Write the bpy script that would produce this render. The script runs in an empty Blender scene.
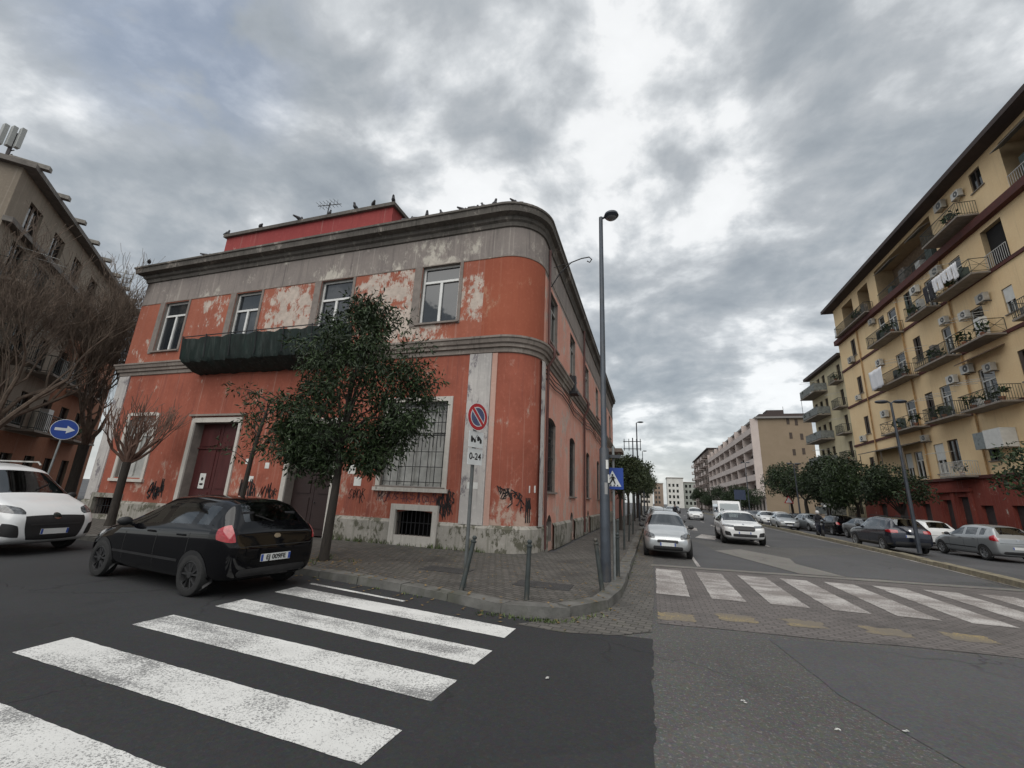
import bpy, bmesh, math, random
import numpy as np
from mathutils import Vector, Matrix
from mathutils.bvhtree import BVHTree
R = math.radians
random.seed(7)
scene = bpy.context.scene
COL = scene.collection

# ------------------------------------------------------------------ camera
CAM_YAW, CAM_PITCH, CAM_ROLL = R(-18.2), R(15.0), R(2.55)
cam_d = bpy.data.cameras.new('camera')
cam_d.sensor_width = 36.0
cam_d.lens = 422 * 36 / 1024
cam_d.clip_start = 0.05
cam_d.clip_end = 6000
cam = bpy.data.objects.new('camera', cam_d)
COL.objects.link(cam)
cam.location = (0, 0, 1.75)
_f = Vector((math.sin(CAM_YAW) * math.cos(CAM_PITCH), math.cos(CAM_YAW) * math.cos(CAM_PITCH), math.sin(CAM_PITCH)))
_r = Vector((math.cos(CAM_YAW), -math.sin(CAM_YAW), 0))
_u = _r.cross(_f)
_r2 = _r * math.cos(CAM_ROLL) + _u * math.sin(CAM_ROLL)
_u2 = -_r * math.sin(CAM_ROLL) + _u * math.cos(CAM_ROLL)
cam.rotation_euler = Matrix((( _r2.x, _u2.x, -_f.x), (_r2.y, _u2.y, -_f.y), (_r2.z, _u2.z, -_f.z))).to_euler()
scene.camera = cam

# ------------------------------------------------------------------ sky, sun, exposure
SUN_AZ, SUN_EL = 182.0, 56.0          # azimuth clockwise from +Y (the street's direction)
world = bpy.data.worlds.new('World')
scene.world = world
world.use_nodes = True


class NT:
    """small helper for building node trees"""
    def __init__(s, tree):
        s.t = tree
        s.n = tree.nodes
        s.l = tree.links

    def node(s, typ, **kw):
        n = s.n.new(typ)
        for k, v in kw.items():
            setattr(n, k, v)
        return n

    def put(s, sock, v):
        if isinstance(v, bpy.types.NodeSocket):
            s.l.new(v, sock)
        elif v is not None:
            if sock.type == 'RGBA' and len(v) == 3:
                v = (*v, 1)
            sock.default_value = v

    def pos(s):
        return s.node('ShaderNodeNewGeometry').outputs['Position']

    def obj(s):
        return s.node('ShaderNodeTexCoord').outputs['Object']

    def sep(s, v):
        n = s.node('ShaderNodeSeparateXYZ')
        s.l.new(v, n.inputs[0])
        return n.outputs

    def comb(s, x, y, z):
        n = s.node('ShaderNodeCombineXYZ')
        for i, v in enumerate((x, y, z)):
            s.put(n.inputs[i], v)
        return n.outputs[0]

    def vmul(s, v, k):
        n = s.node('ShaderNodeVectorMath', operation='MULTIPLY')
        s.put(n.inputs[0], v)
        s.put(n.inputs[1], k)
        return n.outputs[0]

    def vadd(s, v, k):
        n = s.node('ShaderNodeVectorMath', operation='ADD')
        s.put(n.inputs[0], v)
        s.put(n.inputs[1], k)
        return n.outputs[0]

    def noise(s, v, scale=1, detail=4, rough=.5, dist=0, out='Fac'):
        n = s.node('ShaderNodeTexNoise')
        s.put(n.inputs['Vector'], v)
        n.inputs['Scale'].default_value = scale
        n.inputs['Detail'].default_value = detail
        n.inputs['Roughness'].default_value = rough
        n.inputs['Distortion'].default_value = dist
        return n.outputs[out]

    def voro(s, v, scale=1, feature='F1', out='Distance'):
        n = s.node('ShaderNodeTexVoronoi', feature=feature)
        s.put(n.inputs['Vector'], v)
        n.inputs['Scale'].default_value = scale
        return n.outputs[out]

    def ramp(s, f, stops, interp='LINEAR'):
        n = s.node('ShaderNodeValToRGB')
        n.color_ramp.interpolation = interp
        e = n.color_ramp.elements
        while len(e) < len(stops):
            e.new(.5)
        for k, (p, c) in zip(e, stops):
            k.position = p
            k.color = (c, c, c, 1) if isinstance(c, (int, float)) else (*c, 1)
        s.put(n.inputs[0], f)
        return n.outputs[0]

    def mix(s, f, a, b, typ='MIX'):
        n = s.node('ShaderNodeMix', data_type='RGBA', blend_type=typ)
        s.put(n.inputs[0], f)
        s.put(n.inputs[6], a)
        s.put(n.inputs[7], b)
        return n.outputs[2]

    def m(s, op, a, b=None, clamp=False):
        n = s.node('ShaderNodeMath', operation=op, use_clamp=clamp)
        s.put(n.inputs[0], a)
        if b is not None:
            s.put(n.inputs[1], b)
        return n.outputs[0]

    def step(s, v, a, b):
        n = s.node('ShaderNodeMapRange', interpolation_type='SMOOTHSTEP')
        s.put(n.inputs['Value'], v)
        n.inputs['From Min'].default_value = a
        n.inputs['From Max'].default_value = b
        return n.outputs[0]


def build_sky():
    t = NT(world.node_tree)
    t.n.clear()
    out = t.node('ShaderNodeOutputWorld')
    bg = t.node('ShaderNodeBackground')
    t.l.new(bg.outputs[0], out.inputs[0])
    sky = t.node('ShaderNodeTexSky', sky_type='NISHITA')
    sky.sun_disc = False
    sky.sun_elevation = R(SUN_EL)
    sky.sun_rotation = R(SUN_AZ)
    sky.air_density = 1.2
    sky.dust_density = 1.5
    d = t.node('ShaderNodeTexCoord').outputs['Generated']
    x, y, z = t.sep(d)
    zz = t.m('ADD', t.m('MAXIMUM', z, 0.0), 0.38)
    p = t.comb(t.m('DIVIDE', x, zz), t.m('DIVIDE', y, zz), 0.0)
    p = t.vadd(p, (3.1, 1.7, 0))
    warp = t.noise(p, .9, 3, .5, out='Color')
    pw = t.vadd(p, t.vmul(warp, (.3, .3, 0)))
    big = t.noise(pw, 1.5, 3, .5)
    fine = t.noise(pw, 4.0, 9, .55, .1)
    wisps = t.noise(t.vmul(pw, (1.0, 1.3, 1)), 9.5, 7, .56, .15)
    f = t.m('ADD', t.m('ADD', t.m('MULTIPLY', big, .33), t.m('MULTIPLY', fine, .5)), t.m('MULTIPLY', wisps, .17))
    # where the sheet is thin the light comes through: towards the hidden sun and along two rifts
    for d_, w0, w1, k in (((-.15, .72, .68), .86, 1.0, .03), ((-.62, .5, .6), .9, 1.0, .035), ((-.69, .47, .55), .93, 1.0, -.02), ((.2, .85, .48), .85, 1.0, .0), ((-.84, .3, .45), .85, 1.0, -.05), ((.28, .55, .79), .9, 1, .05)):
        if not k:
            continue
        dv = t.node('ShaderNodeVectorMath', operation='DOT_PRODUCT')
        t.put(dv.inputs[0], d)
        dv.inputs[1].default_value = Vector(d_).normalized()
        f = t.m('ADD', f, t.m('MULTIPLY', t.step(dv.outputs['Value'], w0, w1), k))
    cloud = t.ramp(f, [(.39, (2.1, 2.3, 2.45)), (.455, (2.65, 2.85, 2.98)), (.505, (3.4, 3.55, 3.63)), (.545, (4.6, 4.75, 4.8)), (.585, (6.5, 6.55, 6.5)), (.68, (7.0, 7.05, 7.0))])
    # low over the street the sheet is evenly lit and creamy
    hz = t.step(z, .22, .0)
    cloud = t.mix(t.m('MULTIPLY', hz, .62), cloud, (4.6, 4.75, 4.72))
    # small holes where the blue shows
    hole = t.step(t.noise(t.vadd(p, (8.3, 2.2, 0)), .9, 4, .5, .3), .64, .74)
    hole = t.m('MULTIPLY', t.m('MULTIPLY', hole, .5), t.step(z, .25, .5))
    for d_, w0 in (((-.67, .3, .68), .975),):
        dv = t.node('ShaderNodeVectorMath', operation='DOT_PRODUCT')
        t.put(dv.inputs[0], d)
        dv.inputs[1].default_value = Vector(d_).normalized()
        rift = t.m('MULTIPLY', t.step(dv.outputs['Value'], w0, 1.0), t.step(fine, .42, .54))
        hole = t.m('MAXIMUM', hole, t.m('MULTIPLY', rift, .5))
    c = t.mix(hole, cloud, t.vmul(sky.outputs[0], (.8, .8, .8)))
    c = t.mix(.12, c, t.vmul(sky.outputs[0], (1, 1, 1)))
    below = t.step(z, .0, -.06)
    c = t.mix(below, c, (1.2, 1.2, 1.2))
    t.l.new(c, bg.inputs[0])
    bg.inputs[1].default_value = 0.1


build_sky()
sun_d = bpy.data.lights.new('sun', 'SUN')
sun_d.energy = 1.5
sun_d.angle = R(75)
sun_d.color = (1.0, .965, .91)
sun = bpy.data.objects.new('sun', sun_d)
COL.objects.link(sun)
sun.rotation_euler = (R(90 - SUN_EL), 0, R(180 - SUN_AZ))
sun.location = (40, 40, 60)
scene.view_settings.view_transform = 'Standard'
scene.view_settings.look = 'None'
scene.view_settings.gamma = 1
scene.view_settings.use_curve_mapping = False
scene.view_settings.exposure = 0.62
scene.cycles.max_bounces = 6
scene.cycles.diffuse_bounces = 3
scene.cycles.transparent_max_bounces = 6
scene.cycles.use_denoising = True

# ------------------------------------------------------------------ mesh helpers


class Fr:
    """facade frame: u along the wall, w out of it, z up"""
    def __init__(s, o, u, n):
        s.o, s.u, s.n = Vector(o), Vector(u).normalized(), Vector(n).normalized()

    def P(s, u, w, z):
        return s.o + s.u * u + s.n * w + Vector((0, 0, z))


WF = Fr((0, 0, 0), (1, 0, 0), (0, 1, 0))


class MB:
    def __init__(s):
        s.v, s.f, s.m = [], [], []

    def quad(s, a, b, c, d, m=0):
        s.poly((a, b, c, d), m)

    def poly(s, pts, m=0):
        i = len(s.v)
        s.v += [tuple(p) for p in pts]
        s.f.append(tuple(range(i, i + len(pts))))
        s.m.append(m)

    def hexa(s, p, m=0):
        i = len(s.v)
        s.v += [tuple(q) for q in p]
        for f in ((3, 2, 1, 0), (4, 5, 6, 7), (0, 1, 5, 4), (1, 2, 6, 5), (2, 3, 7, 6), (3, 0, 4, 7)):
            s.f.append(tuple(i + k for k in f))
            s.m.append(m)

    def fbox(s, fr, u0, u1, w0, w1, z0, z1, m=0):
        s.hexa([fr.P(u0, w0, z0), fr.P(u1, w0, z0), fr.P(u1, w1, z0), fr.P(u0, w1, z0),
                fr.P(u0, w0, z1), fr.P(u1, w0, z1), fr.P(u1, w1, z1), fr.P(u0, w1, z1)], m)

    def box(s, x0, x1, y0, y1, z0, z1, m=0):
        s.fbox(WF, x0, x1, y0, y1, z0, z1, m)

    def tube(s, pts, r, n=8, m=0, cap=True):
        pts = [Vector(p) for p in pts]
        rs = r if isinstance(r, (list, tuple)) else [r] * len(pts)
        base = len(s.v)
        ref = None
        for k, p in enumerate(pts):
            d = (pts[min(k + 1, len(pts) - 1)] - pts[max(k - 1, 0)])
            d = d.normalized() if d.length > 1e-9 else Vector((0, 0, 1))
            if ref is None:
                ref = Vector((1, 0, 0)) if abs(d.x) < .8 else Vector((0, 1, 0))
            a = (ref - d * ref.dot(d)).normalized()
            ref = a
            b = d.cross(a)
            for j in range(n):
                t = 2 * math.pi * j / n
                s.v.append(tuple(p + (a * math.cos(t) + b * math.sin(t)) * rs[k]))
        for k in range(len(pts) - 1):
            for j in range(n):
                j2 = (j + 1) % n
                s.f.append((base + k * n + j, base + k * n + j2, base + (k + 1) * n + j2, base + (k + 1) * n + j))
                s.m.append(m)
        if cap:
            s.f.append(tuple(base + j for j in range(n))[::-1])
            e = base + (len(pts) - 1) * n
            s.f.append(tuple(e + j for j in range(n)))
            s.m += [m, m]

    def lathe(s, c, axis, prof, n=16, m=0):
        """prof: (distance along axis, radius); surface of revolution about c"""
        c, ax = Vector(c), Vector(axis).normalized()
        ref = Vector((0, 0, 1)) if abs(ax.z) < .9 else Vector((1, 0, 0))
        a = (ref - ax * ref.dot(ax)).normalized()
        b = ax.cross(a)
        base = len(s.v)
        for h, r in prof:
            for j in range(n):
                t = 2 * math.pi * j / n
                s.v.append(tuple(c + ax * h + (a * math.cos(t) + b * math.sin(t)) * r))
        for k in range(len(prof) - 1):
            for j in range(n):
                j2 = (j + 1) % n
                s.f.append((base + k * n + j, base + k * n + j2, base + (k + 1) * n + j2, base + (k + 1) * n + j))
                s.m.append(m)
        for k, rev in ((0, True), (len(prof) - 1, False)):
            if prof[k][1] > 1e-4:
                q = tuple(base + k * n + j for j in range(n))
                s.f.append(q[::-1] if rev else q)
                s.m.append(m)

    def ell(s, c, r, n=10, m=0, k=6):
        c = Vector(c)
        base = len(s.v)
        for i in range(k + 1):
            ph = math.pi * i / k
            for j in range(n):
                t = 2 * math.pi * j / n
                s.v.append((c.x + r[0] * math.sin(ph) * math.cos(t), c.y + r[1] * math.sin(ph) * math.sin(t), c.z - r[2] * math.cos(ph)))
        for i in range(k):
            for j in range(n):
                j2 = (j + 1) % n
                s.f.append((base + i * n + j, base + i * n + j2, base + (i + 1) * n + j2, base + (i + 1) * n + j))
                s.m.append(m)

    def sweep(s, path, prof, m=0, closed=False):
        """path: (x, y, nx, ny); prof: (w, z)"""
        base = len(s.v)
        n = len(prof)
        for x, y, nx, ny in path:
            for w, z in prof:
                s.v.append((x + nx * w, y + ny * w, z))
        for i in range(len(path) - 1):
            for j in range(n - 1):
                a = base + i * n + j
                s.f.append((a, a + n, a + n + 1, a + 1))
                s.m.append(m)

    def mesh(s, name, mats, smooth=False, shift=None):
        me = bpy.data.meshes.new(name)
        v = s.v
        if shift is not None:
            sx, sy, sz = shift
            v = [(a - sx, b - sy, c - sz) for a, b, c in v]
        me.from_pydata(v, [], s.f)
        if not isinstance(mats, (list, tuple)):
            mats = [mats]
        for k in mats:
            me.materials.append(k)
        if len(mats) > 1:
            me.polygons.foreach_set('material_index', s.m)
        bm = bmesh.new()
        bm.from_mesh(me)
        bmesh.ops.remove_doubles(bm, verts=bm.verts, dist=1e-5)
        bmesh.ops.recalc_face_normals(bm, faces=bm.faces)
        bm.to_mesh(me)
        bm.free()
        if smooth:
            me.polygons.foreach_set('use_smooth', [True] * len(me.polygons))
            try:
                me.set_sharp_from_angle(angle=R(smooth if smooth is not True else 40))
            except Exception:
                pass
        return me

    def build(s, name, mats, parent=None, smooth=False):
        if not s.f:
            return None
        shift = None
        if parent is not None:
            shift = BASE.get(parent.name, (0, 0, 0))
        me = s.mesh(name, mats, smooth, shift)
        o = bpy.data.objects.new(name, me)
        COL.objects.link(o)
        if parent is not None:
            o.parent = parent
            BASE[o.name] = shift
        return o


BASE = {}


def tag(o, label=None, cat=None, group=None, kind=None):
    if label:
        o['label'] = label
    if cat:
        o['category'] = cat
    if group:
        o['group'] = group
    if kind:
        o['kind'] = kind
    return o


def thing(name, label, cat, loc=(0, 0, 0), rz=0, group=None, worldc=True):
    o = bpy.data.objects.new(name, None)
    COL.objects.link(o)
    o.empty_display_size = .2
    o.location = loc
    o.rotation_euler = (0, 0, rz)
    BASE[o.name] = tuple(loc) if worldc else (0, 0, 0)
    return tag(o, label, cat, group)


def dup(o, parent=None):
    c = o.copy()
    COL.objects.link(c)
    if parent is not None:
        c.parent = parent
    for ch in o.children:
        dup(ch, c)
    return c


# ------------------------------------------------------------------ materials
MC = {}


def mat(name, col, rough=.7, metal=0.0, var=.12, scale=4.0, bump=0.0, spec=None, coat=0.0, coords='obj', stretch=(1, 1, 1), dirt=None):
    if name in MC:
        return MC[name]
    m = bpy.data.materials.new(name)
    m.use_nodes = True
    t = NT(m.node_tree)
    b = t.n['Principled BSDF']
    p = t.obj() if coords == 'obj' else t.pos()
    if stretch != (1, 1, 1):
        p = t.vmul(p, stretch)
    f = t.noise(p, scale, 6, .6)
    lo = tuple(c * (1 - var) for c in col)
    hi = tuple(min(1, c * (1 + var)) for c in col)
    c = t.ramp(f, [(.3, lo), (.7, hi)])
    if dirt:
        dcol, amt, dsc = dirt
        q = t.noise(t.vmul(p, (1, 1, .3)), dsc, 6, .65)
        c = t.mix(t.m('MULTIPLY', t.step(q, .48, .7), amt), c, dcol)
    t.put(b.inputs['Base Color'], c)
    b.inputs['Metallic'].default_value = metal
    rr = t.ramp(f, [(.2, max(0, rough - .08)), (.8, min(1, rough + .08))])
    t.put(b.inputs['Roughness'], rr)
    if spec is not None:
        b.inputs['Specular IOR Level'].default_value = spec
    if coat:
        b.inputs['Coat Weight'].default_value = coat
        b.inputs['Coat Roughness'].default_value = .06
    if bump:
        bn = t.node('ShaderNodeBump')
        bn.inputs['Strength'].default_value = bump
        bn.inputs['Distance'].default_value = .02
        t.put(bn.inputs['Height'], t.noise(p, scale * 6, 4, .6))
        t.l.new(bn.outputs[0], b.inputs['Normal'])
    MC[name] = m
    return m


def glass(name, col=(.02, .025, .03), rough=.04):
    if name in MC:
        return MC[name]
    m = bpy.data.materials.new(name)
    m.use_nodes = True
    t = NT(m.node_tree)
    b = t.n['Principled BSDF']
    b.inputs['Base Color'].default_value = (*col, 1)
    b.inputs['Roughness'].default_value = rough
    b.inputs['Specular IOR Level'].default_value = .8
    b.inputs['IOR'].default_value = 1.52
    bn = t.node('ShaderNodeBump')
    bn.inputs['Strength'].default_value = .06
    bn.inputs['Distance'].default_value = .05
    t.put(bn.inputs['Height'], t.noise(t.obj(), 1.7, 2, .5))
    t.l.new(bn.outputs[0], b.inputs['Normal'])
    MC[name] = m
    return m


def plaster(name, c1, c2, peel, peelcol=(.52, .47, .41), streak=.3, streakcol=(.2, .17, .15), peelscale=1.1, fade=.25, lowdirt=None, zones=()):
    """old painted render: blotchy paint, vertical run-off streaks, flaked patches with a hard edge"""
    if name in MC:
        return MC[name]
    m = bpy.data.materials.new(name)
    m.use_nodes = True
    t = NT(m.node_tree)
    b = t.n['Principled BSDF']
    p = t.pos()
    blot = t.noise(p, .55, 7, .62, .3)
    c = t.ramp(blot, [(.3, c1), (.7, c2)])
    fine = t.noise(p, 9, 5, .6)
    c = t.mix(t.m('MULTIPLY', t.step(fine, .5, .75), fade), c, tuple(min(1, k * 1.35 + .03) for k in c2))
    st = t.noise(t.vmul(p, (5, 5, .22)), 1.0, 6, .7)
    c = t.mix(t.m('MULTIPLY', t.step(st, .5, .72), streak), c, streakcol)
    pn = t.m('ADD', t.m('MULTIPLY', t.noise(p, peelscale, 3, .5, .2), .45), t.m('MULTIPLY', t.noise(t.vmul(p, (1, 1, .5)), peelscale * 4.5, 10, .74, .3), .55))
    for zc, zr, boost in zones:       # places where the coat has come off most
        dn = t.node('ShaderNodeVectorMath', operation='DISTANCE')
        t.put(dn.inputs[0], p)
        dn.inputs[1].default_value = zc
        pn = t.m('ADD', pn, t.m('MULTIPLY', t.step(dn.outputs['Value'], zr, zr * .3), boost))
    lim = .66 - peel * .22
    mask = t.step(pn, lim, lim + .012)
    pc = t.ramp(t.noise(p, 5, 5, .6), [(.3, tuple(k * .8 for k in peelcol)), (.7, tuple(min(1, k * 1.15) for k in peelcol))])
    under = t.step(pn, lim - .035, lim - .025)
    c = t.mix(t.m('MULTIPLY', under, .55), c, tuple((a_ + b_) * .5 for a_, b_ in zip(c2, peelcol)))
    c = t.mix(mask, c, pc)
    runs = t.step(t.noise(t.vmul(p, (9, 9, .16)), 1.0, 5, .75), .56, .7)
    c = t.mix(t.m('MULTIPLY', runs, streak * .6), c, tuple(k * 1.1 for k in peelcol))
    if lowdirt:
        z = t.sep(p)[2]
        g = t.m('ADD', z, t.m('MULTIPLY', t.noise(p, 2.2, 6, .65), lowdirt[1]))
        c = t.mix(t.m('MULTIPLY', t.step(g, lowdirt[0] + lowdirt[1] * .6, lowdirt[0]), .75), c, lowdirt[2])
    t.put(b.inputs['Base Color'], c)
    b.inputs['Roughness'].default_value = .88
    b.inputs['Specular IOR Level'].default_value = .25
    bn = t.node('ShaderNodeBump')
    bn.inputs['Strength'].default_value = .5
    bn.inputs['Distance'].default_value = .012
    h = t.m('SUBTRACT', t.m('MULTIPLY', fine, .35), mask)
    t.put(bn.inputs['Height'], h)
    t.l.new(bn.outputs[0], b.inputs['Normal'])
    MC[name] = m
    return m


RED1, RED2 = (.29, .092, .06), (.39, .135, .085)
ZUP = (((-14.2, 12.7, 8.8), 2.5, .15), ((-9.4, 12.7, 9.0), 2.5, .14), ((-5.9, 12.7, 8.6), 1.4, .14), ((-8.0, 12.7, 7.4), 1.8, .13), ((-18.6, 12.7, 9.6), 1.4, .09), ((-22.6, 12.7, 7.6), 1.2, .05))
M_redup = plaster('paint_red_worn', RED1, RED2, .2, peelcol=(.53, .45, .39), streak=.4, peelscale=1.9, zones=ZUP, streakcol=(.3, .13, .1))
M_redfresh = plaster('paint_red_fresh', (.3, .085, .05), (.36, .108, .062), .1, peelcol=(.42, .2, .13), streak=.35, streakcol=(.25, .07, .045), zones=(((-5.3, 12.7, 8.6), 1.0, .13),))
M_redpeel = plaster('paint_red_flaking', (.36, .13, .09), (.43, .18, .125), .74, peelcol=(.52, .44, .38), streak=.4, peelscale=2.6)
M_redlow = plaster('paint_red_ground_floor', (.25, .076, .05), (.4, .125, .082), .2, peelcol=(.46, .33, .27), streak=.7, streakcol=(.19, .07, .058), lowdirt=(.9, 1.3, (.26, .15, .13)), zones=(((-10, 12.7, .9), 2.4, .08), ((-4.2, 12.9, 1.0), 1.6, .1), ((-15, 12.7, 1.4), 2.2, .07), ((-20, 12.7, 1.2), 2.0, .07)))
M_redside = plaster('paint_red_side_lightened', (.58, .265, .2), (.72, .39, .31), .5, peelcol=(.55, .42, .36), streak=.5, streakcol=(.36, .19, .155), lowdirt=(.9, 1.8, (.42, .31, .26)))  # pinker side paint, lightened further to make up for missing sun
M_grayband = plaster('frieze_grey', (.215, .19, .178), (.31, .27, .245), .2, peelcol=(.52, .48, .42), streak=.75, streakcol=(.13, .115, .11), peelscale=.9, zones=(((-6.6, 12.7, 10.55), 2.0, .1), ((-11.6, 12.7, 10.4), 2.2, .09), ((-19.2, 12.7, 10.4), 1.0, .06)))
M_plinth = plaster('plinth_stained', (.25, .235, .21), (.42, .395, .355), .62, peelcol=(.13, .125, .095), streak=.8, streakcol=(.09, .095, .06), peelscale=1.9, lowdirt=(.1, .75, (.08, .085, .055)))
M_pilaster = plaster('pilaster_grey', (.42, .4, .385), (.6, .57, .54), .5, peelcol=(.25, .23, .24), streak=.75, streakcol=(.2, .18, .18))
M_mould = plaster('moulding_grey', (.2, .17, .15), (.3, .26, .23), .3, peelcol=(.42, .38, .33), streak=.5, streakcol=(.08, .07, .06))
M_cornice = plaster('cornice_dark', (.085, .078, .07), (.16, .145, .13), .3, peelcol=(.3, .27, .24), streak=.6, streakcol=(.04, .04, .035))
M_surround = plaster('surround_white', (.5, .47, .43), (.6, .57, .52), .2, peelcol=(.3, .27, .24), streak=.5, streakcol=(.25, .23, .2))
M_attic = plaster('attic_red', (.27, .05, .05), (.33, .07, .065), 0, streak=.3, streakcol=(.15, .04, .04))
M_reveal = mat('reveal_grey', (.22, .19, .17), .9, coords='pos', var=.2)
M_white = mat('window_white', (.72, .72, .7), .45, coords='pos', var=.06, dirt=((.4, .38, .34), .4, 3))
M_glass = glass('window_glass')
M_glassdark = glass('window_glass_dim', (.012, .013, .014), .08)
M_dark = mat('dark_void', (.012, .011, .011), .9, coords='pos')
M_iron = mat('iron_dark', (.035, .035, .038), .55, .4, coords='pos', var=.3)
M_net = mat('green_netting', (.011, .022, .019), .85, coords='pos', var=.6, scale=2.5, bump=.5, stretch=(1.5, 1.5, .6), dirt=((.07, .085, .08), .5, 5))
M_door = mat('door_maroon', (.075, .018, .018), .5, coords='pos', var=.25, scale=3, stretch=(3, 3, .4))
M_pipe = mat('pipe_red_brown', (.1, .04, .035), .6, coords='pos', var=.25)
M_pipegrey = mat('pipe_grey', (.35, .35, .33), .6, coords='pos', var=.25, dirt=((.15, .12, .1), .6, 3))
M_paper = mat('paper_white', (.7, .7, .67), .8, coords='pos')
M_frost = mat('frosted_panel', (.42, .42, .4), .35, coords='pos', var=.25, scale=2, dirt=((.12, .13, .12), .5, 2))
M_graffiti = mat('spray_black', (.02, .017, .018), .8, coords='pos')
M_graffiti2 = mat('spray_violet', (.1, .05, .07), .8, coords='pos')
M_roof = mat('roof_grey', (.12, .11, .1), .95, coords='pos', var=.3)


def asphalt(name, base, speck, patch=.25, crack=.35, bump=.5, speckpos=.62, coarse=0):
    m = bpy.data.materials.new(name)
    m.use_nodes = True
    t = NT(m.node_tree)
    b = t.n['Principled BSDF']
    p = t.pos()
    big = t.noise(p, .35, 5, .6)
    lo, hi = tuple(k * (1 - patch) for k in base), tuple(k * (1 + patch) for k in base)
    c = t.ramp(big, [(.3, lo), (.7, hi)])
    g = t.noise(p, 48, 4, .75)
    c = t.mix(t.m('MULTIPLY', t.step(g, speckpos, speckpos + .1), .8), c, speck)
    if coarse:
        q = t.step(t.noise(p, 24, 2, .6), .6, .66)
        c = t.mix(t.m('MULTIPLY', q, coarse), c, tuple(k * 1.25 for k in speck))
        q = t.step(t.noise(t.vadd(p, (3, 7, 0)), 20, 2, .6), .6, .66)
        c = t.mix(t.m('MULTIPLY', q, coarse), c, tuple(k * .45 for k in base))
    g2 = t.voro(p, 38, out='Color')
    c = t.mix(.25, c, t.vmul(g2, tuple(k * 2 for k in base)))
    pv_ = t.voro(t.vadd(p, t.vmul(t.noise(p, .8, 3, .5, out='Color'), (.5, .5, 0))), .16, out='Color')
    c = t.mix(.42, c, t.mix(t.sep(pv_)[0], tuple(k * .72 for k in base), tuple(k * 1.3 for k in base)))
    ck = t.voro(t.vadd(p, t.vmul(t.noise(p, 1.5, 4, .6, out='Color'), (.9, .9, 0))), .45, 'DISTANCE_TO_EDGE')
    ckm = t.m('MULTIPLY', t.step(ck, .014, .0), t.step(t.noise(p, .3, 2, .5), .48, .62))
    c = t.mix(t.m('MULTIPLY', ckm, crack), c, tuple(k * .25 for k in base))
    st = t.step(t.noise(t.vmul(p, (1.6, .5, 1)), 1.1, 6, .65, .4), .55, .72)
    c = t.mix(t.m('MULTIPLY', st, .4), c, tuple(k * .6 for k in base))
    t.put(b.inputs['Base Color'], c)
    b.inputs['Roughness'].default_value = .82
    b.inputs['Specular IOR Level'].default_value = .35
    bn = t.node('ShaderNodeBump')
    bn.inputs['Strength'].default_value = bump
    bn.inputs['Distance'].default_value = .01
    t.put(bn.inputs['Height'], t.m('SUBTRACT', g, ckm))
    t.l.new(bn.outputs[0], b.inputs['Normal'])
    return m


def paint(name, col, wear, under):
    m = bpy.data.materials.new(name)
    m.use_nodes = True
    t = NT(m.node_tree)
    b = t.n['Principled BSDF']
    p = t.pos()
    g = t.noise(p, 60, 4, .75)
    w = t.noise(p, .9, 5, .6)
    f = t.m('ADD', t.m('MULTIPLY', g, .6), t.m('MULTIPLY', w, .4))
    c = t.ramp(t.noise(p, 2.5, 5, .6), [(.3, tuple(k * .85 for k in col)), (.7, col)])
    tr = t.noise(t.vmul(p, (.18, 1.3, 1)), 1.4, 4, .6)
    f = t.m('ADD', f, t.m('MULTIPLY', t.step(tr, .48, .7), .07))
    lim = .66 - wear * .25
    c = t.mix(t.m('MULTIPLY', t.step(tr, .5, .72), .22), c, tuple(k * .55 for k in col))
    c = t.mix(t.m('MULTIPLY', t.step(f, lim, lim + .05), .9), c, under)
    t.put(b.inputs['Base Color'], c)
    b.inputs['Roughness'].default_value = .75
    bn = t.node('ShaderNodeBump')
    bn.inputs['Strength'].default_value = .4
    bn.inputs['Distance'].default_value = .006
    t.put(bn.inputs['Height'], g)
    t.l.new(bn.outputs[0], b.inputs['Normal'])
    return m


def jag(pts, amp=.012, step=.1, seed=1):
    r_ = random.Random(seed)
    out = []
    for (x0, y0), (x1, y1) in zip(pts, pts[1:] + pts[:1]):
        n = max(1, int(math.hypot(x1 - x0, y1 - y0) / step))
        for k in range(n):
            t = k / n
            a = amp if k else amp * .4
            out.append((x0 + (x1 - x0) * t + r_.gauss(0, a * .6), y0 + (y1 - y0) * t + r_.gauss(0, a * .6)))
    return out


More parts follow.
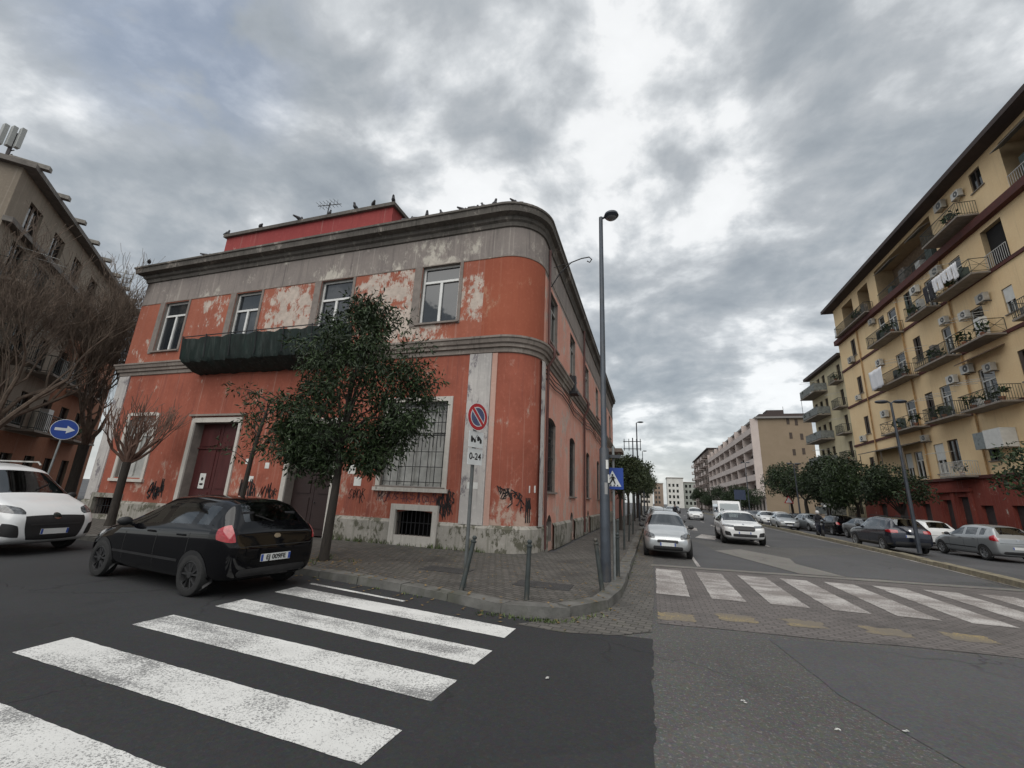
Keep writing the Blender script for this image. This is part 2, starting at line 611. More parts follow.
def cobbles(name, c1, c2, sx, sy, joint=(.03, .028, .024), rot=0.0, bump=.9, moss=None):
    m = bpy.data.materials.new(name)
    m.use_nodes = True
    t = NT(m.node_tree)
    b = t.n['Principled BSDF']
    p = t.pos()
    mp = t.node('ShaderNodeMapping')
    t.l.new(p, mp.inputs[0])
    mp.inputs['Rotation'].default_value = (0, 0, rot)
    br = t.node('ShaderNodeTexBrick')
    t.l.new(t.vadd(mp.outputs[0], t.vmul(t.noise(p, 3, 2, .5, out='Color'), (.03, .03, 0))), br.inputs['Vector'])
    br.inputs['Scale'].default_value = 1
    br.inputs['Brick Width'].default_value = sx
    br.inputs['Row Height'].default_value = sy
    br.inputs['Mortar Size'].default_value = .012
    br.inputs['Mortar Smooth'].default_value = .4
    br.inputs['Color1'].default_value = (*c1, 1)
    br.inputs['Color2'].default_value = (*c2, 1)
    br.inputs['Mortar'].default_value = (*joint, 1)
    c = t.mix(t.step(t.noise(p, .8, 6, .6), .45, .75), br.outputs[0], tuple(k * .55 for k in c1))
    c = t.mix(t.m('MULTIPLY', t.step(t.noise(p, 25, 4, .7), .5, .8), .3), c, tuple(k * 1.7 for k in c2))
    if moss:
        mk = t.m('MULTIPLY', t.step(t.noise(p, 1.3, 6, .65, .3), .52, .68), t.step(br.outputs['Fac'], .1, .8))
        c = t.mix(mk, c, moss)
    t.put(b.inputs['Base Color'], c)
    b.inputs['Roughness'].default_value = .8
    bn = t.node('ShaderNodeBump')
    bn.inputs['Strength'].default_value = bump
    bn.inputs['Distance'].default_value = .012
    bn.invert = True
    t.put(bn.inputs['Height'], br.outputs['Fac'])
    t.l.new(bn.outputs[0], b.inputs['Normal'])
    return m


M_asph_dark = asphalt('asphalt_new', (.03, .031, .033), (.07, .07, .072), .3, .5, .6, .62, .3)
M_asph_old = asphalt('asphalt_old', (.085, .083, .08), (.26, .25, .24), .4, .7, 1.0, .54, .7)
M_asph_mid = asphalt('asphalt_grey', (.078, .078, .081), (.17, .17, .17), .3, .5, .6, .6, .25)
M_concrete = asphalt('concrete_strip', (.17, .163, .15), (.27, .26, .24), .3, .5, .5, .6)
M_white_new = paint('road_paint_white', (.68, .68, .66), .6, (.16, .16, .16))
M_white_old = paint('road_paint_old', (.5, .48, .46), .75, (.16, .14, .13))
M_yellow_old = paint('road_paint_yellow', (.36, .27, .1), .9, (.135, .12, .105))
M_zebra_pave = cobbles('crossing_setts', (.112, .102, .097), (.148, .132, .126), .2, .1, (.075, .066, .062))
M_gutter = cobbles('gutter_setts', (.085, .08, .073), (.12, .112, .1), .19, .13, (.045, .042, .037), .1, .6, moss=(.05, .055, .028))
M_pavement = cobbles('pavement_setts', (.07, .066, .06), (.115, .106, .096), .2, .12, (.028, .028, .02), .35, moss=(.045, .05, .022))
M_pave_tile = cobbles('pavement_blocks', (.12, .115, .108), (.15, .142, .135), .45, .45, (.06, .056, .05), .0, .5)
M_kerb = mat('kerb_lava_stone', (.11, .108, .1), .8, coords='pos', var=.35, scale=3, bump=.4, dirt=((.05, .055, .03), .5, 2))
M_kerb_y = mat('kerb_faded_yellow', (.2, .175, .12), .85, coords='pos', var=.3, scale=5, bump=.4, dirt=((.08, .075, .065), .7, 3))
M_leaf_litter = mat('dry_leaf', (.2, .13, .05), .8, var=.5, scale=30)

# ------------------------------------------------------------------ ground, roads, pavements
def sheet(name, polys, m, z, kind='structure'):
    b = MB()
    for P in polys:
        b.poly([(x, y, z) for x, y in P])
    o = b.build(name, m)
    tag(o, kind=kind)
    return o


def subdiv_sheet(name, pts, m, z):
    return sheet(name, [pts], m, z)


sheet('ground', [[(-1500, -600), (1500, -600), (1500, 3000), (-1500, 3000)]], M_asph_mid, -.03)
# kerb line of the corner pavement, running from the side street round to the main street
KERB = [(-45, 12.5), (-30, 9.9), (-22, 9.0), (-16, 8.7), (-10, 8.15), (-6.5, 7.7), (-3.6, 7.25), (-2.6, 6.92), (-1.95, 6.78), (-1.45, 6.95), (-1.02, 7.4), (-.74, 8.0), (-.6, 8.8), (-.56, 10), (-.55, 14), (-.5, 30), (-.4, 60), (0, 130), (1, 230)]
side = [(-60, 30)] + KERB[0:10] + [(-1.0, 6.0), (0.02, 6.6), (0.0, -10), (-60, -10)]
seam = [(-.86, 6.5), (-.45, 6.58)] + [(-.04 + random.gauss(0, .012), 6.62 - k * .09) for k in range(75)] + [(-.02, -20), (-80, -20)]
sheet('side_street', [[(-80, 22), (-45, 12.5)] + [(x, y) for x, y in KERB[1:11]] + seam], M_asph_dark, .004)
sheet('main_street', [[(-.4, -20), (60, -20), (60, 9.2), (30, 15.2), (9.4, 15.2), (10.2, 24), (10.7, 45), (11.6, 130), (14, 260), (1, 260), (-.4, 60), (-.55, 14), (-.56, 10), (-.95, 6.6), (-.4, 6.4)]], M_asph_old, 0)
sheet('lane_resurfaced', [jag([(1.5, 7.4), (3.3, 7.75), (5.0, 7.9), (6.2, 7.95), (9, 8.75), (14, 9.2), (14, -6), (3.2, -6), (2.5, 2.5), (2.2, 4.2), (1.7, 5.6)], .02, .15, 3), [(1.25, 14.4), (3.9, 14.75), (3.3, 16.9), (2.5, 19.4), (2.1, 24), (1.5, 24)], [(5.2, 15.1), (8.8, 15.3), (9.2, 18), (9.6, 24), (5.6, 20.6), (4.9, 19.2), (4.6, 17.5)], [(1.9, 26), (5.8, 24), (9.8, 27), (10.2, 45), (10.8, 100), (12, 200), (3, 200), (2.3, 100), (2.1, 50)]], M_asph_mid, .004)
sheet('gutter', [[(x, y) for x, y in KERB[9:17]] + [(.25, 60), (.05, 30), (.02, 14.2), (0, 9.5), (-.05, 6.95), (-.5, 6.55), (-1.2, 6.35), (-1.9, 6.42)]], M_gutter, .008)
sheet('crossing_pavers', [[(.04, 7.45), (1.2, 7.62), (2.4, 7.72), (3.3, 7.9), (5.0, 8.05), (6.2, 8.1), (9.0, 8.9), (9.2, 15.0), (4.5, 14.3), (0.04, 13.75)]], M_zebra_pave, .006)
sheet('concrete_patches', [[(-.05, 13.8), (4.5, 14.35), (9.25, 15.05), (9.25, 15.45), (4.5, 14.75), (-.05, 14.15)], [(3.95, 14.8), (5.1, 14.9), (4.55, 17.4), (4.8, 19.0), (3.6, 21.5), (2.4, 20.0), (3.2, 17.3)]], M_concrete, .01)
# left zebra, fresh thick paint
zl = MB()
for q in ([(-6.25, 3.12), (-6.3, 3.63), (-1.86, 3.37), (-1.88, 2.9)], [(-6.25, 4.2), (-6.25, 4.7), (-1.86, 4.36), (-1.88, 3.87)], [(-6.2, 5.26), (-6.2, 5.76), (-1.83, 5.27), (-1.86, 4.79)], [(-6.2, 6.34), (-6.2, 6.83), (-1.83, 6.22), (-1.85, 5.77)], [(-6.25, 2.05), (-6.3, 2.56), (-1.86, 2.36), (-1.88, 1.88)], [(-6.2, 7.13), (-6.2, 7.23), (-3.95, 6.86), (-3.95, 6.78)]):
    zl.poly([(x, y, .008) for x, y in jag(q, .004, .07, int(q[0][1] * 100))])
tag(zl.build('crosswalk_marking', M_white_new), kind='structure')
zr = MB()
ks = [(0.05, .67), (1.07, 1.68), (2.1, 2.74), (3.1, 3.7), (4.1, 4.72), (5.15, 5.78), (6.2, 6.84), (7.25, 7.9), (8.3, 8.85)]
for a, c in ks:
    sh = .055 * a
    zr.poly([(x, y, .012) for x, y in jag([(a, 9.75 + sh), (c, 9.75 + sh), (c + .04, 13.3 + sh * 1.2), (a + .02, 13.3 + sh * 1.2)], .01, .12, int(a * 100))])
tag(zr.build('crossing_stripes', M_white_old), kind='structure')
ye = MB()
for x, y in ((.05, 7.75), (1.0, 8.15), (2.0, 8.3), (3.1, 8.4), (4.2, 8.62), (5.4, 8.85), (6.6, 9.1)):
    ye.poly([(x_, y_, .0085) for x_, y_ in jag([(x, y), (x + .55, y + .04), (x + .55, y + .5), (x, y + .46)], .045, .07, int(x * 100))])
tag(ye.build('yellow_block_marking', M_yellow_old), kind='structure')
ln = MB()
ln.poly([(1.24, 14.5, .012), (1.34, 14.5, .012), (1.36, 19, .012), (1.28, 19, .012)])
ln.poly([(8.75, 9.9, .012), (8.9, 9.9, .012), (9.95, 24, .012), (9.85, 24, .012)])
ln.poly([(9.85, 24, .012), (9.95, 24, .012), (10.4, 60, .012), (10.3, 60, .012)])
for k in range(7):
    y = 24 + k * 9
    ln.poly([(5.2 + .02 * k, y, .012), (5.35 + .02 * k, y, .012), (5.4 + .02 * k, y + 4, .012), (5.25 + .02 * k, y + 4, .012)])
for pts in ([(2.3, 27), (3.2, 26.2), (3.8, 29), (3.0, 30.5)], [(2.0, 36), (3.1, 34), (3.4, 38), (2.4, 41)]):
    ln.poly([(x, y, .012) for x, y in pts])
tag(ln.build('lane_marking', M_white_old), kind='structure')

# corner pavement with its kerb
def offset_poly(pts, d):
    out = []
    for i, (x, y) in enumerate(pts):
        x0, y0 = pts[max(0, i - 1)]
        x1, y1 = pts[min(len(pts) - 1, i + 1)]
        tx, ty = x1 - x0, y1 - y0
        L = math.hypot(tx, ty)
        out.append((x - ty / L * d, y + tx / L * d))
    return out


def fine_line(pts, step=.5):
    out = []
    for (x0, y0), (x1, y1) in zip(pts, pts[1:]):
        n = max(1, int(math.hypot(x1 - x0, y1 - y0) / step))
        for k in range(n):
            out.append((x0 + (x1 - x0) * k / n, y0 + (y1 - y0) * k / n))
    out.append(pts[-1])
    return out


kin = offset_poly(KERB, .28)
pv = MB()
far = [(-3.0, 235), (-3.0, 45), (-3.0, 14.2), (-4.7, 13.2), (-23.2, 13.2), (-25.5, 16), (-25.5, 60), (-48, 60)]
pv.poly([(x, y, .12) for x, y in kin] + [(x, y, .12) for x, y in far])
tag(pv.build('corner_pavement', M_pavement), kind='structure')
kb = MB()
# individual kerb stones with open joints, some sunk or tilted
fl = fine_line(KERB[1:18], .25)
acc = []
cur = [fl[0]]
length = 0
for a, c in zip(fl, fl[1:]):
    cur.append(c)
    length += math.hypot(c[0] - a[0], c[1] - a[1])
    if length > (.95 if abs(a[0]) < 20 and a[1] < 40 else 4):
        acc.append(cur)
        cur = [c]
        length = 0
rk = random.Random(3)
for seg in acc:
    if len(seg) < 2:
        continue
    (x0, y0), (x1, y1) = seg[0], seg[-1]
    tx, ty = x1 - x0, y1 - y0
    L = math.hypot(tx, ty)
    tx, ty = tx / L, ty / L
    nx, ny = -ty, tx
    g = .008
    h0, h1 = .13 + rk.uniform(-.018, .012), .13 + rk.uniform(-.018, .012)
    if -2.2 < x0 < -.9 and y0 < 7.6:
        h0 += .02
        h1 += .02
    o = rk.uniform(-.012, .012)
    A = [(x0 + tx * g + nx * o, y0 + ty * g + ny * o), (x1 - tx * g + nx * o, y1 - ty * g + ny * o)]
    Bk = [(A[0][0] + nx * .3, A[0][1] + ny * .3), (A[1][0] + nx * .3, A[1][1] + ny * .3)]
    kb.hexa([(*A[0], -.03), (*A[1], -.03), (*Bk[1], -.03), (*Bk[0], -.03), (A[0][0] + nx * .02, A[0][1] + ny * .02, h0), (A[1][0] + nx * .02, A[1][1] + ny * .02, h1), (*Bk[1], h1), (*Bk[0], h0)])
tag(kb.build('kerb', M_kerb), kind='structure')

# kerb strip between the main carriageway and the service lane
SEP = [(8.3, 8.5), (8.75, 12), (9.2, 15.4), (10.0, 24), (10.4, 34), (10.8, 46), (11.4, 80), (12.2, 130)]
sb = MB()
fl = fine_line(SEP, 1.2)
for (x0, y0), (x1, y1) in zip(fl, fl[1:]):
    tx, ty = x1 - x0, y1 - y0
    L = math.hypot(tx, ty)
    nx, ny = ty / L, -tx / L
    g = .006
    h = .15 + rk.uniform(-.02, .015)
    a = (x0 + tx * g, y0 + ty * g)
    b2 = (x1 - tx * g, y1 - ty * g)
    w = .42
    sb.hexa([(*a, -.03), (*b2, -.03), (b2[0] + nx * w, b2[1] + ny * w, -.03), (a[0] + nx * w, a[1] + ny * w, -.03),
             (a[0] + nx * .03, a[1] + ny * .03, h), (b2[0] + nx * .03, b2[1] + ny * .03, h), (b2[0] + nx * (w - .03), b2[1] + ny * (w - .03), h), (a[0] + nx * (w - .03), a[1] + ny * (w - .03), h)])
tag(sb.build('divider_kerb', M_kerb_y), kind='structure')
rp = MB()
rp.poly([(x, y, .12) for x, y in [(17.6, 5), (40, 5), (40, 260), (17.6, 260)]])
rp.quad((17.6, 5, .12), (17.6, 260, .12), (17.6, 260, -.03), (17.6, 5, -.03))
tag(rp.build('far_pavement', M_pave_tile), kind='structure')


# ------------------------------------------------------------------ facade building blocks
def wallgrid(b, fr, u0, u1, z0, z1, ops, matf=lambda u, z: 0, us=(), zs=(), depth=.28, rev=1):
    """a wall face with real openings; ops: (ua, ub, za, zb[, arch rise])"""
    U = sorted({u0, u1, *us, *[o[0] for o in ops], *[o[1] for o in ops]})
    Z = sorted({z0, z1, *zs, *[o[2] for o in ops], *[o[3] for o in ops]})
    U = [u for u in U if u0 <= u <= u1]
    Z = [z for z in Z if z0 <= z <= z1]
    for a, c in zip(U, U[1:]):
        for e, g in zip(Z, Z[1:]):
            uc, zc = (a + c) / 2, (e + g) / 2
            if any(o[0] < uc < o[1] and o[2] < zc < o[3] for o in ops):
                continue
            b.quad(fr.P(a, 0, e), fr.P(c, 0, e), fr.P(c, 0, g), fr.P(a, 0, g), matf(uc, zc))
    for o in ops:
        a, c, e, g = o[:4]
        d = -(o[5] if len(o) > 5 else depth)
        for p in (((a, e), (a, g)), ((c, g), (c, e)), ((c, e), (a, e)), ((a, g), (c, g))):
            (ua, za), (ub, zb) = p
            b.quad(fr.P(ua, 0, za), fr.P(ub, 0, zb), fr.P(ub, d, zb), fr.P(ua, d, za), rev)
        rise = o[4] if len(o) > 4 else 0
        if rise:
            um = (a + c) / 2
            n = 8
            mt = matf(um, g)
            for k in range(n):
                t0, t1 = k / n, (k + 1) / n
                x0, x1 = a + (c - a) * t0, a + (c - a) * t1
                y0, y1 = (g - rise * (2 * t0 - 1) ** 2), (g - rise * (2 * t1 - 1) ** 2)
                b.quad(fr.P(x0, 0, y0), fr.P(x1, 0, y1), fr.P(x1, 0, g), fr.P(x0, 0, g), mt)
                b.quad(fr.P(x0, 0, y0), fr.P(x1, 0, y1), fr.P(x1, d, y1), fr.P(x0, d, y0), rev)


def window(parent, fr, u0, u1, z0, z1, w=-.2, mf=None, mp=None, fw=.07, mull=1, trans=.32, sill=True, name='window', pane=True, trz=True, msill=None):
    """frame with mullions as one part, glass as its sub-part"""
    mf, mp = mf or M_white, mp or M_glass
    b = MB()
    d0, d1 = w - .05, w + .03
    b.fbox(fr, u0, u0 + fw, d0, d1, z0, z1)
    b.fbox(fr, u1 - fw, u1, d0, d1, z0, z1)
    b.fbox(fr, u0 + fw, u1 - fw, d0, d1, z0, z0 + fw)
    b.fbox(fr, u0 + fw, u1 - fw, d0, d1, z1 - fw, z1)
    zt = z1 - (z1 - z0) * trans if trz else z1 - fw
    if trz:
        b.fbox(fr, u0 + fw, u1 - fw, d0, d1 + .015, zt - fw * .6, zt + fw * .6)
    for k in range(mull):
        uc = u0 + (u1 - u0) * (k + 1) / (mull + 1)
        b.fbox(fr, uc - fw * .7, uc + fw * .7, d0, d1 + .012, z0 + fw, zt - (fw * .6 if trz else 0))
    o = b.build(name, mf, parent)
    if pane:
        g = MB()
        g.quad(fr.P(u0 + fw * .6, w - .015, z0 + fw * .6), fr.P(u1 - fw * .6, w - .015, z0 + fw * .6), fr.P(u1 - fw * .6, w - .015, z1 - fw * .6), fr.P(u0 + fw * .6, w - .015, z1 - fw * .6))
        g.build('pane', mp, o)
    if sill:
        sb_ = MB()
        sb_.fbox(fr, u0 - .12, u1 + .12, w, .09, z0 - .07, z0 - .003)
        sb_.build('sill', msill or M_reveal, o)
    return o


# ------------------------------------------------------------------ the red corner building
FF = Fr((0, 12.7, 0), (1, 0, 0), (0, -1, 0))
FS = Fr((-3.45, 0, 0), (0, 1, 0), (1, 0, 0))
red = thing('corner_building', 'long two storey red building with rounded corner, peeling paint and grey cornice', 'building', (-4, 13, 0))
XL, XR, YB = -23.7, -4.7, 44.8
ARC = []
for k in range(13):
    a = -math.pi / 2 + (math.pi / 2) * k / 12
    ARC.append((-4.7 + 1.25 * math.cos(a), 13.95 + 1.25 * math.sin(a), math.cos(a), math.sin(a)))
PATH = [(XL, YB, -1, 0), (XL, 12.7, -1, -1)] + ARC + [(-3.45, YB, 1, 0)]
PATHF = [(XL, YB, -1, 0), (XL, 12.7, -1, -1), (-4.7, 12.7, 0, -1)]

UW = [(-21.95, -20.4, 7.62, 10.08), (-17.4, -15.95, 7.0, 10.08), (-12.7, -11.15, 7.0, 10.1), (-7.95, -6.4, 7.78, 10.12)]
LW = [(-22.2, -20.5, 1.86, 4.55, .2), (-18.05, -15.62, .12, 4.2, 0, .45), (-12.75, -10.75, .12, 4.1, 0, .6), (-8.75, -6.4, 1.95, 4.82, 0, .2)]
BW = [(-7.95, -6.6, .42, 1.2, .08), (-22.95, -21.5, .3, 1.0, .05)]
wb = MB()
MATS_RED = [M_redup, M_reveal, M_redfresh, M_redpeel, M_redlow, M_grayband, M_pilaster, M_plinth, M_redside]


def mf_front(u, z):
    if z > 10.12:
        return 5
    if z > 6.9:
        if u > -5.4:
            return 2
        return 0
    if -5.75 < u < -4.9:
        return 6
    return 4


wallgrid(wb, FF, XL, XR, 0, 11.35, UW + LW + BW, mf_front, us=(-22.35, -20.0, -17.85, -15.5, -10.8, -8.4, -6.0, -5.75, -5.4, -4.9), zs=(6.9, 10.12))
SU = [(14.75, 16.3, 7.6, 9.75), (19.35, 20.85, 7.6, 9.75), (24.6, 26.1, 7.6, 9.75), (29.9, 31.4, 7.6, 9.75), (35.2, 36.7, 7.6, 9.75), (40.5, 42.0, 7.6, 9.75)]
SL = [(14.7, 16.25, 2.0, 4.68, .16), (19.4, 20.9, 1.9, 4.6, .16), (24.85, 26.25, 1.9, 4.5, .16), (30.2, 31.6, 1.9, 4.5, .16), (35.4, 36.8, 1.9, 4.5, .16), (40.7, 42.1, 1.9, 4.5, .16)]
SB = [(15.0, 15.8, .3, 1.2, .25), (19.7, 20.4, .35, 1.2, .2), (25.2, 25.9, .35, 1.2, .2)]


def mf_side(u, z):
    if z > 9.95:
        return 5
    return 8


wallgrid(wb, FS, 13.95, YB, 0, 11.35, SU + SL + SB, mf_side, zs=(6.9, 9.95))
for z0, z1, mi in ((0, 6.9, 4), (6.9, 10.12, 2), (10.12, 11.35, 5)):
    wb.sweep(ARC, [(0, z0), (0, z1)], mi)
wb.quad((XL, 12.7, 0), (XL, YB, 0), (XL, YB, 11.35), (XL, 12.7, 11.35), 4)
wb.quad((XL, YB, 0), (-3.45, YB, 0), (-3.45, YB, 11.35), (XL, YB, 11.35), 4)
wb.build('wall', MATS_RED, red, smooth=30)
# interior darkness behind the openings, painted as near-black sheets
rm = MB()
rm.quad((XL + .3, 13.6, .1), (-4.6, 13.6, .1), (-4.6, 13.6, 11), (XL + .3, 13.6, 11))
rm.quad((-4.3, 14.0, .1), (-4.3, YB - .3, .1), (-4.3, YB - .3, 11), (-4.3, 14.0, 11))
rm.build('interior_dark_sheet', M_dark, red)
# plinth
PPROF = [(.0, 0), (.09, 0), (.085, .8), (.04, .86), (.0, .9)]
pl_path = [(XL, YB, -1, 0), (XL, 12.7, -1, -1), (-23.05, 12.7, 0, -1)]
pl = MB()
pl.sweep(pl_path, PPROF)
pl.build('plinth', M_plinth, red, smooth=30)
for a, c in ((-21.4, -18.35), (-15.3, -13.0), (-10.5, -8.15), (-6.4, -4.7)):
    pl = MB()
    pl.sweep([(a, 12.7, 0, -1), (c, 12.7, 0, -1)], PPROF)
    for u in (a, c):
        pl.poly([(u, 12.7 - w, z) for w, z in PPROF])
    pl.build('plinth', M_plinth, red, smooth=30)
pl = MB()
pl.sweep(ARC + [(-3.45, 14.9, 1, 0)], PPROF)
pl.build('plinth', M_plinth, red, smooth=30)
for a, c in ((15.9, 19.6), (20.5, 25.1), (26.0, YB)):
    pl = MB()
    pl.sweep([(-3.45, a, 1, 0), (-3.45, c, 1, 0)], PPROF)
    pl.build('plinth', M_plinth, red, smooth=30)
# string course between the storeys
sc = MB()
sc.sweep(PATH, [(0, 6.45), (.05, 6.47), (.06, 6.62), (.13, 6.64), (.14, 6.74), (.2, 6.78), (.23, 6.9), (.27, 6.93), (.27, 7.0), (0, 7.06)])
sc.build('string_course', M_mould, red, smooth=25)
# line under the frieze
fz = MB()
fz.sweep(PATH, [(0, 10.115), (.02, 10.12), (.02, 10.16), (0, 10.17)])
fz.build('frieze_band', M_mould, red)
# cornice and the parapet over it
cp = MB()
CPF = [(0, 11.33), (.06, 11.35), (.08, 11.5), (.17, 11.56), (.2, 11.68), (.42, 11.74), (.45, 11.95), (.5, 11.98), (.5, 12.06), (.1, 12.12), (.02, 12.2), (-.05, 12.22), (-.3, 12.24), (-.3, 12.1)]
CPS = [(w * (.68 if w > .16 else 1), z) for w, z in CPF]
path_c = [(XL, YB, -1, 0), (XL, 12.7, -1, -1), (-4.7, 12.7, 0, -1)]
n = len(CPF)
base = len(cp.v)
rings = [(p, CPF) for p in path_c]
for k, p in enumerate(ARC[1:]):
    t = (k + 1) / 12
    rings.append((p, [(a[0] * (1 - t) + c[0] * t, a[1]) for a, c in zip(CPF, CPS)]))
rings.append(((-3.45, YB, 1, 0), CPS))
for (x, y, nx, ny), prof in rings:
    for w, z in prof:
        cp.v.append((x + nx * w, y + ny * w, z))
for i in range(len(rings) - 1):
    for j in range(n - 1):
        a = base + i * n + j
        cp.f.append((a, a + n, a + n + 1, a + 1))
        cp.m.append(0)
cp.build('cornice', M_cornice, red, smooth=25)
rf = MB()
rf.poly([(XL, YB, 12.1), (XL, 12.7, 12.1)] + [(x, y, 12.1) for x, y, _, _ in ARC] + [(-3.45, YB, 12.1)])
rf.build('roof', M_roof, red)
# attic storey set back on the roof
at = MB()
at.box(-19.3, -9.9, 12.95, 20, 12.1, 13.42)
ato = at.build('attic', M_attic, red)
tb = MB()
tb.box(-19.42, -9.78, 12.83, 20.1, 13.42, 13.58)
tb.box(-16.6, -12.5, 13.6, 17, 13.58, 13.85)
tb.build('coping', M_cornice, ato)
# low parapet steps beside the attic
st_ = MB()
# ragged low parapet either side of the attic, following the rounded corner
PP = []
for k in range(15):
    PP.append((-23.3 + k * .28, 12.78, 0, -1))
seg1 = PP
seg2 = [(-9.7 + k * .3, 12.78, 0, -1) for k in range(17)] + [(x - nx * .12, y - ny * .12, nx, ny) for x, y, nx, ny in ARC[1:]] + [(-3.57, 14.2 + k * .6, 1, 0) for k in range(50)]
for seg in (seg1, seg2):
    for (x0, y0, a0, b0), (x1, y1, a1, b1) in zip(seg, seg[1:]):
        h0, h1 = 12.5 + random.uniform(-.05, .05), 12.5 + random.uniform(-.05, .05)
        st_.hexa([(x0, y0, 12.1), (x1, y1, 12.1), (x1 - a1 * .3, y1 - b1 * .3, 12.1), (x0 - a0 * .3, y0 - b0 * .3, 12.1), (x0, y0, h0), (x1, y1, h1), (x1 - a1 * .3, y1 - b1 * .3, h1), (x0 - a0 * .3, y0 - b0 * .3, h0)])
st_.build('parapet', M_mould, red)

for (a, c, e, g) in UW:
    window(red, FF, a, c, e, g, w=-.16, fw=.075, trans=.27, mp=M_glass)
for k, (a, c, e, g) in enumerate(UW):
    z0 = e - .1 if k in (0, 3) else 7.2
    for u0, u1 in ((a - .34, a - .02), (c + .02, c + .14)):
        jb = MB()
        jb.fbox(FF, u0, u1, 0, .03, z0, g + .03)
        jb.build('window_surround', M_reveal, red)
for (a, c, e, g) in SU:
    window(red, FS, a, c, e, g, w=-.14, fw=.07, trans=.28, mf=mat('side_window_frame', (.3, .29, .27), .6, coords='pos'), mp=M_glassdark)
for (a, c, e, g, _) in SL:
    window(red, FS, a, c, e, g, w=-.2, fw=.06, trans=.25, mf=mat('iron_frame', (.08, .07, .065), .6, coords='pos'), mp=M_glassdark)
    gb = MB()
    for k in range(7):
        u = a + .1 + (c - a - .2) * k / 6
        gb.tube([FS.P(u, -.1, e), FS.P(u, -.1, g - .1)], .012, 5)
    for k in range(5):
        z = e + .2 + (g - e - .6) * k / 4
        gb.tube([FS.P(a, -.1, z), FS.P(c, -.1, z)], .012, 5)
    gb.build('window_grille', M_iron, red)
# big barred window and the arched one at the other end
a, c, e, g = LW[3][:4]
wo = window(red, FF, a, c, e, g, w=-.14, fw=.06, mull=3, trans=.36, mf=mat('frame_grey_green', (.4, .4, .38), .6, coords='pos'), mp=M_frost)
gb = MB()
for k in range(17):
    u = a + .08 + (c - a - .16) * k / 16
    gb.tube([FF.P(u, -.05, e + (1.3 if k % 2 else .02)), FF.P(u, -.05, g - .02)], .012, 5)
for z in (e + 1.7, e + 2.15, e + 2.5, g - .15):
    gb.tube([FF.P(a + .02, -.05, z), FF.P(c - .02, -.05, z)], .014, 5)
for k in range(3):
    gb.tube([FF.P(a + .05, -.05, e + .15 + k * .5), FF.P(c - .05, -.05, e + .15 + k * .5)], .012, 5)
gb.build('window_grille', M_iron, red)
sr = MB()
sr.fbox(FF, a - .16, a, 0, .05, e - .05, g + .16)
sr.fbox(FF, c, c + .16, 0, .05, e - .05, g + .16)
sr.fbox(FF, a, c, 0, .05, g, g + .16)
sr.fbox(FF, a - .22, c + .22, 0, .1, e - .17, e - .05)
sr.build('window_surround', M_surround, red)
a, c, e, g = LW[0][:4]
window(red, FF, a, c, e, g, w=-.16, fw=.06, mull=1, mf=mat('frame_grey_green', (.28, .3, .28)), mp=M_frost, sill=False)
sr = MB()
sr.fbox(FF, a - .16, a, 0, .05, e - .05, g + .1)
sr.fbox(FF, c, c + .16, 0, .05, e - .05, g + .1)
sr.fbox(FF, a, c, 0, .05, g, g + .14)
sr.fbox(FF, a - .22, c + .22, 0, .1, e - .17, e - .05)
sr.build('window_surround', M_surround, red)
# doors
for (a, c, e, g, _, d), dm, near in ((LW[1], M_door, True), (LW[2], M_dark, False)):
    b = MB()
    mid = (a + c) / 2
    for u0, u1 in ((a + .01, mid - .01), (mid + .01, c - .01)):
        b.fbox(FF, u0, u1, -.42, -.36, e, g - .01)
        for z0, z1 in ((e + .25, e + 1.3), (e + 1.45, g - 1.1), (g - .95, g - .2)):
            b.fbox(FF, u0 + .16, u1 - .16, -.36, -.335, z0, z1)
    b.fbox(FF, a, c, -.36, -.3, g - 1.06, g - 1.0)
    do = b.build('door', M_door if near else mat('door_black_brown', (.03, .016, .015), .6, coords='pos'), red)
    h = MB()
    h.ell(FF.P(mid + .12, -.31, 1.25), (.03, .03, .03))
    h.build('handle', M_iron, do)
    s2 = MB()
    s2.fbox(FF, a - .2, a, 0, .06, .1, g + .2)
    s2.fbox(FF, c, c + .14, 0, .06, .1, g + .2)
    s2.fbox(FF, a, c, 0, .06, g, g + .2)
    s2.build('door_surround', M_surround, red)
    if near:
        n_ = MB()
        n_.fbox(FF, mid - .75, mid - .43, -.334, -.328, 1.55, 2.15)
        n_.build('notice', M_paper, do)
        n2 = MB()
        n2.lathe(FF.P(mid - .59, -.327, 1.93), (0, -1, 0), [(0, .07), (.003, .07)], 12)
        n2.fbox(FF, mid - .68, mid - .5, -.327, -.325, 1.68, 1.76)
        n2.build('notice_print', M_graffiti, do)
hd = MB()
hd.fbox(FF, -18.4, -15.3, .0, .12, 4.46, 4.54)
hd.build('door_hood', M_mould, red)
# basement grilles
for (a, c, e, g, rise) in BW:
    b = MB()
    for k in range(9):
        u = a + .06 + (c - a - .12) * k / 8
        b.tube([FF.P(u, -.06, e), FF.P(u, -.06, g)], .014, 5)
    b.tube([FF.P(a, -.06, (e + g) / 2), FF.P(c, -.06, (e + g) / 2)], .014, 5)
    b.build('basement_grille', M_iron, red)
    s2 = MB()
    s2.fbox(FF, a - .18, a, 0, .13, .1, g + .18)
    s2.fbox(FF, c, c + .18, 0, .13, .1, g + .18)
    s2.fbox(FF, a, c, 0, .13, g, g + .18)
    s2.fbox(FF, a, c, 0, .11, .1, e)
    s2.build('basement_surround', M_surround if a > -10 else M_plinth, red)
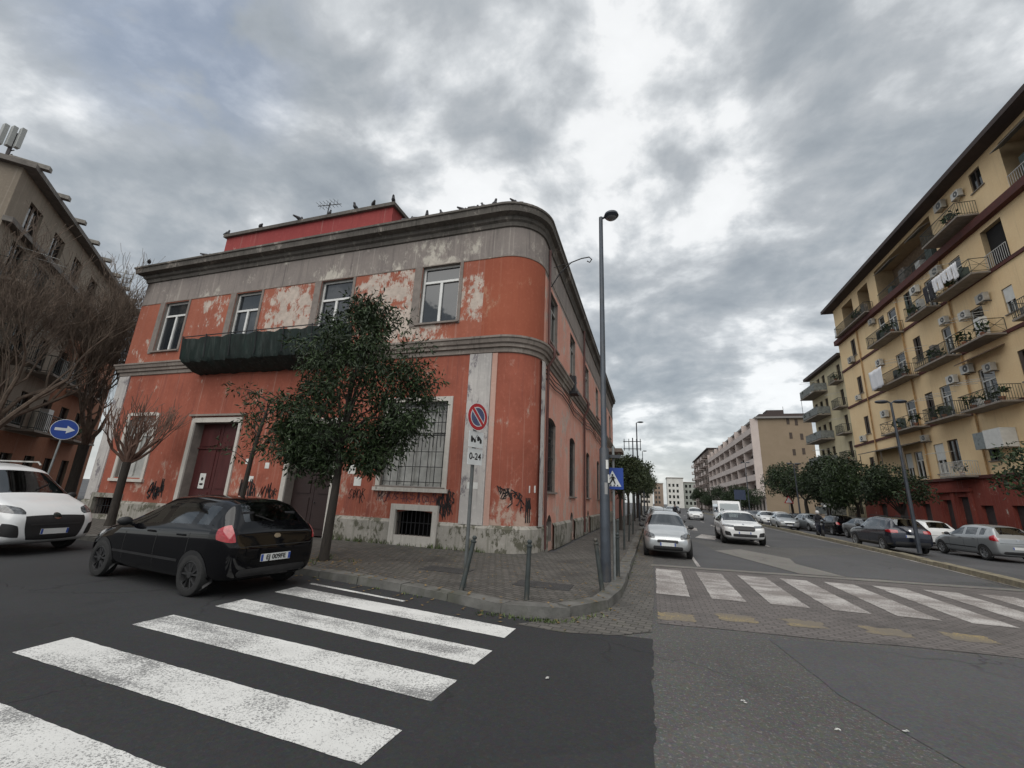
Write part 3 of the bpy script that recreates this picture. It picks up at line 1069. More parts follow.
# corner pilaster with flaked face, grey run at the far side of the curve
b = MB()
b.fbox(FF, -5.72, -4.92, 0, .05, .88, 6.44)
b.build('pilaster', M_pilaster, red)
b = MB()
b.fbox(FF, -23.69, -22.98, 0, .05, .88, 6.44)
b.build('pilaster', M_pilaster, red)
b = MB()
b.fbox(FF, -4.9, -4.72, 0, .03, .88, 6.44)
b.build('pilaster_edge', plaster('pilaster_pink', (.5, .3, .24), (.58, .4, .34), .3), red)
b = MB()
arcp = [ARC[k] for k in (10, 11, 12)]
b.sweep(arcp, [(0, .88), (.1, .88), (.1, 6.4), (0, 6.4)])
b.build('pilaster', M_pilaster, red)
# pipes and cables
b = MB()
b.tube([FS.P(14.35, .1, .15), FS.P(14.35, .1, 6.4), FS.P(14.35, .32, 6.75), FS.P(14.35, .32, 7.05), FS.P(14.35, .1, 7.3), FS.P(14.35, .08, 11.2)], .05, 8)
b.build('drainpipe', M_pipe, red, smooth=True)
b = MB()
b.tube([FS.P(23.35, .12, .15), FS.P(23.35, .12, 6.3), FS.P(23.35, .34, 6.7), FS.P(23.35, .34, 7.05), FS.P(23.35, .12, 7.4), FS.P(23.35, .12, 11.4)], .06, 8)
b.build('drainpipe', M_pipe, red, smooth=True)
b = MB()
b.tube([FS.P(31.0 + 2.6, .12, .15), FS.P(33.6, .12, 6.3), FS.P(33.6, .34, 6.8), FS.P(33.6, .12, 7.3), FS.P(33.6, .12, 11.4)], .07, 8)
b.build('drainpipe', M_pipegrey, red, smooth=True)
b = MB()
for z, s in ((6.25, .1), (6.1, .05), (5.9, .12)):
    pts = [FS.P(14.2 + k * 1.5, .06, z + s * math.sin(k * .9) - .12 * (k % 3 == 1)) for k in range(20)]
    b.tube(pts, .02, 5)
b.build('cable', M_iron, red)
b = MB()
b.box(-3.42, -3.12, 19.0, 19.3, 6.6, 7.4)
b.box(-3.45, -3.0, 18.85, 19.45, 6.5, 6.6)
b.build('junction_box', M_iron, red)
# curved wall bracket
b = MB()
b.tube([FS.P(14.9, .02, 9.9), FS.P(14.95, .35, 10.5), FS.P(15.0, .8, 10.95), FS.P(15.05, 1.2, 11.1), FS.P(15.05, 1.5, 11.12), FS.P(15.05, 1.6, 11.0), FS.P(15.05, 1.52, 10.88), FS.P(15.05, 1.42, 10.95)], .025, 6)
b.tube([FS.P(15.0, .8, 10.95), FS.P(14.9, .1, 10.75)], .012, 5)
b.build('wall_bracket', M_iron, red, smooth=True)
# flat canopy over the far side entrance
b = MB()
b.fbox(FS, 37.4, 40.2, .02, 1.3, 5.9, 6.2)
b.build('entrance_canopy', M_mould, red)
# stickers and scribbles on the wall
def scribble(parent, fr, u, z, w, h, n, rad, m, seed, woff=.006, name='graffiti'):
    """a tag: letter-like strokes of different height and slant"""
    r_ = random.Random(seed)
    b = MB()
    for k in range(n * 2):
        cu, cz = u + w * (k + .5) / (n * 2) + r_.uniform(-.05, .05) * w, z + h * r_.uniform(.3, .65)
        lw, lh = w / n * r_.uniform(.5, .95), h * r_.uniform(.35, .95)
        kind = r_.randrange(4)
        sl = r_.uniform(-.25, .35)
        if kind == 0:
            st = [(-.4, -.5), (-.1, .5), (.15, -.2), (.4, .5), (.5, -.5)]
        elif kind == 1:
            st = [(.4, .35), (0, .5), (-.4, .1), (.3, -.15), (.2, -.5), (-.4, -.4)]
        elif kind == 2:
            st = [(-.3, -.5), (-.3, .5), (.35, .3), (-.2, .05), (.45, -.5)]
        else:
            st = [(.0, .5), (-.45, .1), (-.2, -.5), (.4, -.3), (.35, .3), (-.1, .45)]
        pts = [fr.P(cu + lw * (x + sl * y) + r_.uniform(-.02, .02) * w, woff, cz + lh * y + r_.uniform(-.05, .05) * h) for x, y in st]
        b.tube(pts, rad * r_.uniform(.7, 1.2), 4)
    return b.build(name, m, parent)


scribble(red, FF, -6.55, 1.2, .62, .85, 4, .02, M_graffiti, 4)
scribble(red, FF, -6.5, 1.0, .5, .55, 3, .016, M_graffiti, 44)
scribble(red, FF, -14.95, 1.1, .85, .95, 4, .022, M_graffiti, 9)
scribble(red, FF, -13.9, 1.1, .8, .8, 3, .02, M_graffiti, 12)
scribble(red, FF, -19.9, 1.0, .9, .8, 4, .03, M_graffiti, 15)
scribble(red, FF, -8.8, 1.42, 2.2, .38, 9, .01, M_graffiti2, 5)
scribble(red, FF, -9.9, 1.35, .6, .5, 3, .012, M_graffiti, 21)
b = MB()
r_ = random.Random(41)
for kk in range(11):
    a0, z0 = -math.pi / 2 + .22 + kk * .075 + r_.uniform(-.03, .03), 1.95 - kk * .05 + r_.uniform(-.12, .12)
    pts = [(a0, z0)]
    for j in range(5):
        pts.append((a0 + r_.uniform(-.1, .12), z0 + r_.uniform(-.26, .24)))
    b.tube([(-4.7 + 1.257 * math.cos(a), 13.95 + 1.257 * math.sin(a), z) for a, z in pts], .02, 4)
a = -math.pi / 2 + .98
for da in (-.06, 0, .06):
    b.tube([(-4.7 + 1.257 * math.cos(a + da), 13.95 + 1.257 * math.sin(a + da), z) for z in (1.0, 1.3, 1.6, 1.75)], .02, 4)
b.build('graffiti', M_graffiti, red)
for (u, z, w, h) in ((-5.5, 1.95, .36, .2), (-10.1, 2.3, .3, .35), (-9.8, 1.9, .3, .3), (-14.6, 1.9, .25, .2), (-13.9, 2.4, .2, .22), (-14.9, 2.55, .18, .2)):
    b = MB()
    b.fbox(FF, u, u + w, .052 if u > -5.7 else .004, .055 if u > -5.7 else .007, z, z + h)
    b.build('poster', M_paper, red)
b = MB()
a0 = -math.pi / 2 + 1.0
b.quad(*[(-4.7 + 1.256 * math.cos(a0 + da), 13.95 + 1.256 * math.sin(a0 + da), z) for da, z in ((0, 1.9), (.26, 1.92), (.26, 2.14), (0, 2.12))])
b.build('poster', M_paper, red)
# balcony wrapped in green debris netting
bal = MB()
npro = [(.02, 6.3), (.35, 6.35), (.85, 6.62), (.92, 6.76), (1.02, 7.62), (.96, 7.66), (.88, 6.8), (.02, 6.76)]
us_ = [-18.55 + k * .15 for k in range(58)]
basei = len(bal.v)
rn = random.Random(5)
for k, u in enumerate(us_):
    j = rn.uniform(-.03, .03)
    for w, z in npro:
        sag = -.07 * math.sin(math.pi * ((u + 18.55) % 1.35) / 1.35) if z > 7 else rn.uniform(-.04, .02)
        fold = .05 * math.sin(u * 9.3 + z * .8) + .03 * math.sin(u * 23 + 1.7 * z) + rn.uniform(-.012, .012)
        bal.v.append(tuple(FF.P(u, w + (j * .4 + fold if w > .5 else 0), z + sag)))
n = len(npro)
for i in range(len(us_) - 1):
    for j in range(n):
        a = basei + i * n + j
        c = basei + i * n + (j + 1) % n
        bal.f.append((a, a + n, c + n, c))
        bal.m.append(0)
for i in (0, len(us_) - 1):
    bal.f.append(tuple(basei + i * n + j for j in range(n)))
    bal.m.append(0)
balo = bal.build('balcony', M_net, red, smooth=30)
b = MB()
for u in us_[::9]:
    b.tube([FF.P(u, .95, 6.74), FF.P(u, 1.04, 7.72)], .02, 5)
b.tube([FF.P(us_[0], 1.02, 7.68), FF.P(us_[-1], 1.02, 7.68)], .022, 5)
b.build('railing', M_iron, balo)

# roof aerial on the attic
an = thing('roof_aerial', 'thin television aerial standing on the red attic roof', 'aerial', (-14.4, 13.9, 13.85))
b = MB()
b.tube([(-14.4, 13.9, 13.83), (-14.3, 13.9, 15.2)], .025, 6)
b.tube([(-14.4, 13.9, 13.83), (-13.9, 13.9, 13.85), (-14.3, 13.9, 14.5)], .015, 5)
b.build('mast', M_iron, an)
b = MB()
b.tube([(-14.9, 13.8, 15.05), (-13.7, 14.0, 15.1)], .018, 5)
for k in range(6):
    x = -14.8 + k * .2
    b.tube([(x, 13.55, 15.06), (x, 14.15, 15.08)], .01, 4)
    b.tube([(x, 13.85, 14.9), (x, 13.85, 15.25)], .01, 4)
b.build('antenna', M_iron, an)

# pigeons along the roof edges
M_pig = mat('pigeon_grey', (.07, .07, .078), .7, var=.4, scale=20)
pg = MB()
pg.ell((0, 0, .1), (.14, .07, .075), 10)
pg.ell((.1, 0, .2), (.045, .04, .05), 8)
pg.tube([(.06, 0, .12), (.1, 0, .19)], [.055, .04], 8)
pg.tube([(-.1, 0, .1), (-.26, 0, .07)], [.05, .03], 6)
pg.tube([(.135, 0, .2), (.175, 0, .192)], [.012, .004], 5)
pg.tube([(.0, .025, .05), (.01, .025, 0)], .008, 4)
pg.tube([(.0, -.025, .05), (.01, -.025, 0)], .008, 4)
pmesh = pg.mesh('pigeon', M_pig, True)
PIG = [(-23.1, 12.15, 12.07, 'pigeon at the far left end of the red building cornice'), (-9.9, 12.9, 13.58, 'pigeon on the right end of the red attic coping'),
       (-10.9, 12.9, 13.58, 'pigeon second from the right end of the attic coping'), (-11.8, 12.9, 13.58, 'pigeon in the middle of the attic coping right of the aerial'),
       (-15.6, 13.7, 13.85, 'pigeon on the raised attic hump left of the aerial'), (-17.2, 12.9, 13.58, 'pigeon left of the raised attic hump'), (-19.3, 12.9, 13.58, 'pigeon on the left end of the attic coping'),
       (-9.3, 12.92, 12.5, 'pigeon on the parapet just right of the attic end'), (-8.8, 12.92, 12.5, 'pigeon second right of the attic end on the parapet'),
       (-7.5, 12.92, 12.5, 'pigeon above the right hand window of the facade'), (-6.6, 12.92, 12.5, 'pigeon halfway between the attic and the rounded corner'),
       (-6.1, 12.92, 12.5, 'pigeon two places left of the rounded corner'), (-5.3, 12.92, 12.5, 'pigeon just left of the rounded roof corner'),
       (-4.5, 12.95, 12.5, 'pigeon sitting on the rounded roof corner'), (-8.2, 12.92, 12.5, 'pigeon third right of the attic end on the parapet'), (-5.7, 12.92, 12.5, 'pigeon second left of the rounded roof corner'), (-14.9, 12.9, 13.58, 'pigeon on the attic coping just left of the aerial'), (-13.2, 12.9, 13.58, 'pigeon on the attic coping just right of the aerial'), (-20.4, 12.95, 12.52, 'pigeon on the low parapet left of the attic')]
for k, (x, y, z, lb) in enumerate(PIG):
    o = bpy.data.objects.new('pigeon', pmesh)
    COL.objects.link(o)
    o.location = (x, y, z)
    o.rotation_euler = (0, 0, rn.uniform(0, 6.28))
    s = rn.uniform(.95, 1.25)
    o.scale = (s, s, s)
    tag(o, lb, 'pigeon', 'pigeons perched along the roof edge')

# ------------------------------------------------------------------ vehicles
def carpaint(name, col, metal=.0, rough=.28):
    if name in MC:
        return MC[name]
    m = bpy.data.materials.new(name)
    m.use_nodes = True
    t = NT(m.node_tree)
    b = t.n['Principled BSDF']
    p = t.obj()
    f = t.noise(p, 3, 5, .6)
    c = t.ramp(f, [(.3, tuple(k * .93 for k in col)), (.7, col)])
    z = t.sep(p)[2]
    g = t.m('MULTIPLY', t.step(t.m('ADD', z, t.m('MULTIPLY', f, .35)), .72, .3), .02 if max(col) < .05 else .4)
    c = t.mix(g, c, (.12, .11, .1))
    inner = t.node('ShaderNodeNewGeometry').outputs['Backfacing']     # cabin trim on the shell's inner side
    c = t.mix(inner, c, (.03, .03, .032))
    t.put(b.inputs['Base Color'], c)
    b.inputs['Metallic'].default_value = metal
    t.put(b.inputs['Roughness'], t.m('ADD', t.m('MULTIPLY', g, .5), rough))
    b.inputs['Coat Weight'].default_value = .25 if max(col) < .02 else .6
    if max(col) < .02:
        b.inputs['Specular IOR Level'].default_value = .3
    b.inputs['Coat Roughness'].default_value = .02
    MC[name] = m
    return m


def seethrough(name, tint, mixf):
    m = bpy.data.materials.new(name)
    m.use_nodes = True
    t = NT(m.node_tree)
    t.n.clear()
    out = t.node('ShaderNodeOutputMaterial')
    gl = t.node('ShaderNodeBsdfGlossy')
    gl.inputs['Roughness'].default_value = .03
    gl.inputs['Color'].default_value = (.9, .95, 1, 1)
    tr = t.node('ShaderNodeBsdfTransparent')
    tr.inputs['Color'].default_value = (*tint, 1)
    fr = t.node('ShaderNodeFresnel')
    fr.inputs['IOR'].default_value = 1.5
    mx = t.node('ShaderNodeMixShader')
    t.put(mx.inputs[0], t.m('ADD', t.m('MULTIPLY', fr.outputs[0], 1.2), mixf, True))
    t.l.new(tr.outputs[0], mx.inputs[1])
    t.l.new(gl.outputs[0], mx.inputs[2])
    t.l.new(mx.outputs[0], out.inputs[0])
    return m


M_carglass = seethrough('car_glass', (.42, .46, .46), .05)
M_seat = mat('seat_fabric', (.03, .03, .033), .85, var=.3, scale=8)
M_tyre = mat('tyre_rubber', (.018, .018, .018), .85, var=.3, scale=20)
M_rim = mat('rim_alloy', (.42, .43, .44), .35, .8, var=.15)
M_rimdark = mat('rim_dark', (.06, .06, .062), .4, .5)
M_blackpl = mat('black_plastic', (.018, .018, .019), .55, var=.2, scale=10)
M_lamp_clear = mat('lamp_clear', (.09, .095, .1), .08, 0, var=.85, scale=16, coat=1)
M_lamp_red = mat('lamp_red', (.3, .006, .012), .12, 0, var=.25, scale=14, coat=1)
M_chrome = mat('chrome', (.6, .6, .6), .12, 1.0)
M_plate = mat('number_plate', (.62, .63, .62), .5, var=.08)
M_plateblue = mat('plate_blue', (.03, .07, .3), .5)
M_ink = mat('ink_black', (.015, .015, .015), .7)


def interp(st, x):
    for a, b in zip(st, st[1:]):
        if a[0] >= x >= b[0]:
            t = (a[0] - x) / (a[0] - b[0]) if a[0] != b[0] else 0
            return tuple(a[k] * (1 - t) + b[k] * t for k in range(len(a)))
    return st[-1]


def ring(s):
    x, zb, w, zbelt, zr, wr = s
    zm = zb + (zbelt - zb) * .55
    wr = min(wr, w * .96)
    return [(x, 0, zb), (x, w * .8, zb), (x, w * .965, zb + .07), (x, w, zm), (x, w * .985, zbelt - .07), (x, w * .945, zbelt),
            (x, wr + (w * .945 - wr) * .12, zr - (zr - zbelt) * .16), (x, wr * .8, zr - .012 - (zr - zbelt) * .02), (x, wr * .45, zr), (x, 0, zr + .004)]


def text_mesh(s, size):
    cu = bpy.data.curves.new('txt', 'FONT')
    cu.body = s
    cu.size = size
    cu.align_x, cu.align_y = 'CENTER', 'CENTER'
    cu.extrude = .0015
    cu.offset = size * .02
    o = bpy.data.objects.new('txt', cu)
    COL.objects.link(o)
    dg = bpy.context.evaluated_depsgraph_get()
    me = bpy.data.meshes.new_from_object(o.evaluated_get(dg))
    bpy.data.objects.remove(o)
    return me


def put_text(name, s, size, m, parent, loc, xdir, ydir):
    me = text_mesh(s, size)
    me.materials.clear()
    me.materials.append(m)
    x, y = Vector(xdir).normalized(), Vector(ydir).normalized()
    z = x.cross(y)
    M4 = Matrix(((x.x, y.x, z.x, loc[0]), (x.y, y.y, z.y, loc[1]), (x.z, y.z, z.z, loc[2]), (0, 0, 0, 1)))
    me.transform(M4)
    if parent is not None and parent.name in BASE:
        sx, sy, sz = BASE[parent.name]
        me.transform(Matrix.Translation((-sx, -sy, -sz)))
    o = bpy.data.objects.new(name, me)
    COL.objects.link(o)
    o.parent = parent
    return o


class Car:
    """shell lofted from stations, smoothed, panes split off; lamps, grilles and trim are laid on the shell by ray casting"""
    def __init__(s, name, st, screen, rearw, sides, wheels, wr, extra_x=(), twid=.19):
        s.name = name
        s.root = thing(name, 'x', 'car', (0, 0, 0), worldc=False)
        xs = sorted({a[0] for a in st} | set(screen) | set(rearw) | {x for p in sides for x in p} | set(extra_x), reverse=True)
        full = [interp(st, x) for x in xs]
        R_ = [ring(q) for q in full]
        n = len(R_[0])
        bm = bmesh.new()
        V = []
        for r in R_:
            left = [bm.verts.new(p) for p in r]
            right = [left[0]] + [bm.verts.new((p[0], -p[1], p[2])) for p in r[1:-1]] + [left[-1]]
            V.append((left, right))

        def inside(a, b, iv):
            return iv[0] + 1e-6 >= a and b >= iv[1] - 1e-6
        for i in range(len(xs) - 1):
            a, b = xs[i], xs[i + 1]
            for sd in (0, 1):
                A, B = V[i][sd], V[i + 1][sd]
                for j in range(n - 1):
                    vs = (A[j], B[j], B[j + 1], A[j + 1])
                    f = bm.faces.new(vs if sd == 0 else vs[::-1])
                    mi = 0
                    if j == 5:
                        for k, iv in enumerate(sides):
                            if inside(a, b, iv):
                                mi = 3 + k * 2 + sd
                    if j >= 6 and j <= 8:
                        if inside(a, b, screen) and j >= 7 or (inside(a, b, screen) and j == 6):
                            mi = 1
                        if inside(a, b, rearw) and j >= 7:
                            mi = 2
                    if j == 0:
                        mi = 0
                    f.material_index = mi
        for i, rev in ((0, False), (len(xs) - 1, True)):
            L, Rr = V[i]
            for j in range(n - 1):
                if j == 0:
                    f = (L[0], L[1], Rr[1])
                elif j == n - 2:
                    f = (L[j], L[j + 1], Rr[j])
                else:
                    f = (L[j], L[j + 1], Rr[j + 1], Rr[j])
                bm.faces.new(f if not rev else f[::-1])
        bmesh.ops.recalc_face_normals(bm, faces=bm.faces)
        me = bpy.data.meshes.new('shell')
        bm.to_mesh(me)
        bm.free()
        o = bpy.data.objects.new('shell', me)
        for k in range(3 + 2 * len(sides)):
            me.materials.append(M_blackpl)
        COL.objects.link(o)
        md = o.modifiers.new('s', 'SUBSURF')
        md.levels = md.render_levels = 2
        dg = bpy.context.evaluated_depsgraph_get()
        ev = bpy.data.meshes.new_from_object(o.evaluated_get(dg))
        bpy.data.objects.remove(o)
        s.bvh = BVHTree.FromPolygons([tuple(v.co) for v in ev.vertices], [tuple(p.vertices) for p in ev.polygons])
        names = {0: 'body', 1: 'windshield', 2: 'rear_window'}
        co = [tuple(v.co) for v in ev.vertices]
        for mi in range(3 + 2 * len(sides)):
            P = [p for p in ev.polygons if p.material_index == mi]
            if not P:
                continue
            idx = {}
            vv, ff = [], []
            for p in P:
                q = []
                for v in p.vertices:
                    if v not in idx:
                        idx[v] = len(vv)
                        vv.append(co[v])
                    q.append(idx[v])
                ff.append(q)
            m2 = bpy.data.meshes.new(names.get(mi, 'side_window'))
            m2.from_pydata(vv, [], ff)
            m2.materials.append(M_blackpl if mi == 0 else M_carglass)
            m2.polygons.foreach_set('use_smooth', [True] * len(m2.polygons))
            ob = bpy.data.objects.new(names.get(mi, 'side_window'), m2)
            COL.objects.link(ob)
            ob.parent = s.root
            if mi == 0:
                s.body = ob
        s.W = max(a[2] for a in st)
        H_ = max(a[4] for a in st)
        for (x0, dx, ys) in ((-.1, .5, (.36, -.36)), (-.95, .5, (.38, -.38))):
            for yy in ys:
                b = MB()
                b.hexa([(x0 - dx, yy - .22, .4), (x0, yy - .22, .4), (x0, yy + .22, .4), (x0 - dx, yy + .22, .4), (x0 - dx, yy - .21, .56), (x0, yy - .21, .58), (x0, yy + .21, .58), (x0 - dx, yy + .21, .56)])
                b.hexa([(x0 - dx - .08, yy - .21, .5), (x0 - dx + .06, yy - .21, .5), (x0 - dx + .06, yy + .21, .5), (x0 - dx - .08, yy + .21, .5), (x0 - dx - .2, yy - .17, H_ - .42), (x0 - dx - .1, yy - .17, H_ - .42), (x0 - dx - .1, yy + .17, H_ - .42), (x0 - dx - .2, yy + .17, H_ - .42)])
                b.hexa([(x0 - dx - .2, yy - .1, H_ - .42), (x0 - dx - .11, yy - .1, H_ - .42), (x0 - dx - .11, yy + .1, H_ - .42), (x0 - dx - .2, yy + .1, H_ - .42), (x0 - dx - .22, yy - .09, H_ - .24), (x0 - dx - .14, yy - .09, H_ - .24), (x0 - dx - .14, yy + .09, H_ - .24), (x0 - dx - .22, yy + .09, H_ - .24)])
                b.build('seat', M_seat, s.root)
        sx_ = screen[0]
        zb_ = interp(st, sx_)[3]
        b = MB()
        b.hexa([(sx_ - .75, -s.W * .8, zb_ - .3), (sx_ - .05, -s.W * .8, zb_ - .3), (sx_ - .05, s.W * .8, zb_ - .3), (sx_ - .75, s.W * .8, zb_ - .3), (sx_ - .62, -s.W * .78, zb_ - .02), (sx_ - .1, -s.W * .74, zb_ - .03), (sx_ - .1, s.W * .74, zb_ - .03), (sx_ - .62, s.W * .78, zb_ - .02)])
        b.build('dashboard', M_seat, s.root)
        b = MB()
        cw = Vector((sx_ - .78, .36, zb_ + .02))
        b.tube([cw + Vector((.06 * math.cos(a) * .5, .17 * math.sin(a), .17 * math.cos(a))) for a in [k * math.pi / 6 for k in range(13)]], .016, 5)
        b.build('steering_wheel', M_seat, s.root)
        s.wheels = wheels
        for xw in wheels:
            for sd in (1, -1):
                s.disc('wheel_arch', xw, wr + .01, wr * 1.14, sd, M_blackpl)
                s.wheel(xw, wr, sd, twid)

    def hit(s, o, d):
        h = s.bvh.ray_cast(Vector(o), Vector(d))
        return h[0]

    def disc(s, name, xw, z, r, sd, m):
        b = MB()
        cen = []
        n = 24
        rings = []
        for rr in (r, r * .6, .02):
            row = []
            for k in range(n):
                t = 2 * math.pi * k / n
                x, zz = xw + rr * math.cos(t), max(.1, z + rr * math.sin(t))
                h = s.hit((x, sd * 3, zz), (0, -sd, 0))
                y = h.y if h and abs(h.y) > s.W * .7 else sd * s.W * .93
                row.append((x, y + sd * .006, zz))
            rings.append(row)
        for A, B in zip(rings, rings[1:]):
            for k in range(n):
                b.quad(A[k], A[(k + 1) % n], B[(k + 1) % n], B[k])
        o = b.build(name, m, s.root)
        return o

    def wheel(s, xw, r, sd, tw):
        y1 = sd * (s.W + .005)
        root = bpy.data.objects.new('wheel', None)
        COL.objects.link(root)
        root.parent = s.root
        root.location = (xw, y1 - sd * tw / 2, r)
        BASE[root.name] = (0, 0, 0)
        b = MB()
        h = tw / 2
        b.lathe((0, 0, 0), (0, sd, 0), [(-h, r * .7), (-h * .9, r * .94), (-h * .5, r), (h * .5, r), (h * .9, r * .95), (h, r * .86), (h * .95, r * .68), (h * .5, r * .64)], 28)
        b.build('tyre', M_tyre, root, smooth=45)
        b = MB()
        b.lathe((0, sd * h * .42, 0), (0, sd, 0), [(0, r * .64), (.004, .001)], 28, 1)
        b.lathe((0, sd * h * .3, 0), (0, sd, 0), [(0, r * .66), (h * .6, r * .68), (h * .62, r * .62), (h * .2, r * .6)], 28, 0)
        for k in range(5):
            t = 2 * math.pi * k / 5 + .3
            d = Vector((math.cos(t), 0, math.sin(t)))
            e = Vector((-math.sin(t), 0, math.cos(t)))
            for f in (-.16, .16):
                a = d * r * .1
                c = d * r * .62 + e * r * f
                q = Vector((0, sd, 0))
                w_ = e * r * .045
                b.hexa([a - w_ + q * h * .45, a + w_ + q * h * .45, c + w_ + q * h * .5, c - w_ + q * h * .5, a - w_ + q * h * .8, a + w_ + q * h * .8, c + w_ + q * h * .82, c - w_ + q * h * .82], 0)
        b.lathe((0, sd * h * .4, 0), (0, sd, 0), [(0, r * .16), (h * .5, r * .15), (h * .52, .001)], 12, 0)
        b.build('rim', [s.rimmat if hasattr(s, 'rimmat') else M_rim, M_blackpl], root, smooth=30)

    def patch(s, name, corners, d, m, n=8, off=.006, sq=0.0, parent=None, thick=False):
        """corners: 4 points (any 3D points well outside the shell along -d); sq>0 rounds the outline"""
        C4 = [Vector(c) for c in corners]
        d = Vector(d).normalized()
        b = MB()
        grid = []
        for i in range(n + 1):
            row = []
            for j in range(n + 1):
                u, v = i / n * 2 - 1, j / n * 2 - 1
                if sq:
                    uu = u * math.sqrt(1 - sq * v * v / 2)
                    vv = v * math.sqrt(1 - sq * u * u / 2)
                    u, v = uu, vv
                u, v = (u + 1) / 2, (v + 1) / 2
                p = (C4[0] * (1 - u) + C4[1] * u) * (1 - v) + (C4[3] * (1 - u) + C4[2] * u) * v
                h = s.hit(p - d * 3, d)
                row.append((h - d * off) if h else None)
            grid.append(row)
        for i in range(n):
            for j in range(n):
                q = (grid[i][j], grid[i + 1][j], grid[i + 1][j + 1], grid[i][j + 1])
                if all(q):
                    b.quad(*q)
        o = b.build(name, m, parent or s.root, smooth=True)
        return o

    def front(s, name, yz, m, **k):
        return s.patch(name, [(0, y, z) for y, z in yz], (-1, 0, 0), m, **k)

    def rear(s, name, yz, m, **k):
        return s.patch(name, [(0, y, z) for y, z in yz], (1, 0, 0), m, **k)

    def side(s, name, xz, sd, m, **k):
        return s.patch(name, [(x, 0, z) for x, z in xz], (0, -sd, 0), m, **k)

    def diag(s, name, pts, d, m, **k):
        return s.patch(name, pts, d, m, **k)

    def plate(s, front, z, txt=None, y=0):
        d = 1 if front else -1
        h = s.hit((d * 4, y, z), (-d, 0, 0))
        x = (h.x if h else d * 2) + d * .012
        b = MB()
        b.hexa([(x - .01 * d, y - .26, z - .055), (x, y - .26, z - .055), (x, y + .26, z - .055), (x - .01 * d, y + .26, z - .055), (x - .01 * d, y - .26, z + .055), (x, y - .26, z + .055), (x, y + .26, z + .055), (x - .01 * d, y + .26, z + .055)], 0)
        for e in (-1, 1):
            ya, yb = sorted((y + e * .26, y + e * .22))
            b.hexa([(x, ya, z - .05), (x + .002 * d, ya, z - .05), (x + .002 * d, yb, z - .05), (x, yb, z - .05), (x, ya, z + .05), (x + .002 * d, ya, z + .05), (x + .002 * d, yb, z + .05), (x, yb, z + .05)], 1)
        o = b.build('license_plate', [M_plate, M_plateblue], s.root)
        BASE[o.name] = (0, 0, 0)
        if txt:
            put_text('plate_lettering', txt, .1, M_ink, o, (x + .003 * d, y, z), (0, d, 0), (0, 0, 1))
        return o

    def mirrors(s, x, z, m=None, y=None):
        for sd in (1, -1):
            h = s.hit((x, sd * 3, z), (0, -sd, 0))
            y0 = h.y if h else sd * s.W * .9
            b = MB()
            b.ell((x, y0 + sd * .13, z + .05), (.06, .11, .075), 10)
            b.tube([(x + .02, y0 - sd * .01, z - .01), (x, y0 + sd * .08, z + .03)], [.03, .025], 6)
            b.build('mirror', m or M_blackpl, s.root, smooth=True)

    def handles(s, xs, z, m=None):
        for x in xs:
            for sd in (1, -1):
                h = s.hit((x, sd * 3, z), (0, -sd, 0))
                if h:
                    b = MB()
                    b.hexa([(x - .09, h.y - sd * .004, z - .015), (x + .09, h.y - sd * .004, z - .015), (x + .08, h.y + sd * .03, z - .012), (x - .08, h.y + sd * .03, z - .012), (x - .09, h.y - sd * .004, z + .015), (x + .09, h.y - sd * .004, z + .015), (x + .08, h.y + sd * .03, z + .012), (x - .08, h.y + sd * .03, z + .012)])
                    b.build('door_handle', m or s.body.data.materials[0], s.root)

    def gaps(s, xs, z0, z1, hood=None):
        for sd in (1, -1):
            for x in xs:
                s.side('door_gap', [(x - .006, z0), (x + .006, z0), (x + .006, z1), (x - .006, z1)], sd, M_ink, n=6, off=.002)

    def done(s):
        """keep the prototype as a tree that later gets copied"""
        return s


CARS = {}


def place_car(kind, paint, loc, deg, label, group=None, scale=1.0, cat='car', name='parked_car', extra=None):
    c = CARS[kind]
    if not c.get('used'):
        o = c['car'].root
        c['used'] = True
    else:
        o = dup(c['car'].root)
    o.name = name
    o.location = loc
    o.rotation_euler = (0, 0, R(deg))
    o.scale = scale if isinstance(scale, tuple) else (scale,) * 3
    o['label'] = label
    o['category'] = cat
    if group:
        o['group'] = group
    for ch in o.children:
        if ch.name.split('.')[0] in ('body', 'door_handle') or (ch.name.split('.')[0] == 'mirror' and ch.get('painted')):
            ch.material_slots[0].link = 'OBJECT'
            ch.material_slots[0].material = paint
    return o


def reg(kind, c):
    CARS[kind] = dict(car=c)


P_black = carpaint('paint_black', (.003, .003, .004), .0, .06)
P_white = carpaint('paint_white', (.74, .75, .75), 0, .25)
P_silver = carpaint('paint_silver', (.5, .52, .53), .65, .3)
P_blue = carpaint('paint_dark_blue', (.014, .018, .03), .3, .2)
P_grey = carpaint('paint_grey', (.12, .125, .13), .5, .3)
P_lgrey = carpaint('paint_light_grey', (.33, .35, .36), .5, .3)


def hatch_st(L=1.97, w=.84, h=1.49):
    return [(L, .34, .50, .50, .56, .42), (L - .05, .24, .70, .60, .68, .58), (L - .32, .19, w - .03, .735, .84, .64), (L - .85, .18, w, .845, .95, .66), (.92, .18, w, .90, 1.0, .67),
            (.78, .18, w, .905, 1.05, .66), (.06, .18, w, .93, h - .05, .565), (-.5, .18, w, .95, h, .57), (-1.25, .18, w, .985, h - .035, .56), (-1.52, .19, w, 1.0, h - .1, .55), (-L + .17, .22, w - .03, 1.02, 1.08, .64),
            (-L + .06, .26, w - .08, .9, .94, .62), (-L, .36, w - .16, .66, .69, .56)]


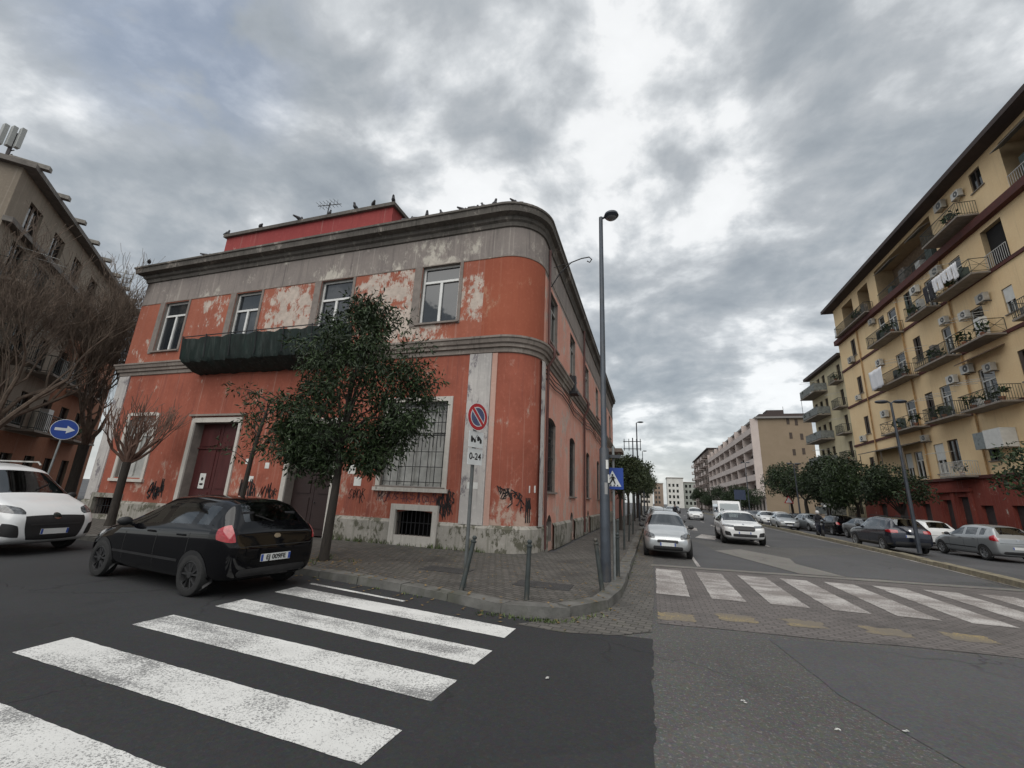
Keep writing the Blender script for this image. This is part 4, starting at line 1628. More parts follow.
# --- compact hatchback
def make_hatch(key, rim=None, plate_r=None, plate_f=None):
    c = Car.__new__(Car)
    if rim:
        c.rimmat = rim
    Car.__init__(c, 'hatchback', hatch_st(), (.84, .1), (-1.5, -1.8), [(.62, -.18), (-.27, -1.0), (-1.06, -1.36)], (1.27, -1.26), .305, extra_x=(1.0, -.22, -1.03, -1.44, -1.9))
    for sd in (1, -1):
        c.diag('headlight', [(1.9, sd * .38, .6), (1.5, sd * .84, .68), (1.32, sd * .8, .85), (1.78, sd * .44, .76)], (-.75, -sd * .45, -.1), M_lamp_clear, n=8, sq=.5)
        c.diag('tail_light', [(-1.88, sd * .6, .8), (-1.68, sd * .84, .84), (-1.64, sd * .8, 1.0), (-1.8, sd * .7, 1.08)], (.72, -sd * .6, 0), M_lamp_red, n=8, sq=.45, off=.012)
    c.front('grille', [(-.36, .5), (.36, .5), (.36, .6), (-.36, .6)], M_blackpl, sq=.3)
    c.front('bumper_intake', [(-.5, .27), (.5, .27), (.5, .4), (-.5, .4)], M_blackpl, sq=.2)
    c.rear('rear_bumper_trim', [(-.6, .3), (.6, .3), (.6, .42), (-.6, .42)], M_blackpl, sq=.3)
    c.rear('hatch_gap', [(-.66, .735), (.66, .735), (.66, .747), (-.66, .747)], M_ink, n=10, off=.003)
    c.rear('badge', [(-.06, .85), (.06, .85), (.06, .92), (-.06, .92)], M_chrome, n=4, sq=.9, off=.008)
    c.front('badge', [(-.05, .6), (.05, .6), (.05, .66), (-.05, .66)], M_chrome, n=4, sq=.9, off=.009)
    c.plate(False, .56, plate_r)
    c.plate(True, .46, plate_f)
    c.mirrors(.62, .93)
    c.handles((-.05, -.85), .86)
    c.gaps((.66, -.22, -1.05), .3, .9)
    for sd in (1, -1):
        c.side('side_trim', [(.95, .46), (-.88, .46), (-.88, .5), (.95, .5)], sd, M_blackpl, n=10, off=.006)
    # rear wiper and roof aerial
    b = MB()
    b.tube([(-1.0, 0, 1.46), (-1.2, 0, 1.62)], .006, 5)
    b.build('aerial', M_blackpl, c.root)
    h = c.hit((-4, .02, 1.13), (1, 0, 0))
    if h:
        b = MB()
        b.tube([(h.x - .02, 0, 1.1), (h.x + .02, .3, 1.2)], .01, 5)
        b.build('wiper', M_blackpl, c.root)
    # body-coloured spoiler lip
    reg(key, c)


make_hatch('black_hatch', M_rimdark, 'EJ 009FE')
make_hatch('hatch')


# --- SUV
def suv_st(L=2.3, w=.94, h=1.68):
    return [(L, .42, .6, .66, .74, .52), (L - .06, .3, .82, .78, .86, .7), (L - .3, .26, w - .03, .92, 1.0, .74), (L - .9, .24, w, 1.0, 1.08, .76), (1.06, .24, w, 1.03, 1.12, .76),
            (.92, .24, w, 1.04, 1.17, .75), (.2, .24, w, 1.06, h - .06, .66), (-.4, .24, w, 1.07, h, .66), (-1.5, .24, w, 1.1, h - .05, .64), (-1.85, .26, w, 1.12, h - .12, .62), (-L + .16, .3, w - .03, 1.1, 1.16, .74),
            (-L + .06, .34, w - .06, .96, 1.0, .74), (-L, .44, w - .14, .7, .74, .66)]


def make_suv(key, plate_f=None, plate_r=None, rim=None):
    c = Car.__new__(Car)
    if rim:
        c.rimmat = rim
    Car.__init__(c, 'suv', suv_st(), (.98, .24), (-1.84, -2.12), [(.7, -.1), (-.19, -1.1), (-1.17, -1.7)], (1.42, -1.42), .36, extra_x=(1.15, -.145, -1.135, -1.77, -2.22), twid=.23)
    for sd in (1, -1):
        c.diag('headlight', [(2.2, sd * .4, .83), (1.85, sd * .9, .88), (1.8, sd * .9, .98), (2.15, sd * .44, .95)], (-.8, -sd * .35, -.05), M_lamp_clear, n=8, sq=.35)
        c.diag('tail_light', [(-2.22, sd * .5, .93), (-1.9, sd * .93, .95), (-1.88, sd * .92, 1.08), (-2.2, sd * .52, 1.07)], (.75, -sd * .5, 0), M_lamp_red, n=8, sq=.3, off=.012)
        c.front('side_intake', [(sd * .56, .42), (sd * .84, .46), (sd * .84, .66), (sd * .62, .62)], M_blackpl, sq=.3)
    c.front('grille', [(-.44, .68), (.44, .68), (.46, .92), (-.46, .92)], M_blackpl, sq=.35, n=10)
    c.front('bumper_intake', [(-.5, .4), (.5, .4), (.5, .54), (-.5, .54)], M_blackpl, sq=.2)
    c.front('badge', [(-.05, .96), (.05, .96), (.05, 1.03), (-.05, 1.03)], M_chrome, n=4, sq=.9, off=.008)
    c.rear('rear_bumper_trim', [(-.75, .36), (.75, .36), (.75, .55), (-.75, .55)], M_blackpl, sq=.25)
    c.rear('badge', [(-.05, 1.02), (.05, 1.02), (.05, 1.1), (-.05, 1.1)], M_chrome, n=4, sq=.9, off=.008)
    c.plate(True, .6, plate_f)
    c.plate(False, .8, plate_r)
    c.mirrors(.78, 1.1)
    c.handles((.0, -.95), .97)
    c.gaps((.8, -.145, -1.15), .4, 1.03)
    for sd in (1, -1):
        b = MB()
        b.tube([(.1, sd * .6, 1.66), (.0, sd * .6, 1.71), (-1.5, sd * .58, 1.69), (-1.6, sd * .58, 1.62)], .018, 6)
        b.build('roof_rail', M_blackpl, c.root)
        c.side('sill_trim', [(1.0, .3), (-1.0, .3), (-1.0, .4), (1.0, .4)], sd, M_blackpl, n=10, off=.006)
    reg(key, c)


make_suv('suv', rim=M_rimdark)
make_suv('dark_suv')


# --- small high-roofed van with passenger windows
def make_van():
    L, w, h = 2.2, .92, 1.86
    st = [(L, .36, .62, .56, .66, .5), (L - .06, .25, .82, .72, .82, .68), (L - .34, .2, w - .03, .92, 1.02, .74), (L - .7, .19, w, 1.03, 1.13, .75), (1.32, .19, w, 1.06, 1.2, .76), (1.2, .19, w, 1.06, 1.27, .76),
          (.5, .19, w, 1.06, h - .08, .7), (-.1, .19, w, 1.06, h, .72), (-1.7, .19, w, 1.06, h - .01, .72), (-2.05, .22, w, 1.06, h - .06, .72), (-L + .04, .28, w - .03, 1.04, 1.5, .74), (-L, .36, w - .08, .9, 1.1, .7)]
    c = Car('minivan', st, (1.27, .56), (-2.03, -2.15), [(.95, .05), (-.04, -.95), (-1.05, -1.9)], (1.36, -1.36), .32, extra_x=(1.42, 0.0, -1.0))
    for sd in (1, -1):
        c.diag('headlight', [(2.1, sd * .5, .8), (1.75, sd * .9, .86), (1.65, sd * .88, 1.02), (1.98, sd * .56, .95)], (-.8, -sd * .42, -.08), M_lamp_clear, n=8, sq=.55)
        c.front('fog_recess', [(sd * .6, .36), (sd * .85, .4), (sd * .85, .66), (sd * .66, .6)], M_blackpl, sq=.35)
        c.diag('tail_light', [(-2.1, sd * .75, .95), (-1.95, sd * .92, .95), (-1.95, sd * .9, 1.35), (-2.1, sd * .76, 1.35)], (.6, -sd * .8, 0), M_lamp_red, n=6)
        b = MB()
        b.tube([(.3, sd * .62, 1.85), (.2, sd * .62, 1.92), (-1.8, sd * .62, 1.92), (-1.9, sd * .62, 1.84)], .02, 6)
        b.build('roof_rail', M_pipegrey, c.root)
    c.front('grille', [(-.5, .3), (.5, .3), (.6, .8), (-.6, .8)], M_blackpl, sq=.28, n=10)
    c.front('grille_bar', [(-.46, .6), (.46, .6), (.46, .63), (-.46, .63)], M_rimdark, n=8, off=.012)
    c.front('badge', [(-.08, .72), (.08, .72), (.08, .85), (-.08, .85)], M_chrome, n=6, sq=1.0, off=.016)
    c.plate(True, .47, None)
    c.mirrors(1.02, 1.12)
    c.handles((.15, -.85), .98)
    c.gaps((.98, 0.0, -1.0), .3, 1.03)
    b = MB()
    for sd in (.1, .5):
        h1 = c.hit((1.25 - .06, sd, 4), (0, 0, -1))
        h2 = c.hit((1.0, sd + .35, 4), (0, 0, -1))
        b.tube([h1 + Vector((0, 0, .02)), h2 + Vector((0, 0, .02))], .012, 5)
    # the two wipers lie apart at the screen's foot
    b.build('wiper', M_blackpl, c.root)
    reg('van', c)


make_van()


# --- low-detail far cars: one body with glass, lamps and wheels kept simple
def far_car(key, st, sides, screen, rearw, wheels, wr):
    c = Car(key, st, screen, rearw, sides, wheels, wr)
    L = st[0][0]
    for sd in (1, -1):
        c.front('headlight', [(sd * .4, .62), (sd * .74, .66), (sd * .72, .76), (sd * .44, .74)], M_lamp_clear, n=4, sq=.4)
        c.rear('tail_light', [(sd * .5, .8), (sd * .76, .8), (sd * .74, .98), (sd * .56, .98)], M_lamp_red, n=4, sq=.3)
    c.front('grille', [(-.36, .46), (.36, .46), (.36, .58), (-.36, .58)], M_blackpl, n=4, sq=.3)
    c.plate(True, .4)
    c.plate(False, .6)
    c.mirrors(.62, .93)
    reg(key, c)


sed = [(2.2, .36, .55, .55, .62, .46), (2.12, .24, .78, .66, .74, .62), (1.8, .19, .86, .79, .88, .66), (1.0, .18, .88, .9, .98, .68), (.85, .18, .88, .91, 1.02, .67), (.1, .18, .88, .94, 1.38, .56), (-.5, .18, .88, .95, 1.43, .57), (-1.0, .18, .88, .96, 1.38, .55),
       (-1.55, .18, .87, .98, 1.06, .62), (-1.7, .2, .86, .97, 1.01, .66), (-2.1, .26, .8, .9, .95, .62), (-2.2, .36, .66, .66, .72, .54)]
far_car('saloon', sed, [(.66, -.2), (-.28, -1.15)], (.9, .14), (-.98, -1.5), (1.33, -1.32), .31)
far_car('far_hatch', hatch_st(2.0, .85, 1.5), [(.62, -.18), (-.27, -1.3)], (.84, .1), (-1.5, -1.8), (1.27, -1.26), .305)

# placing them
place_car('black_hatch', P_black, (-8.38, 6.5, 0), 173.5, 'black compact hatchback parked at the corner kerb beside the new white zebra', scale=(1.1, 1.08, 1.05), name='hatchback')
place_car('van', P_white, (-15.75, 6.45, 0), 9, 'white high roofed minivan with dark open grille driving in at the left edge', scale=(1.05, 1.06, 1.1), cat='van', name='minivan')
place_car('hatch', P_silver, (.5, 17.75, 0), -90, 'silver small hatchback parked facing the camera just beyond the worn zebra', scale=(1, .93, 1.0), name='hatchback')
place_car('suv', P_white, (4.35, 26.1, 0), -92, 'white sport utility car with black grille coming up the carriageway', name='sport_utility_car', scale=(1, 1.02, .95))
place_car('dark_suv', P_blue, (11.4, 27.5, 0), 91, 'dark blue estate car seen from behind with red tail light at the divider kerb', name='estate_car', scale=(.98, .9, .98))
GP = 'cars parked along the far pavement'
place_car('hatch', P_lgrey, (14.6, 26.5, 0), 95, 'silver grey hatchback parked in front of the red shopfront', GP, scale=(1.0, 1.0, 1.0), name='hatchback')
place_car('hatch', P_white, (14.5, 31.4, 0), 96, 'white compact parked between the dark estate and the silver grey hatchback', GP, scale=1.02, name='hatchback')
rows = [('saloon', P_grey, (14.3, 36.6), -86, 'grey saloon facing us in the parked row just behind the dark blue estate'),
        ('far_hatch', P_black, (14.0, 41.6), 94, 'small black car two places beyond the dark blue estate in the parked row'),
        ('far_hatch', P_lgrey, (14.0, 46.8), -86, 'light grey hatchback right of the scooter rider in the parked row'),
        ('saloon', P_black, (14.0, 52), 94, 'black saloon in the parked row behind the scooter rider'),
        ('far_hatch', P_white, (14.2, 57.2), -86, 'white hatchback in the parked row under the first big round tree'),
        ('saloon', P_silver, (14.3, 62.4), 94, 'silver saloon in the parked row under the second big tree'),
        ('far_hatch', P_grey, (14.5, 67.5), -87, 'grey hatchback beyond the warning triangle sign'),
        ('saloon', P_white, (14.8, 73), 93, 'white saloon two places beyond the warning triangle sign'),
        ('far_hatch', P_blue, (15.0, 79), -87, 'dark hatchback parked near the blue direction board'),
        ('saloon', P_lgrey, (15.3, 86), 93, 'pale grey saloon parked beyond the blue direction board'),
        ('far_hatch', P_white, (15.7, 95), 93, 'white hatchback parked before the beige apartment block'),
        ('saloon', P_black, (16, 106), 93, 'black saloon parked before the beige apartment block')]
for kd, pt, (x, y), dg_, lb in rows:
    place_car(kd, pt, (x, y, 0), dg_, lb, GP)
GL = 'cars driving in the service lane'
place_car('saloon', P_silver, (11.9, 47.5, 0), -93, 'silver car facing us in the service lane left of the scooter rider', GL, name='car')
place_car('far_hatch', P_white, (12.4, 56, 0), -93, 'white car facing us in the service lane behind the silver one', GL, name='car')
place_car('saloon', P_grey, (12.6, 64, 0), -93, 'grey car far along the service lane behind the white one', GL, name='car')
GM = 'cars parked along the left kerb'
for kd, pt, y, lb in (('far_hatch', P_grey, 23.4, 'grey car parked right behind the silver hatchback at the left kerb'), ('saloon', P_white, 29, 'white saloon parked third from the zebra at the left kerb'), ('far_hatch', P_silver, 34.6, 'silver car parked fourth from the zebra at the left kerb'),
                      ('saloon', P_blue, 40.4, 'dark saloon parked fifth from the zebra at the left kerb'), ('far_hatch', P_white, 46.6, 'white hatchback parked sixth from the zebra at the left kerb')):
    place_car(kd, pt, (.55, y, 0), -90, lb, GM)
GD = 'cars driving towards us far down the street'
place_car('far_hatch', P_white, (5.3, 60, 0), -91, 'white car approaching far off to the left of the minibus', GD, name='car')
place_car('saloon', P_silver, (3.2, 78, 0), -91, 'silver car approaching far off beyond the pedestrian', GD, name='car')
place_car('saloon', P_white, (7.4, 84, 0), -91, 'white saloon far down the middle of the street', GD, name='car')
place_car('far_hatch', P_grey, (5.0, 98, 0), -91, 'grey car farthest down the middle of the street', GD, name='car')


# --- minibus
# the whole bus stands a little lower than a coach
mbus = thing('minibus', 'white minibus with large dark windscreen following the white utility car', 'minibus', (7.4, 50, 0), R(-92), worldc=False)
b = MB()
prof = [(3.0, .45), (3.05, .9), (2.95, 1.25), (2.55, 2.35), (2.3, 2.62), (-2.9, 2.68), (-3.0, 2.5), (-3.05, .5), (-2.9, .35), (2.9, .35)]
for s_ in (1, -1):
    b.poly([(x, s_ * 1.02, z) for x, z in prof])
for (x0, z0), (x1, z1) in zip(prof, prof[1:] + prof[:1]):
    b.quad((x0, 1.02, z0), (x1, 1.02, z1), (x1, -1.02, z1), (x0, -1.02, z0))
o = b.build('body', P_white, mbus)
b = MB()
b.quad((2.965, .92, 1.3), (2.965, -.92, 1.3), (2.575, -.86, 2.33), (2.575, .86, 2.33))
b.build('windshield', M_carglass, mbus)
for s_ in (1, -1):
    b = MB()
    b.quad((2.2, s_ * 1.026, 1.35), (-2.7, s_ * 1.026, 1.35), (-2.7, s_ * 1.026, 2.25), (2.1, s_ * 1.026, 2.25))
    b.build('side_window', M_carglass, mbus)
    b = MB()
    b.ell((3.03, s_ * .78, .85), (.05, .17, .11))
    b.build('headlight', M_lamp_clear, mbus)
    b = MB()
    b.ell((2.85, s_ * 1.2, 1.75), (.08, .1, .2))
    b.build('mirror', M_blackpl, mbus)
    for xw in (2.0, -2.0):
        b = MB()
        b.lathe((xw, s_ * .82, .37), (0, s_, 0), [(0, .37), (.22, .37), (.225, .25), (.2, .2), (.2, .01)], 20)
        b.build('wheel', M_tyre, mbus)
b = MB()
b.fbox(WF, 3.04, 3.08, -.5, .5, .5, .75)
b.build('grille', M_blackpl, mbus)
mbus.scale = (1, .95, .88)

# ------------------------------------------------------------------ far and flanking buildings
M_yel = plaster('render_yellow', (.76, .55, .315), (.84, .64, .385), .0, streak=.35, streakcol=(.54, .4, .25), peelcol=(.55, .47, .35))
M_yeltrim = mat('trim_dark_red', (.085, .025, .02), .8, coords='pos', var=.3)
M_shopred = plaster('shop_red', (.2, .045, .035), (.26, .07, .05), .1, streak=.4, streakcol=(.1, .03, .03))
M_soffit = mat('soffit_brown', (.06, .045, .042), .85, coords='pos', var=.2)
M_slab = mat('balcony_slab', (.24, .21, .18), .85, coords='pos', var=.25, dirt=((.15, .12, .1), .5, 2))
M_shut_brown = mat('shutter_brown', (.06, .042, .032), .7, coords='pos', var=.3)
M_shut_white = mat('shutter_white', (.6, .6, .57), .6, coords='pos', var=.1)
M_shut_green = mat('shutter_green', (.06, .08, .07), .7, coords='pos', var=.3)
M_rail = mat('railing_green_grey', (.035, .042, .038), .6, .2, coords='pos', var=.3)
M_railw = mat('railing_white', (.5, .5, .48), .6, coords='pos', var=.15)
M_ac = mat('ac_casing', (.55, .54, .5), .5, coords='pos', var=.1, dirt=((.3, .25, .2), .5, 4))
M_clut = mat('balcony_clutter', (.16, .14, .12), .8, coords='pos', var=.7, scale=3)
M_plant = mat('pot_plant_green', (.035, .06, .02), .7, coords='pos', var=.6, scale=8)
FY = Fr((22, 0, 0), (0, 1, 0), (-1, 0, 0))
yb = thing('apartment_building', 'ochre yellow apartment block with dark red bands, cluttered balconies and red shop level', 'building', (22, 36, 0))
yr = random.Random(11)
OPS = []          # (u0, u1, z0, z1, 0, depth)
WIN = []          # windows: (u0,u1,z0,z1,style)
def yw(u0, u1, z0, z1, style='b'):
    OPS.append((u0, u1, z0, z1, 0, .2))
    WIN.append((u0, u1, z0, z1, style))
for z in (9.75, 14.1, 18.35):
    yw(52.5, 53.5, z, z + 1.85, 'b')
yw(52.9, 53.8, 5.5, 7.35, 'b')
for z in (9.1, 14.25, 18.4):
    yw(41.65, 42.65, z, z + 2.05 + (.3 if z < 10 else 0), 'b')
for z in (9.0, 13.4, 17.7):
    yw(44.2, 45.6, z, z + 2.4, 'd')
yw(46.2, 47.3, 17.8, 20.2, 'd')
yw(39.5, 40.7, 9.0, 11.5, 'd'); yw(38.0, 39.0, 13.3, 15.7, 'd'); yw(38.6, 39.7, 17.7, 20.1, 'd')
yw(35.0, 36.4, 9.0, 11.6, 'd'); yw(34.6, 35.8, 13.3, 15.8, 'd'); yw(35.4, 36.6, 17.7, 20.1, 'd')
yw(31.95, 32.8, 14.25, 15.95, 'w'); yw(31.85, 32.85, 23.3, 24.75, 'k'); yw(31.9, 32.9, 9.9, 11.8, 'b'); yw(31.9, 32.9, 5.6, 7.4, 'b')
yw(40.0, 41.2, 5.45, 7.4, 'k'); yw(41.7, 42.9, 5.0, 7.3, 'w'); yw(44.6, 45.8, 4.7, 7.0, 'd'); yw(46.2, 47.2, 4.7, 7.0, 'w')
yw(28.6, 29.8, 9.4, 11.5, 'b'); yw(28.6, 29.8, 13.6, 15.8, 'b'); yw(27.5, 28.5, 5.4, 7.3, 'b'); yw(36.2, 37.2, 5.5, 7.3, 'b')
LOG = [(37.4, 46.4, 21.3, 24.85, 0, 1.5), (26.5, 30.1, 21.3, 24.85, 0, 1.5), (31.4, 33.2, 17.65, 20.4, 0, 1.2), (48.0, 50.2, 21.3, 24.6, 0, 1.0), (51.6, 54.2, 21.3, 24.6, 0, 1.0)]
b = MB()
SHOPD = [(42.2, 43.2, .12, 3.0), (40.2, 41.4, .12, 3.2), (38.0, 39.2, .12, 2.6), (35.2, 36.4, .12, 2.6), (45.0, 46.2, .12, 2.7), (31, 33, .12, 2.8), (48.5, 50, .12, 2.7), (52, 53.5, .12, 2.7)]
wallgrid(b, FY, 18, 56.5, 4.4, 25.2, OPS + LOG, lambda u, z: 0, rev=1, depth=.25)
wallgrid(b, FY, 18, 56.5, 0, 4.4, SHOPD, lambda u, z: 2, rev=2, depth=.35)
b.quad((22, 56.5, 0), (36, 56.5, 0), (36, 56.5, 25.2), (22, 56.5, 25.2), 0)
b.quad((22, 18, 0), (36, 18, 0), (36, 18, 25.2), (22, 18, 25.2), 0)
b.quad((36, 18, 0), (36, 56.5, 0), (36, 56.5, 25.2), (36, 18, 25.2), 0)
b.build('wall', [M_yel, mat('reveal_ochre', (.4, .3, .18), .85, coords='pos'), M_shopred], yb)
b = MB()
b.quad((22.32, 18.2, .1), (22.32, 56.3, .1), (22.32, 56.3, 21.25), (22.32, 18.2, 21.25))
b.build('interior_dark_sheet', M_dark, yb)  # black sheet stands in for the unlit rooms
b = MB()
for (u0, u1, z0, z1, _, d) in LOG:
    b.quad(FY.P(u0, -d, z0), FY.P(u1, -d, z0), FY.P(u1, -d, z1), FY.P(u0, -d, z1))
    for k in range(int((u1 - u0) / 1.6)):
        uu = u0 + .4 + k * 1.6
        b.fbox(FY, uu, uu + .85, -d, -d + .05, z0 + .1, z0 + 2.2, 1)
b.build('loggia_wall', [mat('loggia_shade_brown', (.2, .14, .09), .9, coords='pos', var=.3), M_shut_brown], yb)  # recess shade and dark clutter put into the wall colour
b = MB()
b.box(21.0, 36.6, 17, 57.3, 25.2, 25.55)
b.box(21.6, 36.2, 17.5, 56.9, 25.55, 26.2)
b.build('roof', M_soffit, yb)
for z0, z1, w in ((20.75, 21.28, .42), (17.35, 17.58, .1), (13.1, 13.33, .1), (8.75, 8.97, .1), (4.4, 4.62, .16)):
    b = MB()
    b.fbox(FY, 17.9, 56.55, -.02, w, z0, z1)
    b.build('band', M_yeltrim, yb)
for (u0, u1, z0, z1, st) in WIN:
    mf = {'b': M_shut_brown, 'd': M_shut_white, 'w': M_shut_white, 'k': M_shut_brown}[st]
    wo = window(yb, FY, u0, u1, z0, z1, w=-.12, mf=mf, mp=M_glassdark, fw=.07, trz=(st in 'd'), sill=(st in 'bwk'), msill=M_slab)
    if st in 'b':
        s_ = MB()
        for e in (0, 1):
            ua = u0 - .02 if e == 0 else u1 - .3
            s_.fbox(FY, ua + .02, ua + .3, -.08, -.04, z0 + .05, z1 - .05)
        s_.build('shutter', M_shut_green if yr.random() < .4 else M_shut_brown, wo)
    if st in 'w':
        s_ = MB()
        s_.fbox(FY, u0 + .04, u1 - .04, -.09, -.05, z0 + (z1 - z0) * .45, z1 - .04)
        s_.build('shutter', M_shut_white, wo)
# shop doors
for (u0, u1, z0, z1) in SHOPD:
    d_ = MB()
    d_.fbox(FY, u0, u1, -.3, -.24, z0, z1)
    d_.build('shop_door', mat('shop_shutter', (.05, .04, .04), .6, coords='pos', var=.3), yb)
b = MB()
b.fbox(FY, 39.6, 43.8, .0, .22, 3.55, 3.8)
b.build('shop_cornice', M_shopred, yb)
for u in (39.7, 41.6, 43.4):
    b = MB()
    b.fbox(FY, u, u + .35, 0, .12, .12, 3.55)
    b.build('shop_pilaster', M_shopred, yb)
# drainpipes
for u in (43.7, 37.3, 51.6):
    b = MB()
    b.tube([FY.P(u + .25, .1, 4.6), FY.P(u + .12, .1, 12), FY.P(u, .1, 20.7)], .065, 6)
    b.build('drainpipe', mat('pipe_ochre', (.4, .24, .1), .6, coords='pos', var=.3), yb)


def balcony(parent, fr, u0, u1, z, d=1.1, rail=0, rm=None, clutter=3, h=1.0, seed=0, slabm=None, bars=.13):
    r_ = random.Random(seed)
    b = MB()
    b.fbox(fr, u0, u1, .0, d, z - .12, z)
    o = b.build('balcony', slabm or M_slab, parent)
    rm = rm or M_rail
    b = MB()
    w = d - .05
    loop = [(u0 + .04, .02), (u0 + .04, w), (u1 - .04, w), (u1 - .04, .02)]
    for (a, wa), (c, wc) in zip(loop, loop[1:]):
        b.tube([fr.P(a, wa, z + h), fr.P(c, wc, z + h)], .025, 5)
        b.tube([fr.P(a, wa, z + .1), fr.P(c, wc, z + .1)], .018, 4)
        L = math.hypot(c - a, wc - wa)
        n = max(2, int(L / bars))
        if rail == 0:
            for k in range(n + 1):
                t = k / n
                p, q = a + (c - a) * t, wa + (wc - wa) * t
                b.tube([fr.P(p, q, z), fr.P(p, q, z + h)], .015, 4)
        elif rail == 1:
            b.quad(fr.P(a, wa, z + .08), fr.P(c, wc, z + .08), fr.P(c, wc, z + h - .04), fr.P(a, wa, z + h - .04))
        else:
            m_ = max(1, int(L / 1.3))
            for k in range(m_):
                t0, t1 = k / m_, (k + 1) / m_
                P = lambda t, zz: fr.P(a + (c - a) * t, wa + (wc - wa) * t, zz)
                b.tube([P(t0, z), P(t0, z + h)], .02, 4)
                b.tube([P(t0, z + .1), P(t1, z + h)], .014, 4)
                b.tube([P(t0, z + h), P(t1, z + .1)], .014, 4)
                b.tube([P(t0, z + h * .55), P(t1, z + h * .55)], .012, 4)
    b.build('railing', rm, o)
    for k in range(clutter):
        u = r_.uniform(u0 + .3, u1 - .6)
        t = r_.random()
        b = MB()
        if t < .4:
            b.fbox(fr, u, u + r_.uniform(.4, .7), .3, .7, z, z + r_.uniform(.5, 1.5))
            b.build('storage_cabinet', [M_clut, M_shut_white, M_shut_green][r_.randrange(3)], o)
        elif t < .75:
            c = fr.P(u, d - .3, z)
            b.lathe(c, (0, 0, 1), [(0, .12), (.28, .17)], 8)
            po = b.build('plant_pot', mat('terracotta', (.3, .12, .06), .8), o)
            b = MB()
            for j in range(26):
                a = r_.uniform(0, 6.28)
                rr = r_.uniform(.1, .42)
                q = c + Vector((rr * math.cos(a), rr * math.sin(a), .3 + r_.uniform(.05, .6)))
                v = Vector((r_.uniform(-1, 1), r_.uniform(-1, 1), r_.uniform(-.4, 1))).normalized() * .2
                s_ = v.cross(Vector((.3, .5, .8))).normalized() * .07
                b.quad(q - v, q + s_, q + v, q - s_)
            b.build('plant_leaves', M_plant, po)
        else:
            b.tube([fr.P(u, .1, z + 1.9), fr.P(u + .2, d + .5, z + 1.75)], .015, 4)
            b.tube([fr.P(u + 1.0, .1, z + 1.9), fr.P(u + 1.1, d + .5, z + 1.75)], .015, 4)
            b.tube([fr.P(u + .2, d + .45, z + 1.76), fr.P(u + 1.1, d + .45, z + 1.76)], .01, 4)
            b.build('drying_rack', M_railw, o)
    return o


BALS = [(32.8, 36.9, 21.75, 1.2, 0, 2, None), (43.4, 47.9, 17.45, 1.05, 0, 5, None), (33.0, 37.4, 17.5, 1.1, 2, 6, None), (38.2, 41.2, 17.5, 1.0, 0, 4, None), (42.6, 48.0, 13.2, 1.05, 0, 5, mat('railing_dark', (.04, .04, .04), .6)), (33.1, 36.6, 13.2, 1.15, 2, 5, None), (37.3, 41.4, 13.2, 1.0, 0, 5, None),
        (42.6, 48.0, 8.85, 1.15, 2, 3, mat('railing_dark', (.04, .04, .04))), (33.2, 37.0, 8.85, 1.15, 0, 6, M_rail), (37.8, 41.4, 8.85, 1.05, 0, 5, None), (38.4, 41.2, 4.62, .9, 0, 2, M_railw), (26.5, 31, 8.85, 1.1, 0, 2, None), (26.5, 31, 13.2, 1.1, 0, 2, None), (47.6, 55.0, 21.3, .8, 0, 4, M_rail)]
for k, (u0, u1, z, d, rl, cl, rm_) in enumerate(BALS):
    balcony(yb, FY, u0, u1, z, d, rl, rm_, cl, seed=k + 3)
# loggia rails
for (u0, u1, z) in ((37.5, 46.3, 21.28), (26.6, 30.0, 21.28), (31.4, 33.2, 17.6)):
    b = MB()
    n = int((u1 - u0) / .16)
    for k in range(n + 1):
        u = u0 + (u1 - u0) * k / n
        b.tube([FY.P(u, .1, z), FY.P(u, .1, z + 1)], .014, 4)
    b.tube([FY.P(u0, .1, z + 1), FY.P(u1, .1, z + 1)], .03, 5)
    b.build('loggia_railing', M_rail if u0 > 35 else M_railw, yb)
# loggia clutter and awnings
for (u, z, w, h) in ((38.5, 21.3, .8, 1.6), (40.2, 21.3, .6, 1.2), (42.4, 21.3, .9, 1.8), (44.6, 21.3, .7, 1.1), (27.4, 21.3, .8, 1.5), (29, 21.3, .5, 1.9)):
    b = MB()
    b.fbox(FY, u, u + w, -.8, -.3, z, z + h)
    b.build('storage_cabinet', [M_clut, M_shut_white, M_shut_green][int(u) % 3], yb)
b = MB()
for k in range(12):
    u = 33.6 + k * .3
    b.hexa([FY.P(u, .02, 12.55), FY.P(u + .26, .02, 12.55), FY.P(u + .26, .8, 12.2), FY.P(u, .8, 12.2), FY.P(u, .02, 12.62), FY.P(u + .26, .02, 12.62), FY.P(u + .26, .8, 12.27), FY.P(u, .8, 12.27)])
b.build('pergola_awning', mat('awning_brown', (.14, .09, .06), .8, coords='pos', var=.3), yb)
b = MB()
b.hexa([FY.P(44.2, .02, 7.75), FY.P(52.4, .02, 7.85), FY.P(52.4, 1.5, 7.45), FY.P(44.2, 1.5, 7.35), FY.P(44.2, .02, 7.83), FY.P(52.4, .02, 7.93), FY.P(52.4, 1.5, 7.53), FY.P(44.2, 1.5, 7.43)])
for u in (44.4, 48, 52.2):
    b.tube([FY.P(u, 1.4, 4.6), FY.P(u, 1.4, 7.4)], .04, 5)
b.build('terrace_canopy', mat('canopy_grey_brown', (.13, .11, .09), .8, coords='pos', var=.3), yb)
